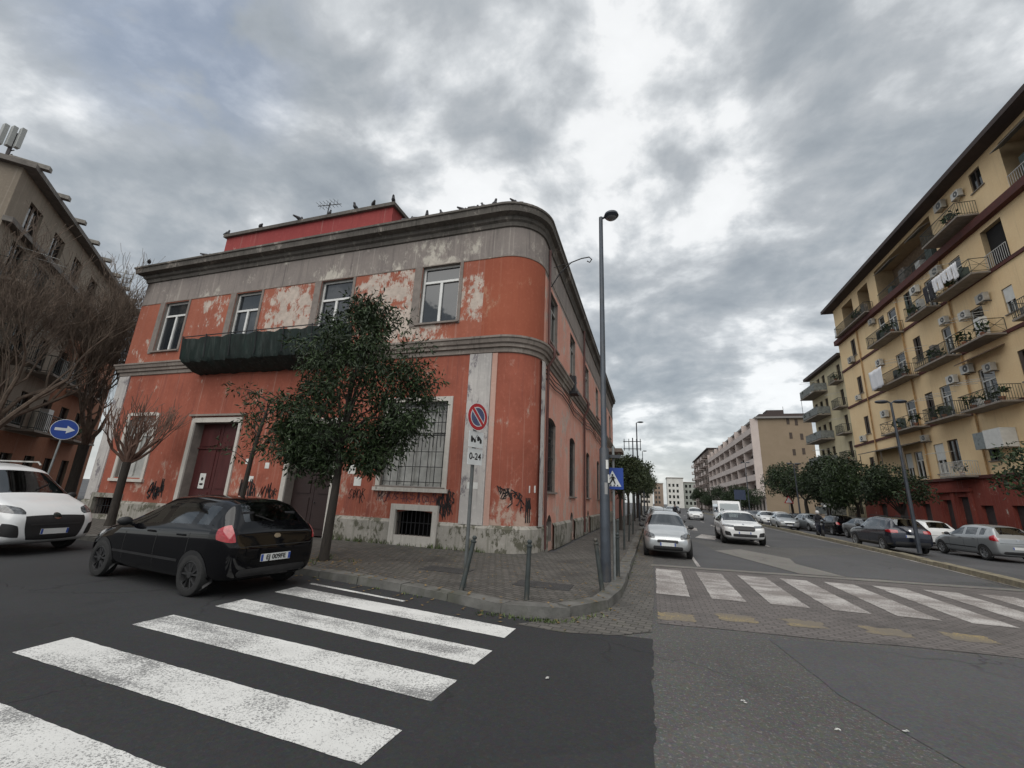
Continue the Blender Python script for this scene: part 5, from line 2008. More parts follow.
for u0, u1, z in ((37.4, 39.6, 24.3), (42, 45, 24.2), (26.8, 29.8, 24.4)):
    b = MB()
    b.hexa([FY.P(u0, .0, z), FY.P(u1, .0, z), FY.P(u1, .75, z - .45), FY.P(u0, .75, z - .45), FY.P(u0, .0, z + .04), FY.P(u1, .0, z + .04), FY.P(u1, .75, z - .41), FY.P(u0, .75, z - .41)])
    b.build('awning', mat('awning_grey', (.2, .19, .17), .85, coords='pos', var=.3), yb)
# white cabinet hung out on the first floor
b = MB()
b.fbox(FY, 34.5, 36.0, .02, .8, 6.15, 7.35)
b.build('white_cabinet', M_shut_white, yb)
b = MB()
b.fbox(FY, 36.0, 37.05, .02, .75, 6.2, 7.3)
b.build('glazed_cabinet', mat('glazed_grey', (.12, .14, .14), .3, coords='pos', var=.4), yb)
# condensers
def condenser(parent, fr, u, z):
    b = MB()
    k_ = yr.uniform(.8, 1.12)
    fr = Fr(fr.P(u, 0, z), fr.u * 1, fr.n)
    fr.o, u, z = fr.o, 0, 0
    b.fbox(fr, u - .42 * k_, u + .42 * k_, .12, .42, z - .3 * k_, z + .3 * k_, 0)
    b.lathe(fr.P(u - .1, .421, z), fr.n, [(0, .24 * k_), (.012, .23 * k_)], 16, 1)
    b.lathe(fr.P(u - .1, .434, z), fr.n, [(0, .07), (.006, .06)], 8, 0)
    for e in (-.3, .3):
        b.fbox(fr, u + e - .02, u + e + .02, 0, .44, z - .35, z - .3, 1)
    return b.build('air_conditioner', [M_ac if yr.random() < .6 else mat('ac_casing_dirty', (.36, .34, .3), .6, coords='pos', var=.2, dirt=((.2, .16, .13), .6, 5)), mat('ac_grille', (.08, .08, .08), .7, coords='pos')], parent)


for u, z in ((35.6, 24.4), (47.9, 20.2), (53.4, 18.0), (47.9, 15.9), (53.3, 13.7), (38.0, 16.1), (35.9, 15.6), (53.8, 9.35), (48.7, 11.0), (38.6, 11.6), (36.9, 11.9), (34.9, 11.4), (37.6, 20.0), (40.5, 19.9), (33.8, 24.0), (43.3, 7.9), (34.0, 16.0)):
    condenser(yb, FY, u, z)
# laundry and sheets hanging outside
def cloth(parent, fr, u0, u1, z0, z1, w, m, seed, name='cloth'):
    r_ = random.Random(seed)
    b = MB()
    n, k = 8, 6
    G = [[fr.P(u0 + (u1 - u0) * i / n + r_.uniform(-.02, .02), w + .04 * math.sin(i * 1.7 + j * .5) + r_.uniform(-.01, .01), z1 + (z0 + (r_.uniform(0, .18) if j == k else 0) - z1) * j / k) for j in range(k + 1)] for i in range(n + 1)]
    for i in range(n):
        for j in range(k):
            b.quad(G[i][j], G[i + 1][j], G[i + 1][j + 1], G[i][j + 1])
    o = b.build(name, m, parent, smooth=True)
    sd = o.modifiers.new('t', 'SOLIDIFY')
    sd.thickness = .008
    return o


M_cloth = mat('cloth_white', (.72, .72, .74), .9, coords='pos', var=.06)
M_clothd = mat('cloth_dark', (.03, .03, .035), .9, coords='pos', var=.3)
lt = thing('hanging_laundry', 'white laundry hanging over the long fourth floor balcony of the yellow block', 'laundry', (20.6, 34.9, 18.3))
for k in range(5):
    cloth(lt, FY, 33.7 + k * .55, 34.2 + k * .55, 17.5 + (k % 3) * .15, 18.75, 1.32, M_cloth, k)
for k in range(2):
    cloth(lt, FY, 36.5 + k * .6, 37.0 + k * .6, 17.3, 18.7, 1.3, M_clothd, k + 9)
sh = thing('bed_sheet', 'plain white bed sheet spread over the dark third floor balcony railing', 'sheet', (20.7, 46.9, 13.6))
cloth(sh, FY, 45.6, 47.9, 13.0, 14.9, 1.25, M_cloth, 31, 'sheet')


def simple_block(name, label, fr, u0, u1, depth, z1, wm, floors, z0f, fh, wins, mw=None, mp=None, roof=.6, roofm=None, bal=None, seed=1, wz=1.4, sillz=.9, railm=None, nwin_w=1.0, wname='window'):
    """facade with real window openings on a box; wins: window centres along u; bal: (u0, u1) strips"""
    t = thing(name, label, 'building', fr.P((u0 + u1) / 2, 0, 0))
    ops = [(u - nwin_w / 2, u + nwin_w / 2, z0f + f * fh + sillz, z0f + f * fh + sillz + wz, 0, .2) for f in range(floors) for u in wins]
    ops = [o for o in ops if o[3] < z1]
    b = MB()
    wallgrid(b, fr, u0, u1, 0, z1, ops, rev=0)
    for u in (u0, u1):
        b.quad(fr.P(u, 0, 0), fr.P(u, -depth, 0), fr.P(u, -depth, z1), fr.P(u, 0, z1), 1)
    b.quad(fr.P(u0, -depth, 0), fr.P(u1, -depth, 0), fr.P(u1, -depth, z1), fr.P(u0, -depth, z1), 1)
    b.build('wall', wm if isinstance(wm, list) else [wm, wm], t)
    b = MB()
    b.quad(fr.P(u0 + .1, -.3, .1), fr.P(u1 - .1, -.3, .1), fr.P(u1 - .1, -.3, z1 - .1), fr.P(u0 + .1, -.3, z1 - .1))
    b.build('interior_dark_sheet', M_dark, t)  # darkness inside the block painted as a near-black sheet
    b = MB()
    b.fbox(fr, u0 - roof, u1 + roof, -depth - roof, roof, z1, z1 + .35)
    b.build('roof', roofm or M_soffit, t)
    proto = None
    for o in ops:
        b = MB()
        a, c, e, g = o[:4]
        b.fbox(fr, a, a + .06, -.16, -.1, e, g)
        b.fbox(fr, c - .06, c, -.16, -.1, e, g)
        b.fbox(fr, (a + c) / 2 - .03, (a + c) / 2 + .03, -.16, -.1, e, g)
        b.fbox(fr, a + .06, c - .06, -.16, -.1, g - .06, g)
        b.quad(fr.P(a + .02, -.14, e), fr.P(c - .02, -.14, e), fr.P(c - .02, -.14, g), fr.P(a + .02, -.14, g), 1)
        b.build(wname, [mw or M_shut_white, mp or M_glassdark], t)
    return t


# second block beyond the yellow one, with deep dark balconies
M_olive = plaster('render_olive_yellow', (.52, .45, .29), (.6, .52, .35), -.1, streak=.3, streakcol=(.3, .26, .15))
FY2 = Fr((22.3, 0, 0), (0, 1, 0), (-1, 0, 0))
t2 = simple_block('apartment_building', 'narrow olive yellow block with deep balconies just beyond the ochre one', FY2, 57.2, 68, 12, 19.6, M_olive, 6, 1.2, 3.1, (58.4, 63.2, 65, 66.8), mw=M_shut_brown, wz=1.9, sillz=.4)
for f in range(6):
    balcony(t2, FY2, 62.3, 67.9, 1.3 + f * 3.1, 1.5, 1, mat('parapet_grey', (.17, .18, .17), .8, coords='pos', var=.4), 3, seed=60 + f, slabm=M_slab)
    balcony(t2, FY2, 57.4, 59.5, 1.3 + f * 3.1, .9, 0, M_rail, 1, seed=80 + f)

# beige slab block with strip balconies
M_beige = plaster('render_beige', (.25, .195, .135), (.29, .225, .16), -.3, streak=.12, streakcol=(.3, .24, .18))
M_pale = plaster('render_pale_pink', (.5, .43, .4), (.6, .52, .48), -.1, streak=.3, streakcol=(.36, .31, .28))
FB = Fr((21.0, 0, 0), (0, 1, 0), (-1, 0, 0))
wins = [96 + k * 2.9 for k in range(23)]
t3 = simple_block('apartment_building', 'long beige block with pale strip balconies and a blank brown end wall', FB, 94, 163, 9.2, 19.0, [M_pale, M_beige], 6, 1.0, 3.05, wins, mw=M_shut_brown, wz=2.0, sillz=.25, roof=.5, roofm=mat('roof_pale_grey', (.22, .21, .2), .8, coords='pos'), nwin_w=1.7)
for f in range(1, 6):
    z = 1.0 + f * 3.05
    b = MB()
    b.fbox(FB, 94.1, 162.9, 0, 1.4, z - .15, z + .05)
    o = b.build('strip_balcony', M_pale, t3)
    b = MB()
    b.fbox(FB, 94.1, 162.9, 1.3, 1.4, z + .05, z + 1.0)
    b.fbox(FB, 94.1, 94.2, 0, 1.3, z + .05, z + 1.0)
    b.build('parapet', M_pale, o)
for k in range(9):
    b = MB()
    b.fbox(FB, 94.02 + k * 8.6, 94.4 + k * 8.6, .01, 1.36, 4.0, 19)
    b.build('fin', M_pale, t3)
# small windows and outside pipe on the end wall
FBE = Fr((0, 94, 0), (1, 0, 0), (0, -1, 0))
for (u, z) in ((28.0, 14.8), (26.2, 15.0), (28.0, 12.0), (26.4, 11.8), (28.3, 9.2), (26.5, 9.0), (27.4, 17.6), (26.0, 17.8)):
    b = MB()
    b.fbox(FBE, u, u + .5, 0, .04, z, z + 1.2)
    b.build('end_window', M_shut_brown, t3)
b = MB()
b.box(21.4, 30, 94.2, 100, 19.35, 20.0)
b.box(23, 26, 95, 98, 20.0, 20.9)
b.build('roof_structure', M_soffit, t3)
b = MB()
b.tube([(29.6, 96, 19.3), (29.6, 96, 23.0)], .04, 5)
b.tube([(26.5, 97, 19.3), (26.5, 97, 22.0)], .04, 5)
b.build('roof_mast', M_iron, t3)

# dark block farther on, with stacked balconies
FD = Fr((20.5, 0, 0), (0, 1, 0), (-1, 0, 0))
M_dk = plaster('render_grey_brown', (.2, .16, .14), (.28, .23, .2), 0, streak=.4, streakcol=(.12, .1, .09))
t4 = simple_block('apartment_building', 'tall dark grey brown block with stacked balconies beyond the beige block', FD, 166, 222, 12, 21.5, M_dk, 7, .8, 2.95, [168 + k * 4.5 for k in range(12)], mw=M_shut_brown, wz=1.8, sillz=.4, nwin_w=1.6)
for f in range(7):
    for k in range(6):
        u = 167 + k * 9.2
        b = MB()
        z = .9 + f * 2.95
        b.fbox(FD, u, u + 5, 0, 1.5, z - .15, z)
        b.fbox(FD, u, u + 5, 1.4, 1.5, z, z + 1)
        b.build('balcony', M_pale if (f + k) % 3 else M_dk, t4)
# end of the street
for k, (x0, x1, Y, z, m_, lb, fl) in enumerate([(9.0, 17.2, 250, 15.5, plaster('render_white', (.6, .59, .55), (.68, .67, .63), -.1, streak=.25), 'white apartment block closing the view at the end of the street', 5),
                                                (17.8, 25.5, 256, 13.6, plaster('render_grey_green', (.3, .32, .29), (.38, .4, .36), -.1), 'grey green block right of the white one at the street end', 4),
                                                (2.5, 8.2, 300, 14.5, plaster('render_brown', (.25, .19, .15), (.32, .25, .2), -.1), 'brown block left of the white one at the street end', 5),
                                                (-6.0, 1.5, 290, 12.0, plaster('render_cream', (.55, .5, .44), (.62, .57, .5), -.1), 'cream block at the street end half hidden by the left street trees', 4),
                                                (26.5, 36, 262, 16, plaster('render_tan', (.4, .34, .27), (.46, .4, .32), -.1), 'tan block at the street end behind the dark balconied block', 5)]):
    fr = Fr((0, Y, 0), (1, 0, 0), (0, -1, 0))
    ww = [x0 + 1.2 + j * 2.0 for j in range(int((x1 - x0 - 1) / 2.0) + 0)]
    simple_block('apartment_building', lb, fr, x0, x1, 14, z, m_, fl, 1.0, 3.0, ww, mw=M_shut_green, wz=1.6, nwin_w=1.1, roof=.3, roofm=M_slab)
# low red annex past the corner building
M_annex = plaster('annex_pink', (.4, .17, .14), (.48, .24, .2), .1, streak=.4)
FA = Fr((-3.5, 0, 0), (0, 1, 0), (1, 0, 0))
simple_block('annex_building', 'low pinkish red annex joined on past the corner building', FA, 45.4, 62, 9, 6.2, M_annex, 1, .8, 3.1, (48, 52, 56, 60), mw=M_shut_brown, wz=2.2, sillz=1.2, roof=.2, roofm=M_cornice)

# the building on the left, standing askew behind the bare trees
LU = Vector((-.74, .67, 0)).normalized()
LN = Vector((.67, .74, 0)).normalized()
FL = Fr((-32.5, 13, 0), LU, LN)
M_lb = plaster('render_brown_grey', (.25, .21, .165), (.32, .27, .215), 0, streak=.4, streakcol=(.13, .11, .09))
M_lbo = plaster('render_orange_brown', (.26, .11, .06), (.32, .145, .085), 0, streak=.35, streakcol=(.2, .1, .06))
lb = thing('apartment_building', 'brown grey block with roof fins behind the bare trees on the left', 'building', FL.P(4, 0, 0))
ops = [(u, u + 1.3, z, z + 1.9, 0, .25) for z in (1.0, 4.4, 7.6, 10.8) for u in (-5, -2.2, .6, 3.4, 6.2, 9.0, 11.8)] + [(-4.8 + k * 3, -3.4 + k * 3, 13.5, 15.0, 0, .25) for k in range(6)]
b = MB()
wallgrid(b, FL, -6.3, 14.2, 0, 15.9, ops, lambda u, z: 1 if (z < 13.2 and u > 4) or z < 4 else 0, rev=0, us=(4,), zs=(4.0, 13.2))
b.quad(FL.P(-6.3, 0, 0), FL.P(-6.3, -14, 0), FL.P(-6.3, -14, 15.9), FL.P(-6.3, 0, 15.9), 0)
b.quad(FL.P(14.2, 0, 0), FL.P(14.2, -14, 0), FL.P(14.2, -14, 15.9), FL.P(14.2, 0, 15.9), 0)
b.quad(FL.P(-6.3, -14, 0), FL.P(14.2, -14, 0), FL.P(14.2, -14, 15.9), FL.P(-6.3, -14, 15.9), 0)
b.build('wall', [M_lb, M_lbo], lb)
b = MB()
b.quad(FL.P(-6.2, -.4, 0), FL.P(14.1, -.4, 0), FL.P(14.1, -.4, 15.7), FL.P(-6.2, -.4, 15.7))
b.build('interior_dark_sheet', M_dark, lb)  # near-black sheet in place of the dark rooms
b = MB()
b.fbox(FL, -6.6, 14.5, -14.2, .5, 15.9, 16.15)
b.fbox(FL, -6.4, 14.3, .0, .35, 13.0, 13.25)
b.build('roof', mat('roof_concrete', (.17, .155, .14), .9, coords='pos', var=.3), lb)
for k in range(9):
    b = MB()
    u = -6.3 + k * 2.5
    b.fbox(FL, u, u + .3, -.6, .8, 16.16, 16.38)
    b.build('roof_fin', mat('fin_concrete', (.25, .235, .21), .9, coords='pos', var=.3), lb)
for (a, c, e, g, _, _) in ops:
    b = MB()
    b.fbox(FL, a, a + .07, -.2, -.14, e, g)
    b.fbox(FL, c - .07, c, -.2, -.14, e, g)
    b.fbox(FL, (a + c) / 2 - .04, (a + c) / 2 + .04, -.2, -.14, e, g)
    b.quad(FL.P(a + .05, -.18, e), FL.P(c - .05, -.18, e), FL.P(c - .05, -.18, g), FL.P(a + .05, -.18, g), 1)
    b.build('window', [M_shut_brown, M_glassdark], lb)
for f, z in enumerate((4.2, 7.4, 10.6)):
    for k, u in enumerate((-5.6, .2, 6.0)):
        balcony(lb, FL, u, u + 4.2, z, 1.1, 0, M_rail, 1, seed=100 + f * 4 + k, bars=.22)
# end wall windows
FLE = Fr(FL.P(-6.3, 0, 0), -LN, -LU)
for z in (1, 4.4, 7.6, 10.8, 13.6):
    for u in (1.2, 4.2, 7.2):
        b = MB()
        b.fbox(FLE, u, u + 1.2, 0, .05, z, z + 1.5)
        b.build('end_window', M_shut_brown, lb)
# penthouse
b = MB()
b.fbox(FL, -5.2, 4, -9, -2.2, 16.15, 17.6)
b.build('penthouse', M_lb, lb)
P0 = FL.P(-6.0, -.8, 16.15)
ca = thing('cell_antenna', 'grey panel antenna mast on the near corner of the left roof', 'antenna', P0)
b = MB()
b.tube([P0, P0 + Vector((0, 0, 1.6))], .07, 6)
for k in range(5):
    b.tube([P0 + Vector((-.14, 0, .3 + k * .25)), P0 + Vector((.14, .1, .4 + k * .25))], .03, 4)
b.build('mast', mat('mast_dark', (.06, .05, .05), .6), ca)
for e in (-.33, .0, .33):
    b = MB()
    q = P0 + Vector((e * .75, e * .6 - .1, .75))
    b.box(q.x - .13, q.x + .13, q.y - .08, q.y + .08, q.z, q.z + 1.1)
    b.build('antenna_panel', mat('antenna_grey', (.36, .37, .36), .6, var=.1), ca)
P1 = FL.P(11.4, -.5, 16.15)
ta = thing('rooftop_aerial', 'slim television aerial near the far end of the left roof', 'aerial', P1)
b = MB()
b.tube([P1, P1 + Vector((.1, 0, 2.6))], .05, 6)
b.build('mast', M_pipegrey, ta)
b = MB()
for z in (1.5, 1.9, 2.3):
    b.tube([P1 + Vector((-.1, -.3, z)), P1 + Vector((.4, .4, z + .05))], .03, 4)
    b.tube([P1 + Vector((.4, .4, z - .4)), P1 + Vector((.42, .42, z + .3))], .04, 4)
b.build('antenna', M_pipegrey, ta)

# ------------------------------------------------------------------ trees
def leafmat(name, c1, c2, rough=.5):
    if name in MC:
        return MC[name]
    m = bpy.data.materials.new(name)
    m.use_nodes = True
    t = NT(m.node_tree)
    b = t.n['Principled BSDF']
    g = t.node('ShaderNodeNewGeometry')
    c = t.ramp(g.outputs['Random Per Island'], [(.0, c1), (.8, c2), (1.0, tuple(k * 1.5 for k in c2))])
    n = t.noise(t.obj(), 1.1, 3, .5)
    c = t.mix(t.step(n, .4, .65), t.vmul(c, (.75, .8, .75)), c)
    t.put(b.inputs['Base Color'], c)
    b.inputs['Roughness'].default_value = rough
    b.inputs['Specular IOR Level'].default_value = .4
    MC[name] = m
    return m


M_leaf = leafmat('leaf_dark', (.011, .021, .008), (.036, .06, .02), .55)
M_leaf2 = leafmat('leaf_mid', (.01, .02, .008), (.031, .05, .018), .55)
M_leaf3 = leafmat('leaf_olive', (.022, .034, .014), (.05, .066, .026), .6)
M_bark = mat('bark_dark', (.034, .028, .023), .9, var=.4, scale=6, bump=.8, stretch=(3, 3, .6))
M_twig = mat('twig_brown', (.12, .088, .066), .9, var=.4, scale=4)
M_twigr = mat('twig_reddish', (.13, .075, .055), .9, var=.4, scale=4)


def leaf_mesh(name, clumps, per, rad, size, m, seed, aspect=.38, droop=.3):
    rg = np.random.default_rng(seed)
    C_ = np.array(clumps, float)
    n = len(C_) * per
    c = np.repeat(C_, per, 0)
    rr = rad if np.isscalar(rad) else np.repeat(np.array(rad), per)[:, None]
    d = rg.normal(size=(n, 3))
    d /= np.linalg.norm(d, axis=1)[:, None]
    p = c + d * (rg.random((n, 1)) ** .5) * rr * np.array([1, 1, .8])
    ax = d * .8 + rg.normal(size=(n, 3)) * .7
    ax[:, 2] -= droop
    ax /= np.linalg.norm(ax, axis=1)[:, None]
    side = np.cross(ax, rg.normal(size=(n, 3)))
    side /= np.linalg.norm(side, axis=1)[:, None]
    L = size * rg.uniform(.45, 1.4, (n, 1))
    nrm = np.cross(ax, side)
    v = np.stack([p, p + ax * L * .5 + side * L * aspect * .5 + nrm * L * .05, p + ax * L - nrm * L * .08, p + ax * L * .5 - side * L * aspect * .5 + nrm * L * .05], 1).reshape(-1, 3)
    f = np.arange(n * 4).reshape(-1, 4)
    me = bpy.data.meshes.new(name)
    me.from_pydata(v.tolist(), [], f.tolist())
    me.materials.append(m)
    return me


def crown_clumps(n, rx, ry, rz, cz, seed, lobes=7, shell=.55):
    r_ = random.Random(seed)
    lob = []
    for k in range(lobes):
        a = r_.uniform(0, 6.28)
        e = r_.uniform(-.7, 1)
        q = math.sqrt(max(0, 1 - e * e))
        s = r_.uniform(.35, .75)
        lob.append((rx * s * q * math.cos(a), ry * s * q * math.sin(a), cz + rz * s * e, r_.uniform(.38, .6)))
    out = []
    while len(out) < n:
        l = lob[r_.randrange(lobes)]
        a = r_.uniform(0, 6.28)
        e = r_.uniform(-1, 1)
        q = math.sqrt(1 - e * e)
        s = l[3] * (shell + (1 - shell) * r_.random())
        out.append((l[0] + rx * s * q * math.cos(a), l[1] + ry * s * q * math.sin(a), l[2] + rz * s * e * .9))
    return out, lob


def trunk_mb(h, r, lean=(0, 0), lob=(), seed=1, fork=None):
    r_ = random.Random(seed)
    b = MB()
    top = Vector((lean[0], lean[1], h))
    pts = [Vector((0, 0, -.05)), Vector((lean[0] * .1, lean[1] * .1, .15))] + [Vector((lean[0] * t + r_.uniform(-.03, .03), lean[1] * t + r_.uniform(-.03, .03), h * t)) for t in (.3, .55, .8, 1)]
    b.tube(pts, [r * 1.45, r * 1.1, r, r * .9, r * .82, r * .75], 10)
    for l in lob:
        e = Vector(l[:3])
        m1 = top.lerp(e, .45) + Vector((r_.uniform(-.15, .15), r_.uniform(-.15, .15), r_.uniform(.0, .25)))
        b.tube([top - Vector((0, 0, .1)), m1, e], [r * .5, r * .28, r * .08], 6)
        for k in range(3):
            q = e + Vector((r_.uniform(-.8, .8), r_.uniform(-.8, .8), r_.uniform(-.2, .8))) * .9
            b.tube([m1.lerp(e, .6), e.lerp(q, .5) + Vector((0, 0, .1)), q], [r * .16, r * .09, r * .03], 4)
    return b


def leafy_tree(name, label, loc, h, r, crown, n, per, rad, size, m, seed, lean=(0, 0), group=None, aspect=.38, droop=.3, lobes=8, cat='tree'):
    t = thing(name, label, cat, loc, worldc=False, group=group)
    cl, lob = crown_clumps(n, *crown, seed, lobes)
    o = trunk_mb(h, r, lean, lob, seed).build('trunk', M_bark, t, smooth=True)
    me = leaf_mesh('crown', cl, per, rad, size, m, seed, aspect, droop)
    c = bpy.data.objects.new('crown', me)
    COL.objects.link(c)
    c.parent = t
    return t


# the dense evergreen in front of the red building
big = thing('evergreen_tree', 'dense dark evergreen street tree with leaning trunk before the red facade', 'tree', (-7.38, 8.85, .1), worldc=False)
rT = random.Random(21)
lob = [(-.5, .2, 4.5, .9), (.5, -.1, 4.8, .9), (-1.3, .0, 3.9, .8), (1.3, .2, 4.0, .8), (-.1, .3, 5.7, .7), (.5, .1, 6.0, .55), (-.75, -.3, 5.3, .7), (1.0, -.2, 4.9, .75), (-1.75, .2, 3.3, .55), (.9, .3, 3.2, .65), (-.5, -.5, 3.5, .8), (1.75, 0, 3.5, .5), (-1.4, .4, 4.6, .6),
       (0.15, 0, 6.4, .4), (1.8, .1, 4.4, .45), (.3, .2, 2.75, .5), (-.8, .2, 2.7, .55), (1.25, .1, 2.85, .45), (-1.4, 0, 2.85, .45), (-1.2, 0, 2.45, .42), (.9, .1, 2.5, .4), (-.4, 0, 2.4, .38)]
cl, rd = [], []
for l in lob:
    for k in range(16):
        d = Vector((rT.gauss(0, 1), rT.gauss(0, 1), rT.gauss(0, 1))).normalized() * l[3] * (.45 + .6 * rT.random())
        cl.append((l[0] + d.x, l[1] + d.y, l[2] + d.z))
for k in range(95):      # stray sprays poking out of the outline
    l = lob[rT.randrange(len(lob))]
    d = Vector((rT.gauss(0, 1), rT.gauss(0, .6), rT.gauss(0, .9))).normalized() * l[3] * rT.uniform(1.0, 1.6)
    cl.append((l[0] + d.x, l[1] + d.y, l[2] + d.z))
trunk_mb(2.9, .105, (.0, 0), lob, 5).build('trunk', M_bark, big, smooth=True)
c = bpy.data.objects.new('crown', leaf_mesh('crown', cl, 62, .31, .14, M_leaf, 3, .3, .55))
COL.objects.link(c)
c.parent = big
# thin leaning young tree left of it
yt = thing('young_tree', 'thin leaning young tree with sparse drooping leaves between the two doors', 'tree', (-12.35, 10.6, .1), worldc=False)
b = MB()
b.tube([(0, 0, -.05), (.05, 0, 1.2), (.12, 0, 2.6), (.3, 0, 3.7), (.42, .05, 4.5)], [.085, .075, .065, .045, .015], 8)
tips = []
for k in range(12):
    z = 2.5 + k * .19
    a = rT.uniform(0, 6.28)
    L = rT.uniform(.5, 1.3)
    e = (.12 + (z - 2.5) * .13 + L * math.cos(a), L * math.sin(a) * .7, z + rT.uniform(-.1, .35))
    b.tube([(.1 + (z - 2.5) * .13, 0, z - .2), ((.1 + e[0]) / 2, e[1] / 2, z + .15), e], [.025, .015, .006], 4)
    tips += [e, ((e[0] + .2) / 2, e[1] / 2, z + .1)]
b.build('trunk', M_bark, yt, smooth=True)
c = bpy.data.objects.new('crown', leaf_mesh('crown', tips, 34, .34, .16, M_leaf, 8, .3, .6))
COL.objects.link(c)
c.parent = yt
# low shrub twigs by the door behind the car


def branch(b, p, d, L, r, depth, r_, up=.25, spread=.55, kids=(2, 3), n=5, tipr=.006, bend=.18, tw=None):
    p = Vector(p)
    d = Vector(d).normalized()
    pts, rs = [p], [r]
    q, dd = p, d
    for k in range(3):
        dd = (dd + Vector((r_.gauss(0, bend), r_.gauss(0, bend), r_.gauss(0, bend) + up * .2))).normalized()
        q = q + dd * L / 3
        pts.append(q)
        rs.append(max(tipr, r * (1 - .13 * (k + 1))))
    b.tube(pts, rs, n if r > .03 else 3, cap=False)
    if depth == 0:
        return
    for k in range(r_.randint(*kids)):
        t = r_.uniform(.45, 1.0) if k else 1.0
        i = min(2, int(t * 3))
        o = pts[i].lerp(pts[i + 1], t * 3 - i)
        v = (dd + Vector((r_.gauss(0, spread), r_.gauss(0, spread), r_.gauss(0, spread) + up))).normalized()
        branch(b, o, v, L * r_.uniform(.62, .85), max(tipr, rs[-1] * r_.uniform(.55, .78)), depth - 1, r_, up, spread, kids, n, tipr, bend)


def bare_tree(name, label, loc, h0, r0, limbs, L, depth, seed, m1, m2, up=.25, spread=.5, kids=(2, 4), lean=(0, 0), tipr=.007, limb_r=.5, tilt=.6, group=None, cat='tree'):
    t = thing(name, label, cat, loc, worldc=False, group=group)
    r_ = random.Random(seed)
    b = MB()
    top = Vector((lean[0], lean[1], h0))
    b.tube([(0, 0, -.05), (lean[0] * .1, 0, .2), (lean[0] * .5, lean[1] * .5, h0 * .5), tuple(top)], [r0 * 1.35, r0 * 1.05, r0 * .9, r0 * .95], 10)
    b.build('trunk', m1, t, smooth=True)
    b = MB()
    for k in range(limbs):
        a = 2 * math.pi * k / limbs + r_.uniform(-.3, .3)
        tl = tilt * r_.uniform(.5, 1.3)
        branch(b, top - Vector((0, 0, .08)), (math.cos(a) * tl, math.sin(a) * tl, 1), L * r_.uniform(.8, 1.15), r0 * limb_r, depth, r_, up, spread, kids, 6, tipr)
    b.build('crown', m2, t)
    return t


bare_tree('pollarded_tree', 'small pollarded bare tree with a broom of shoots before the left window', (-18.75, 11.0, .1), 2.3, .14, 13, 1.15, 2, 3, M_bark, M_twigr, up=.55, spread=.2, kids=(3, 5), tipr=.011, limb_r=.4, tilt=.75)
GBT = 'bare trees at the left'
bare_tree('bare_tree', 'bare brown tree with forked trunk just left of the red building', (-28.6, 14.6, .05), 3.4, .24, 7, 2.85, 5, 14, M_bark, M_twig, up=.5, spread=.34, kids=(3, 4), tipr=.007, limb_r=.42, tilt=.36, group=GBT)
bare_tree('bare_tree', 'bare tree at the left picture edge with a dense twig crown', (-27.0, 10.4, .05), 3.4, .26, 7, 3.1, 5, 25, M_bark, M_twig, up=.5, spread=.36, kids=(3, 4), tipr=.0075, limb_r=.42, tilt=.42, group=GBT)

# rows along the main street
GR = 'street trees along the far pavement'
proto = {}
for k, (x, y, h, sc_, kind, lb_) in enumerate([(18.6, 26.6, 0, 1.0, 0, 'dark leafy street tree at the right picture edge over the shopfront'), (17.0, 38.2, 0, .98, 1, 'rounded dark tree by the double lamp post before the yellow block'), (16.8, 44.6, 0, 1.0, 0, 'dark tree left of the double lamp post'),
                                              (16.6, 50.5, 0, 1.18, 1, 'tall dense tree right under the olive yellow block'), (16.4, 56.0, 0, 1.25, 0, 'tallest dense tree left of the olive yellow block'), (16.6, 62.0, 0, 1.15, 1, 'dense tree at the left end of the big clump'),
                                              (16.8, 84, 0, 1.0, 0, 'lone dark tree standing before the beige end wall'), (16.8, 100, 0, 1.0, 1, 'dark tree before the near strip balconies'), (17, 112, 0, 1.05, 0, 'dark tree before the middle strip balconies'), (17, 126, 0, 1.1, 1, 'dark tree before the far strip balconies'), (17, 146, 0, 1.1, 0, 'dark tree between the beige and dark blocks'), (17.5, 172, 0, 1.2, 1, 'farthest dark tree before the dark balconied block')]):
    if kind not in proto:
        t = leafy_tree('street_tree', lb_, (x, y, .12), 1.9, .15, (2.7, 2.7, 2.3, 3.35), 210, 34, .46, .2, M_leaf2 if kind else M_leaf, 31 + kind * 5, group=GR, aspect=.5, lobes=7)
        proto[kind] = t
    else:
        t = dup(proto[kind])
        t['label'] = lb_
    t.location = (x, y, .12)
    sc_ *= 1.1 if k in (2, 3, 4, 5) else 1.0
    t.scale = (sc_ * (1 + .13 * math.sin(k * 2.3)), sc_ * (1 - .1 * math.sin(k * 1.7)), sc_ * (1 + .12 * math.cos(k * 2.9)))
    t.rotation_euler = (0, 0, k * 1.3)
GLT = 'street trees along the left kerb'
for k, (x, y, sc_, lb_) in enumerate([(-1.75, 27.5, .78, 'nearest leafy tree of the left kerb row just past the crossing sign'), (-1.6, 34.5, .9, 'second leafy tree of the left kerb row'), (-1.5, 42, 1.0, 'third leafy tree of the left kerb row'), (-1.4, 51, 1.1, 'fourth leafy tree of the left kerb row'), (-1.2, 62, 1.15, 'fifth leafy tree of the left kerb row'), (-1, 76, 1.2, 'sixth leafy tree of the left kerb row'), (-.6, 95, 1.25, 'farthest leafy tree of the left kerb row')]):
    if 'l' not in proto:
        t = leafy_tree('street_tree', lb_, (x, y, .12), 2.3, .12, (1.5, 1.5, 2.2, 4.0), 150, 34, .42, .22, M_leaf3, 77, group=GLT, aspect=.45, lobes=9)
        proto['l'] = t
    else:
        t = dup(proto['l'])
        t['label'] = lb_
    t.location = (x, y, .12)
    t.scale = (sc_, sc_, sc_)
    t.rotation_euler = (0, 0, k * 2.1)

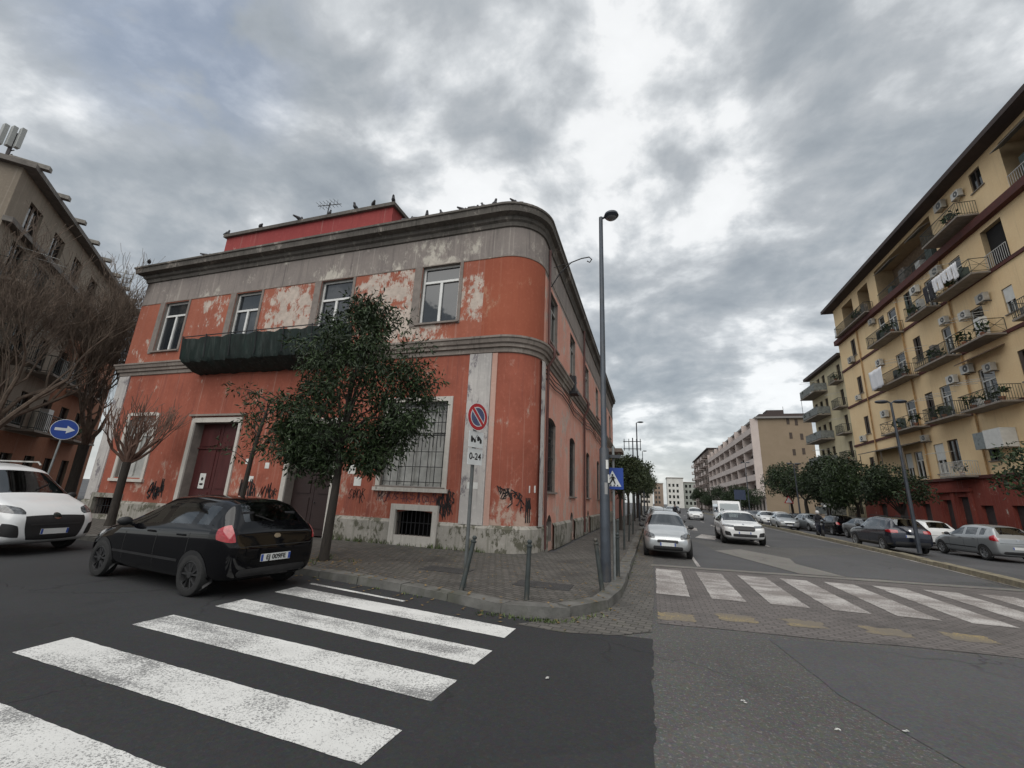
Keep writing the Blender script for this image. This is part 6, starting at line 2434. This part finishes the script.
# ------------------------------------------------------------------ lamps, signs, bollards
M_pole = mat('pole_dark_blue_grey', (.05, .06, .075), .5, .3, var=.25, dirt=((.12, .1, .08), .4, 3))
M_gal = mat('galvanised', (.26, .28, .28), .5, .4, var=.25, dirt=((.12, .1, .08), .4, 5))
M_bol = mat('bollard_grey_green', (.045, .055, .055), .6, .2, var=.35, dirt=((.14, .11, .08), .5, 6))
M_lens = mat('lamp_lens', (.2, .21, .22), .2, 0)
M_sgred = mat('sign_red', (.42, .015, .025), .4, var=.1, dirt=((.2, .05, .05), .4, 6))
M_sgblue = mat('sign_blue', (.012, .05, .27), .4, var=.12)
M_sgdull = mat('sign_blue_faded', (.06, .075, .16), .5, var=.2, dirt=((.2, .2, .2), .5, 9))
M_sgwhite = mat('sign_white', (.62, .64, .64), .5, var=.08)

lp = thing('street_lamp', 'tall dark street lamp with a round head rising beside the red corner', 'street lamp', (-.96, 9.85, .12))
b = MB()
b.tube([(-.96, 9.85, .1), (-.96, 9.85, 2.9), (-.96, 9.85, 2.95), (-.965, 9.85, 9.02)], [.112, .108, .07, .05], 14)
b.build('pole', M_pole, lp, smooth=True)
b = MB()
b.tube([(-.965, 9.85, 8.97), (-.84, 9.83, 9.0)], .03, 8)
b.build('arm', M_pole, lp)
b = MB()
b.lathe((-.69, 9.8, 8.92), (0, 0, 1), [(0, .14), (.06, .19), (.12, .17), (.2, .06), (.21, .01)], 18)
hd_ = b.build('lamp_head', M_pole, lp, smooth=True)
b = MB()
b.lathe((-.69, 9.8, 8.918), (0, 0, -1), [(0, .135), (.03, .1), (.045, .01)], 18)
b.build('lens', M_lens, hd_, smooth=True)
for k, (z, a, h) in enumerate(((1.9, .4, .25), (2.15, 1.1, .18), (2.45, .7, .2))):
    b = MB()
    for j in range(5):
        t0, t1 = -1.57 + a + j * .12 - .3, -1.57 + a + (j + 1) * .12 - .3
        b.quad(*[(-.96 + .113 * math.cos(t), 9.85 + .113 * math.sin(t), zz) for t, zz in ((t0, z), (t1, z), (t1, z + h), (t0, z + h))])
    b.build('sticker', M_paper if k else mat('sticker_grey', (.3, .3, .3), .8), lp)


def far_lamp(x, y, h, arm, label, group, m=None):
    t = thing('street_lamp', label, 'street lamp', (x, y, .12), group=group)
    b = MB()
    b.tube([(x, y, .1), (x, y, h)], [.09, .05], 8)
    b.build('pole', M_pole, t)
    for e in arm:
        b = MB()
        b.tube([(x, y, h - .02), (x + e * .2, y, h + .06), (x + e * .4, y, h + .08)], .035, 6)
        b.build('arm', M_pole, t)
        b = MB()
        b.ell((x + e * .62, y, h + .06), (.3, .16, .09))
        b.build('lamp_head', M_pole, t, smooth=True)
    return t


far_lamp(-1.0, 42, 9.2, (.6,), 'street lamp on the left kerb far beyond the crossing sign', 'street lamps on the left kerb')
far_lamp(-.9, 70, 9.6, (.6,), 'farther street lamp on the left kerb above the tree row', 'street lamps on the left kerb')
far_lamp(11.5, 25.0, 7.05, (.6, -.6), 'dark double armed lamp post by the dark blue estate car', None)
far_lamp(14.0, 50, 6.2, (.6, -.6), 'double armed lamp post in front of the big tree clump', 'double lamp posts on the right')
far_lamp(14.6, 76, 8.6, (.6, -.6), 'double armed lamp post against the beige end wall', 'double lamp posts on the right')
# lattice of a bare thin tree top over the left row is the mast of a floodlight
ms = thing('floodlight_mast', 'thin mast with a cross frame rising behind the left street trees', 'mast', (-1.6, 48, .12))
b = MB()
b.tube([(-1.6, 48, .1), (-1.6, 48, 8.6)], [.09, .06], 6)
b.build('pole', M_pole, ms)
b = MB()
for z in (7.4, 8.2):
    b.tube([(-2.6, 48, z), (-.7, 48, z)], .045, 5)
for x in (-2.5, -2.0, -1.2, -.8):
    b.tube([(x, 48, 7.2), (x, 48, 8.5)], .04, 4)
b.build('cross_frame', M_pole, ms)


def disc_sign(b, c, n, r, th=.012, m=0, k=28):
    b.lathe(c, n, [(0, r), (th, r)], k, m)


# no-parking sign with its two plates
SN = Vector((.92, -.39, 0)).normalized()
SX = Vector((.39, .92, 0)).normalized()      # to the reader's right
ns = thing('no_parking_sign', 'no parking sign with tow away and 0-24 plates on a thin pole', 'road sign', (-3.28, 7.75, .12))
base_ = Vector((-3.3, 7.78, .1))
topv = Vector((-3.2, 7.55, 3.5))
b = MB()
b.tube([base_, topv], .036, 10)
b.build('pole', mat('pole_grey_worn', (.13, .14, .14), .55, .3, var=.3, dirt=((.08, .06, .05), .5, 5)), ns, smooth=True)
ax_ = (topv - base_).normalized()
def onpole(z):
    return base_ + (topv - base_) * ((z - .1) / 3.4) + SN * .045
c0 = onpole(3.24)
b = MB()
disc_sign(b, c0, SN, .265)
d1 = b.build('sign_disc', M_sgred, ns)
b = MB()
disc_sign(b, c0 + SN * .0125, SN, .275, .002)
b.build('rim', M_sgwhite, d1)
b = MB()
disc_sign(b, c0 + SN * .0145, SN, .262, .002)
b.build('red_ring', M_sgred, d1)
b = MB()
disc_sign(b, c0 + SN * .0165, SN, .195, .002)
b.build('white_ring', M_sgwhite, d1)
b = MB()
disc_sign(b, c0 + SN * .0185, SN, .178, .002)
b.build('blue_field', M_sgdull, d1)
dg1 = (SX * .7 - Vector((0, 0, .7))).normalized()
pr = SN.cross(dg1).normalized()
for nm, wd, off, m_ in (('bar_edge', .05, .0207, M_sgwhite), ('red_bar', .032, .0225, M_sgred)):
    b = MB()
    q = c0 + SN * off
    b.quad(q - dg1 * .2 - pr * wd, q + dg1 * .2 - pr * wd, q + dg1 * .2 + pr * wd, q - dg1 * .2 + pr * wd)
    b.build(nm, m_, d1)
UPV = Vector((0, 0, 1))
def flatplate(c, w, h, m, name, parent, th=.012):
    b = MB()
    a = [c - SX * w - UPV * h, c + SX * w - UPV * h, c + SX * w + UPV * h, c - SX * w + UPV * h]
    b.hexa([p for p in a] + [p + SN * th for p in a])
    return b.build(name, m, parent)
cA, cB = onpole(2.8), onpole(2.47)
pA = flatplate(cA, .19, .155, M_sgwhite, 'tow_plate', ns)
# tow truck pulling a car, as flat symbols
b = MB()
S = lambda x, y: cA + SX * x * .72 + UPV * y * .85 + SN * .0135
b.poly([S(-.2, -.03), S(-.08, -.03), S(-.08, .03), S(-.13, .03), S(-.15, .07), S(-.2, .07)])
b.poly([S(-.08, -.03), S(-.02, -.03), S(-.02, .0), S(-.08, .0)])
b.poly([S(-.06, .0), S(-.045, .0), S(.04, .1), S(.03, .115)])
b.build('tow_truck_symbol', M_ink, pA)
b = MB()
b.poly([S(.02, .03), S(.2, -.045), S(.215, -.01), S(.17, .03), S(.13, .06), S(.07, .085), S(.035, .07)])
b.build('car_symbol', M_ink, pA)
for x, y in ((-.16, -.04), (-.05, -.04), (.07, .0), (.17, -.05)):
    b = MB()
    disc_sign(b, S(x, y), SN, .03, .001, k=12)
    b.build('wheel_symbol', M_ink, pA)
pB = flatplate(cB, .19, .155, M_sgwhite, 'hours_plate', ns)
put_text('hours_lettering', '0-24', .175, M_ink, pB, cB + SN * .0135, SX, UPV)

# pedestrian crossing sign
cs = thing('crossing_sign', 'square blue pedestrian crossing sign on a thin grey pole', 'road sign', (-.72, 10.1, .12))
b = MB()
b.tube([(-.8, 10.12, .1), (-.78, 10.12, 3.0)], .03, 10)
b.build('pole', M_gal, cs, smooth=True)
cn = Vector((.08, -1, 0)).normalized()
cx = Vector((1, .08, 0)).normalized()
cc = Vector((-.8, 10.06, 2.26))
Q = lambda x, y, o=.013: cc + cx * x * .88 + UPV * y * .88 + cn * o
def cpoly(pts, o, m, name, par, th=0):
    b = MB()
    b.poly([Q(x, y, o) for x, y in pts])
    return b.build(name, m, par)
b = MB()
sq_ = [(-.27, -.27), (.27, -.27), (.27, .27), (-.27, .27)]
b.hexa([Q(x, y, 0) for x, y in sq_] + [Q(x, y, .012) for x, y in sq_])
pl_ = b.build('sign_panel', M_sgblue, cs)
cpoly([(-.215, -.2), (.215, -.2), (0, .2)], .0145, M_sgwhite, 'white_triangle', pl_)
b = MB()
disc_sign(b, Q(.0, .085, .0155), cn, .022, .001, k=12)
b.build('figure_head', M_ink, pl_)
cpoly([(-.02, .055), (.03, .055), (.045, -.02), (.0, -.05), (-.035, -.02)], .016, M_ink, 'figure_body', pl_)
cpoly([(-.03, .05), (-.02, .03), (-.07, -.02), (-.08, -.01)], .0165, M_ink, 'figure_arm', pl_)
cpoly([(.03, .05), (.075, .01), (.07, -.01), (.025, .02)], .0165, M_ink, 'figure_arm', pl_)
cpoly([(-.03, -.03), (.005, -.045), (-.06, -.15), (-.09, -.15)], .017, M_ink, 'figure_leg', pl_)
cpoly([(.0, -.04), (.04, -.02), (.08, -.15), (.055, -.15)], .0175, M_ink, 'figure_leg', pl_)
for k in range(4):
    x = -.15 + k * .085
    cpoly([(x, -.195), (x + .04, -.195), (x + .03, -.155), (x + .005, -.155)], .0155, M_ink, 'stripe_symbol', pl_)
b = MB()
b.hexa([Q(x, y, -.06) for x, y in ((-.16, .52), (.22, .52), (.22, .6), (-.16, .6))] + [Q(x, y, .06) for x, y in ((-.16, .52), (.22, .52), (.22, .6), (-.16, .6))])
b.build('sign_lamp', M_pole, cs)

# blue direction disc on the left
P2 = Vector((-18.7, 8.9, .12))
bs = thing('direction_sign', 'round blue sign with a white arrow pointing right above the minivan', 'road sign', P2)
n2 = Vector((.9, -.43, 0)).normalized()
x2 = Vector((.43, .9, 0)).normalized()
b = MB()
b.tube([P2 + Vector((-.12, -.06, -.02)), P2 + Vector((.02, 0, 3.45))], .03, 8)
b.build('pole', M_gal, bs)
c2 = P2 + Vector((0, 0, 3.18)) + n2 * .04
b = MB()
disc_sign(b, c2, n2, .34)
ds = b.build('sign_disc', M_sgwhite, bs)
b = MB()
disc_sign(b, c2 + n2 * .0125, n2, .325, .002)
b.build('blue_field', M_sgblue, ds)
b = MB()
A_ = lambda x, y: c2 + x2 * x + UPV * y + n2 * .0165
b.poly([A_(-.23, -.045), (A_(.05, -.045)), A_(.05, -.13), A_(.25, 0), A_(.05, .13), A_(.05, .045), A_(-.23, .045)])
b.build('arrow', M_sgwhite, ds)

# small far signs on the right
def far_sign(name, label, x, y, h, kind):
    t = thing(name, label, 'road sign', (x, y, .12))
    b = MB()
    b.tube([(x, y, 0), (x, y, h)], .035, 6)
    b.build('pole', M_gal, t)
    if kind == 'tri':
        for s_, m_, o, nm in ((.5, M_sgred, 0, 'sign_panel'), (.36, M_sgwhite, .01, 'sign_face')):
            b = MB()
            b.poly([(x - s_, y - .04 - o, h - .45 + (.5 - s_) * .5), (x + s_, y - .04 - o, h - .45 + (.5 - s_) * .5), (x, y - .04 - o, h + .42 - (.5 - s_) * 1.2)])
            ob = b.build(nm, m_, t)
            so = ob.modifiers.new('t', 'SOLIDIFY')
            so.thickness = .008
    else:
        b = MB()
        w, hh = kind
        b.box(x - w, x + w, y - .07, y - .04, h - hh, h)
        b.build('sign_panel', mat('board_blue_grey', (.04, .055, .1), .5) if hh > .5 else M_sgwhite, t)


far_sign('warning_sign', 'white triangular warning sign with red edge under the dense trees', 15.4, 58.5, 2.9, 'tri')
far_sign('direction_board', 'dark blue direction board above the minibus', 13.4, 76, 4.4, (.8, 1.5))
far_sign('street_name_sign', 'small white street sign board beside the dense trees', 16.5, 50, 2.5, (.65, .22))

# bollards round the corner pavement
def bollard(loc, top, label, group='dark metal bollards on the corner pavement', h=.95):
    t = thing('bollard', label, 'bollard', loc, group=group)
    p, q = Vector(loc) - Vector((0, 0, .02)), Vector(top)
    d = (q - p).normalized()
    b = MB()
    b.tube([p, p + d * .06, p + d * (h - .12), p + d * (h - .11)], [.05, .045, .04, .04], 12)
    b.build('post', M_bol, t, smooth=True)
    b = MB()
    b.lathe(p + d * (h - .11), d, [(0, .042), (.01, .055), (.03, .055), (.04, .03), (.055, .028), (.07, .042), (.095, .044), (.115, .03), (.122, .005)], 12)
    b.build('finial', M_bol, t, smooth=True)
    return t


bollard((-3.24, 7.5, .12), (-3.08, 7.62, 1.07), 'leaning bollard at the foot of the no parking sign')
bollard((-2.02, 7.42, .12), (-2.0, 7.44, 1.07), 'upright bollard in the middle at the rounded kerb')
bollard((-.92, 8.78, .12), (-1.05, 8.78, 1.07), 'bollard leaning left beside the tall lamp post')
bollard((-.76, 10.6, .12), (-.76, 10.6, 1.07), 'upright bollard just behind the crossing sign pole')
GPO = 'thin posts along the left kerb'
for k, (y, lb_) in enumerate(((13.5, 'first thin post along the left kerb past the crossing sign'), (16.5, 'second thin post along the left kerb'), (20, 'third thin post along the left kerb beside the silver hatchback'), (24.5, 'fourth thin post along the left kerb'))):
    t = thing('kerb_post', lb_, 'post', (-.95, y, .12), group=GPO)
    b = MB()
    b.tube([(-.95, y, .1), (-.95 + .03 * k, y, 2.1 if k % 2 else 1.2)], .035, 8)
    b.build('post', M_bol, t)
    b = MB()
    b.lathe((-.95 + .03 * k, y, 2.1 if k % 2 else 1.2), (0, 0, 1), [(0, .045), (.04, .045), (.06, .01)], 8)
    b.build('finial', M_bol, t)

# ------------------------------------------------------------------ people
def skin_body(name, V_, E_, rad, mats, zsplit, parent):
    me = bpy.data.meshes.new(name)
    me.from_pydata(V_, E_, [])
    o = bpy.data.objects.new(name, me)
    COL.objects.link(o)
    o.modifiers.new('s', 'SKIN')
    for v, r in zip(me.skin_vertices[0].data, rad):
        v.radius = (r, r)
    me.skin_vertices[0].data[0].use_root = True
    sb_ = o.modifiers.new('d', 'SUBSURF')
    sb_.levels = sb_.render_levels = 2
    dg = bpy.context.evaluated_depsgraph_get()
    ev = bpy.data.meshes.new_from_object(o.evaluated_get(dg))
    bpy.data.objects.remove(o)
    ev.materials.clear()
    for m_ in mats:
        ev.materials.append(m_)
    for p in ev.polygons:
        p.material_index = zsplit(p.center)
        p.use_smooth = True
    o = bpy.data.objects.new(name, ev)
    COL.objects.link(o)
    o.parent = parent
    return o


M_skin = mat('skin', (.45, .28, .2), .6)
M_coat = mat('coat_dark', (.02, .02, .026), .85)
M_trous = mat('trousers_dark', (.03, .032, .045), .85)
M_shoe = mat('shoe_black', (.012, .012, .012), .6)
M_hair = mat('hair_dark', (.02, .015, .012), .7)


def pedestrian(loc, rz, label, mats):
    t = thing('person', label, 'person', loc, rz, worldc=False)
    V_ = [(0, 0, .95), (0, 0, 1.15), (0, 0, 1.4), (0, 0, 1.5), (.01, 0, 1.58), (.02, 0, 1.68),
          (0, .1, .9), (.12, .11, .5), (.1, .11, .08), (.2, .11, .04), (0, -.1, .9), (-.05, -.11, .5), (-.25, -.11, .12), (-.16, -.11, .05),
          (0, .19, 1.4), (-.06, .24, 1.12), (.06, .25, .9), (.09, .25, .8), (0, -.19, 1.4), (.08, -.24, 1.12), (.2, -.23, .93), (.25, -.22, .85)]
    E_ = [(0, 1), (1, 2), (2, 3), (3, 4), (4, 5), (0, 6), (6, 7), (7, 8), (8, 9), (0, 10), (10, 11), (11, 12), (12, 13), (2, 14), (14, 15), (15, 16), (16, 17), (2, 18), (18, 19), (19, 20), (20, 21)]
    rd_ = [.15, .14, .15, .07, .06, .1, .1, .07, .05, .04, .1, .07, .05, .04, .07, .055, .04, .035, .07, .055, .04, .035]
    skin_body('body', V_, E_, rd_, mats, lambda c: 2 if c.z > 1.52 or (abs(c.y) > .2 and c.z < .88) else (0 if c.z > .85 else (1 if c.z > .1 else 3)), t)
    b = MB()
    b.ell((0, 0, 1.7), (.105, .09, .1))
    b.build('hair', M_hair, t, smooth=True)
    return t


pedestrian((2.55, 51.5, 0), R(-80), 'person in dark clothes crossing the carriageway far behind the silver hatchback', [M_coat, M_trous, M_skin, M_shoe])
# scooter and its rider
SP = (10.0 + 1.15, 36.0, 0)
sct = thing('scooter', 'dark motor scooter coming along the service lane', 'scooter', SP, R(-95), worldc=False)
for x in (.62, -.62):
    b = MB()
    b.lathe((x, -.06, .26), (0, 1, 0), [(0, .16), (.0, .25), (.03, .265), (.09, .265), (.12, .25), (.12, .16)], 18)
    b.build('wheel', M_tyre, sct, smooth=True)
b = MB()
b.tube([(-.85, 0, .6), (-.5, 0, .62), (-.15, 0, .55), (.05, 0, .3), (.35, 0, .28)], [.1, .17, .17, .14, .12], 10)
b.build('body', P_blue, sct, smooth=True)
b = MB()
b.hexa([(.38, -.2, .3), (.44, -.2, .3), (.44, .2, .3), (.38, .2, .3), (.5, -.16, .95), (.56, -.16, .95), (.56, .16, .95), (.5, .16, .95)])
b.build('front_shield', P_blue, sct)
b = MB()
b.hexa([(-.75, -.14, .72), (.0, -.14, .7), (.0, .14, .7), (-.75, .14, .72), (-.75, -.12, .82), (.0, -.12, .78), (.0, .12, .78), (-.75, .12, .82)])
b.build('seat', M_blackpl, sct)
b = MB()
b.tube([(.62, 0, .26), (.52, 0, .95), (.46, 0, 1.05)], .03, 6)
b.tube([(.38, -.33, 1.08), (.46, 0, 1.05), (.38, .33, 1.08)], .02, 6)
b.build('handlebar', M_blackpl, sct)
b = MB()
b.ell((.57, 0, .85), (.05, .1, .08))
b.build('headlight', M_lamp_clear, sct)
rid = thing('person', 'helmeted person in a dark jacket riding the scooter in the service lane', 'person', SP, R(-95), worldc=False)
V_ = [(-.3, 0, .88), (-.27, 0, 1.08), (-.18, 0, 1.36), (-.14, 0, 1.46), (-.1, 0, 1.54), (-.07, 0, 1.62), (-.25, .12, .86), (.15, .2, .8), (.2, .18, .38), (.32, .18, .34), (-.25, -.12, .86), (.15, -.2, .8), (.2, -.18, .38), (.32, -.18, .34),
      (-.16, .19, 1.36), (.05, .28, 1.14), (.3, .3, 1.12), (.38, .3, 1.1), (-.16, -.19, 1.36), (.05, -.28, 1.14), (.3, -.3, 1.12), (.38, -.3, 1.1)]
E_ = [(0, 1), (1, 2), (2, 3), (3, 4), (4, 5), (0, 6), (6, 7), (7, 8), (8, 9), (0, 10), (10, 11), (11, 12), (12, 13), (2, 14), (14, 15), (15, 16), (16, 17), (2, 18), (18, 19), (19, 20), (20, 21)]
rd_ = [.15, .14, .15, .07, .06, .09, .1, .075, .055, .045, .1, .075, .055, .045, .075, .06, .045, .04, .075, .06, .045, .04]
skin_body('body', V_, E_, rd_, [M_coat, M_trous, M_skin, M_shoe], lambda c: 2 if c.z > 1.5 else (0 if c.z > .98 else (1 if c.z > .42 else 3)), rid)
b = MB()
b.ell((-.08, 0, 1.64), (.14, .125, .14), 12)
b.build('helmet', mat('helmet_white', (.6, .6, .6), .3), rid, smooth=True)

# ------------------------------------------------------------------ small things on the ground
rg = random.Random(77)
b = MB()
def bit(b, x, y, z, s):
    a = rg.uniform(0, 6.28)
    c, d = math.cos(a) * s, math.sin(a) * s
    t = rg.uniform(0, .5) * s
    b.quad((x - c, y - d, z), (x + d * .5, y - c * .5, z + t * .4), (x + c, y + d, z + t), (x - d * .5, y + c * .5, z + t * .5))
fk = fine_line(KERB[4:16], .3)
for k in range(900):
    x, y = fk[rg.randrange(len(fk))]
    o = abs(rg.gauss(0, .22))
    s = -1 if rg.random() < .45 else 1
    ix, iy = -4, 12
    L = math.hypot(ix - x, iy - y)
    ex, ey = (x + (ix - x) / L * (o + .05) * s), (y + (iy - y) / L * (o + .05) * s)
    bit(b, ex, ey, .145 if s > 0 else .016, rg.uniform(.015, .045))
for k in range(500):
    x, y = rg.uniform(-9, -1), rg.uniform(8, 12.4)
    bit(b, x, y, .126, rg.uniform(.012, .04))
for k in range(200):
    x, y = -7.4 + rg.gauss(0, .7), 8.85 + rg.gauss(0, .5)
    bit(b, x, y, .127, rg.uniform(.015, .05))
o = b.build('fallen_leaves', M_leaf_litter)
tag(o, 'dry brown leaves scattered along the kerb and pavement', 'leaves', kind='stuff')
b = MB()
def tuft(b, x, y, z, n, h):
    for j in range(n):
        a = rg.uniform(0, 6.28)
        l = rg.uniform(.4, 1) * h
        q = Vector((x + rg.gauss(0, .05), y + rg.gauss(0, .05), z))
        e = q + Vector((math.cos(a) * l * .6, math.sin(a) * l * .6, l))
        s = Vector((-math.sin(a), math.cos(a), 0)) * .01
        b.quad(q - s, q + s, e + s * .3, e - s * .3)
for k in range(70):
    i = rg.randrange(len(fk))
    x, y = fk[i]
    if rg.random() < .6:
        x, y = rg.uniform(-2.6, -.8), 0
        y = 6.82 + max(0, (x + 1.6)) ** 2 * 1.3 - .05
    tuft(b, x, y - .05, 0.0, 7, rg.uniform(.03, .07))
for k in range(60):
    x = rg.uniform(-10.5, -4.8)
    tuft(b, x, 12.58, .12, 8, rg.uniform(.05, .2))
for k in range(9):
    tuft(b, -7.4 + rg.gauss(0, .3), 8.85 + rg.gauss(0, .3), .12, 7, .12)
o = b.build('weeds', leafmat('weed_green', (.05, .08, .02), (.1, .13, .04)))
tag(o, 'small green weeds growing along the kerb and the wall foot', 'weeds', kind='stuff')
GPA = 'paper scraps on the asphalt'
for k, (x, y, lb_) in enumerate(((-1.05, 4.75, 'white paper scrap on the dark asphalt right of the new zebra'), (.75, 5.0, 'white paper scrap on the grey asphalt below the worn zebra'), (1.95, 4.95, 'larger white scrap on the grey asphalt in the middle'), (2.2, 4.3, 'small white scrap on the grey asphalt nearer the camera'), (4.1, 4.6, 'white scrap on the grey asphalt at the far right'), (1.4, 4.75, 'tiny white scrap on the grey asphalt left of the larger one'))):
    b = MB()
    for j in range(3):
        bit(b, x + rg.uniform(-.015, .015), y + rg.uniform(-.015, .015), .012 + j * .004, .016)
    o = b.build('paper_scrap', M_paper)
    so = o.modifiers.new('t', 'SOLIDIFY')
    so.thickness = .003
    tag(o, lb_, 'paper', GPA)
# manhole covers
for k, (x, y, z, lb_) in enumerate(((-2.05, 8.75, .124, 'dark rectangular utility cover in the corner pavement'), (-4.4, 9.3, .124, 'second utility cover in the pavement nearer the red wall'))):
    b = MB()
    b.box(x - .55, x + .55, y - .3, y + .3, z - .02, z + .004)
    o = b.build('utility_cover', mat('cover_iron', (.05, .05, .05), .7, .3, coords='pos', var=.4, scale=12, bump=.6))
    tag(o, lb_, 'utility cover')
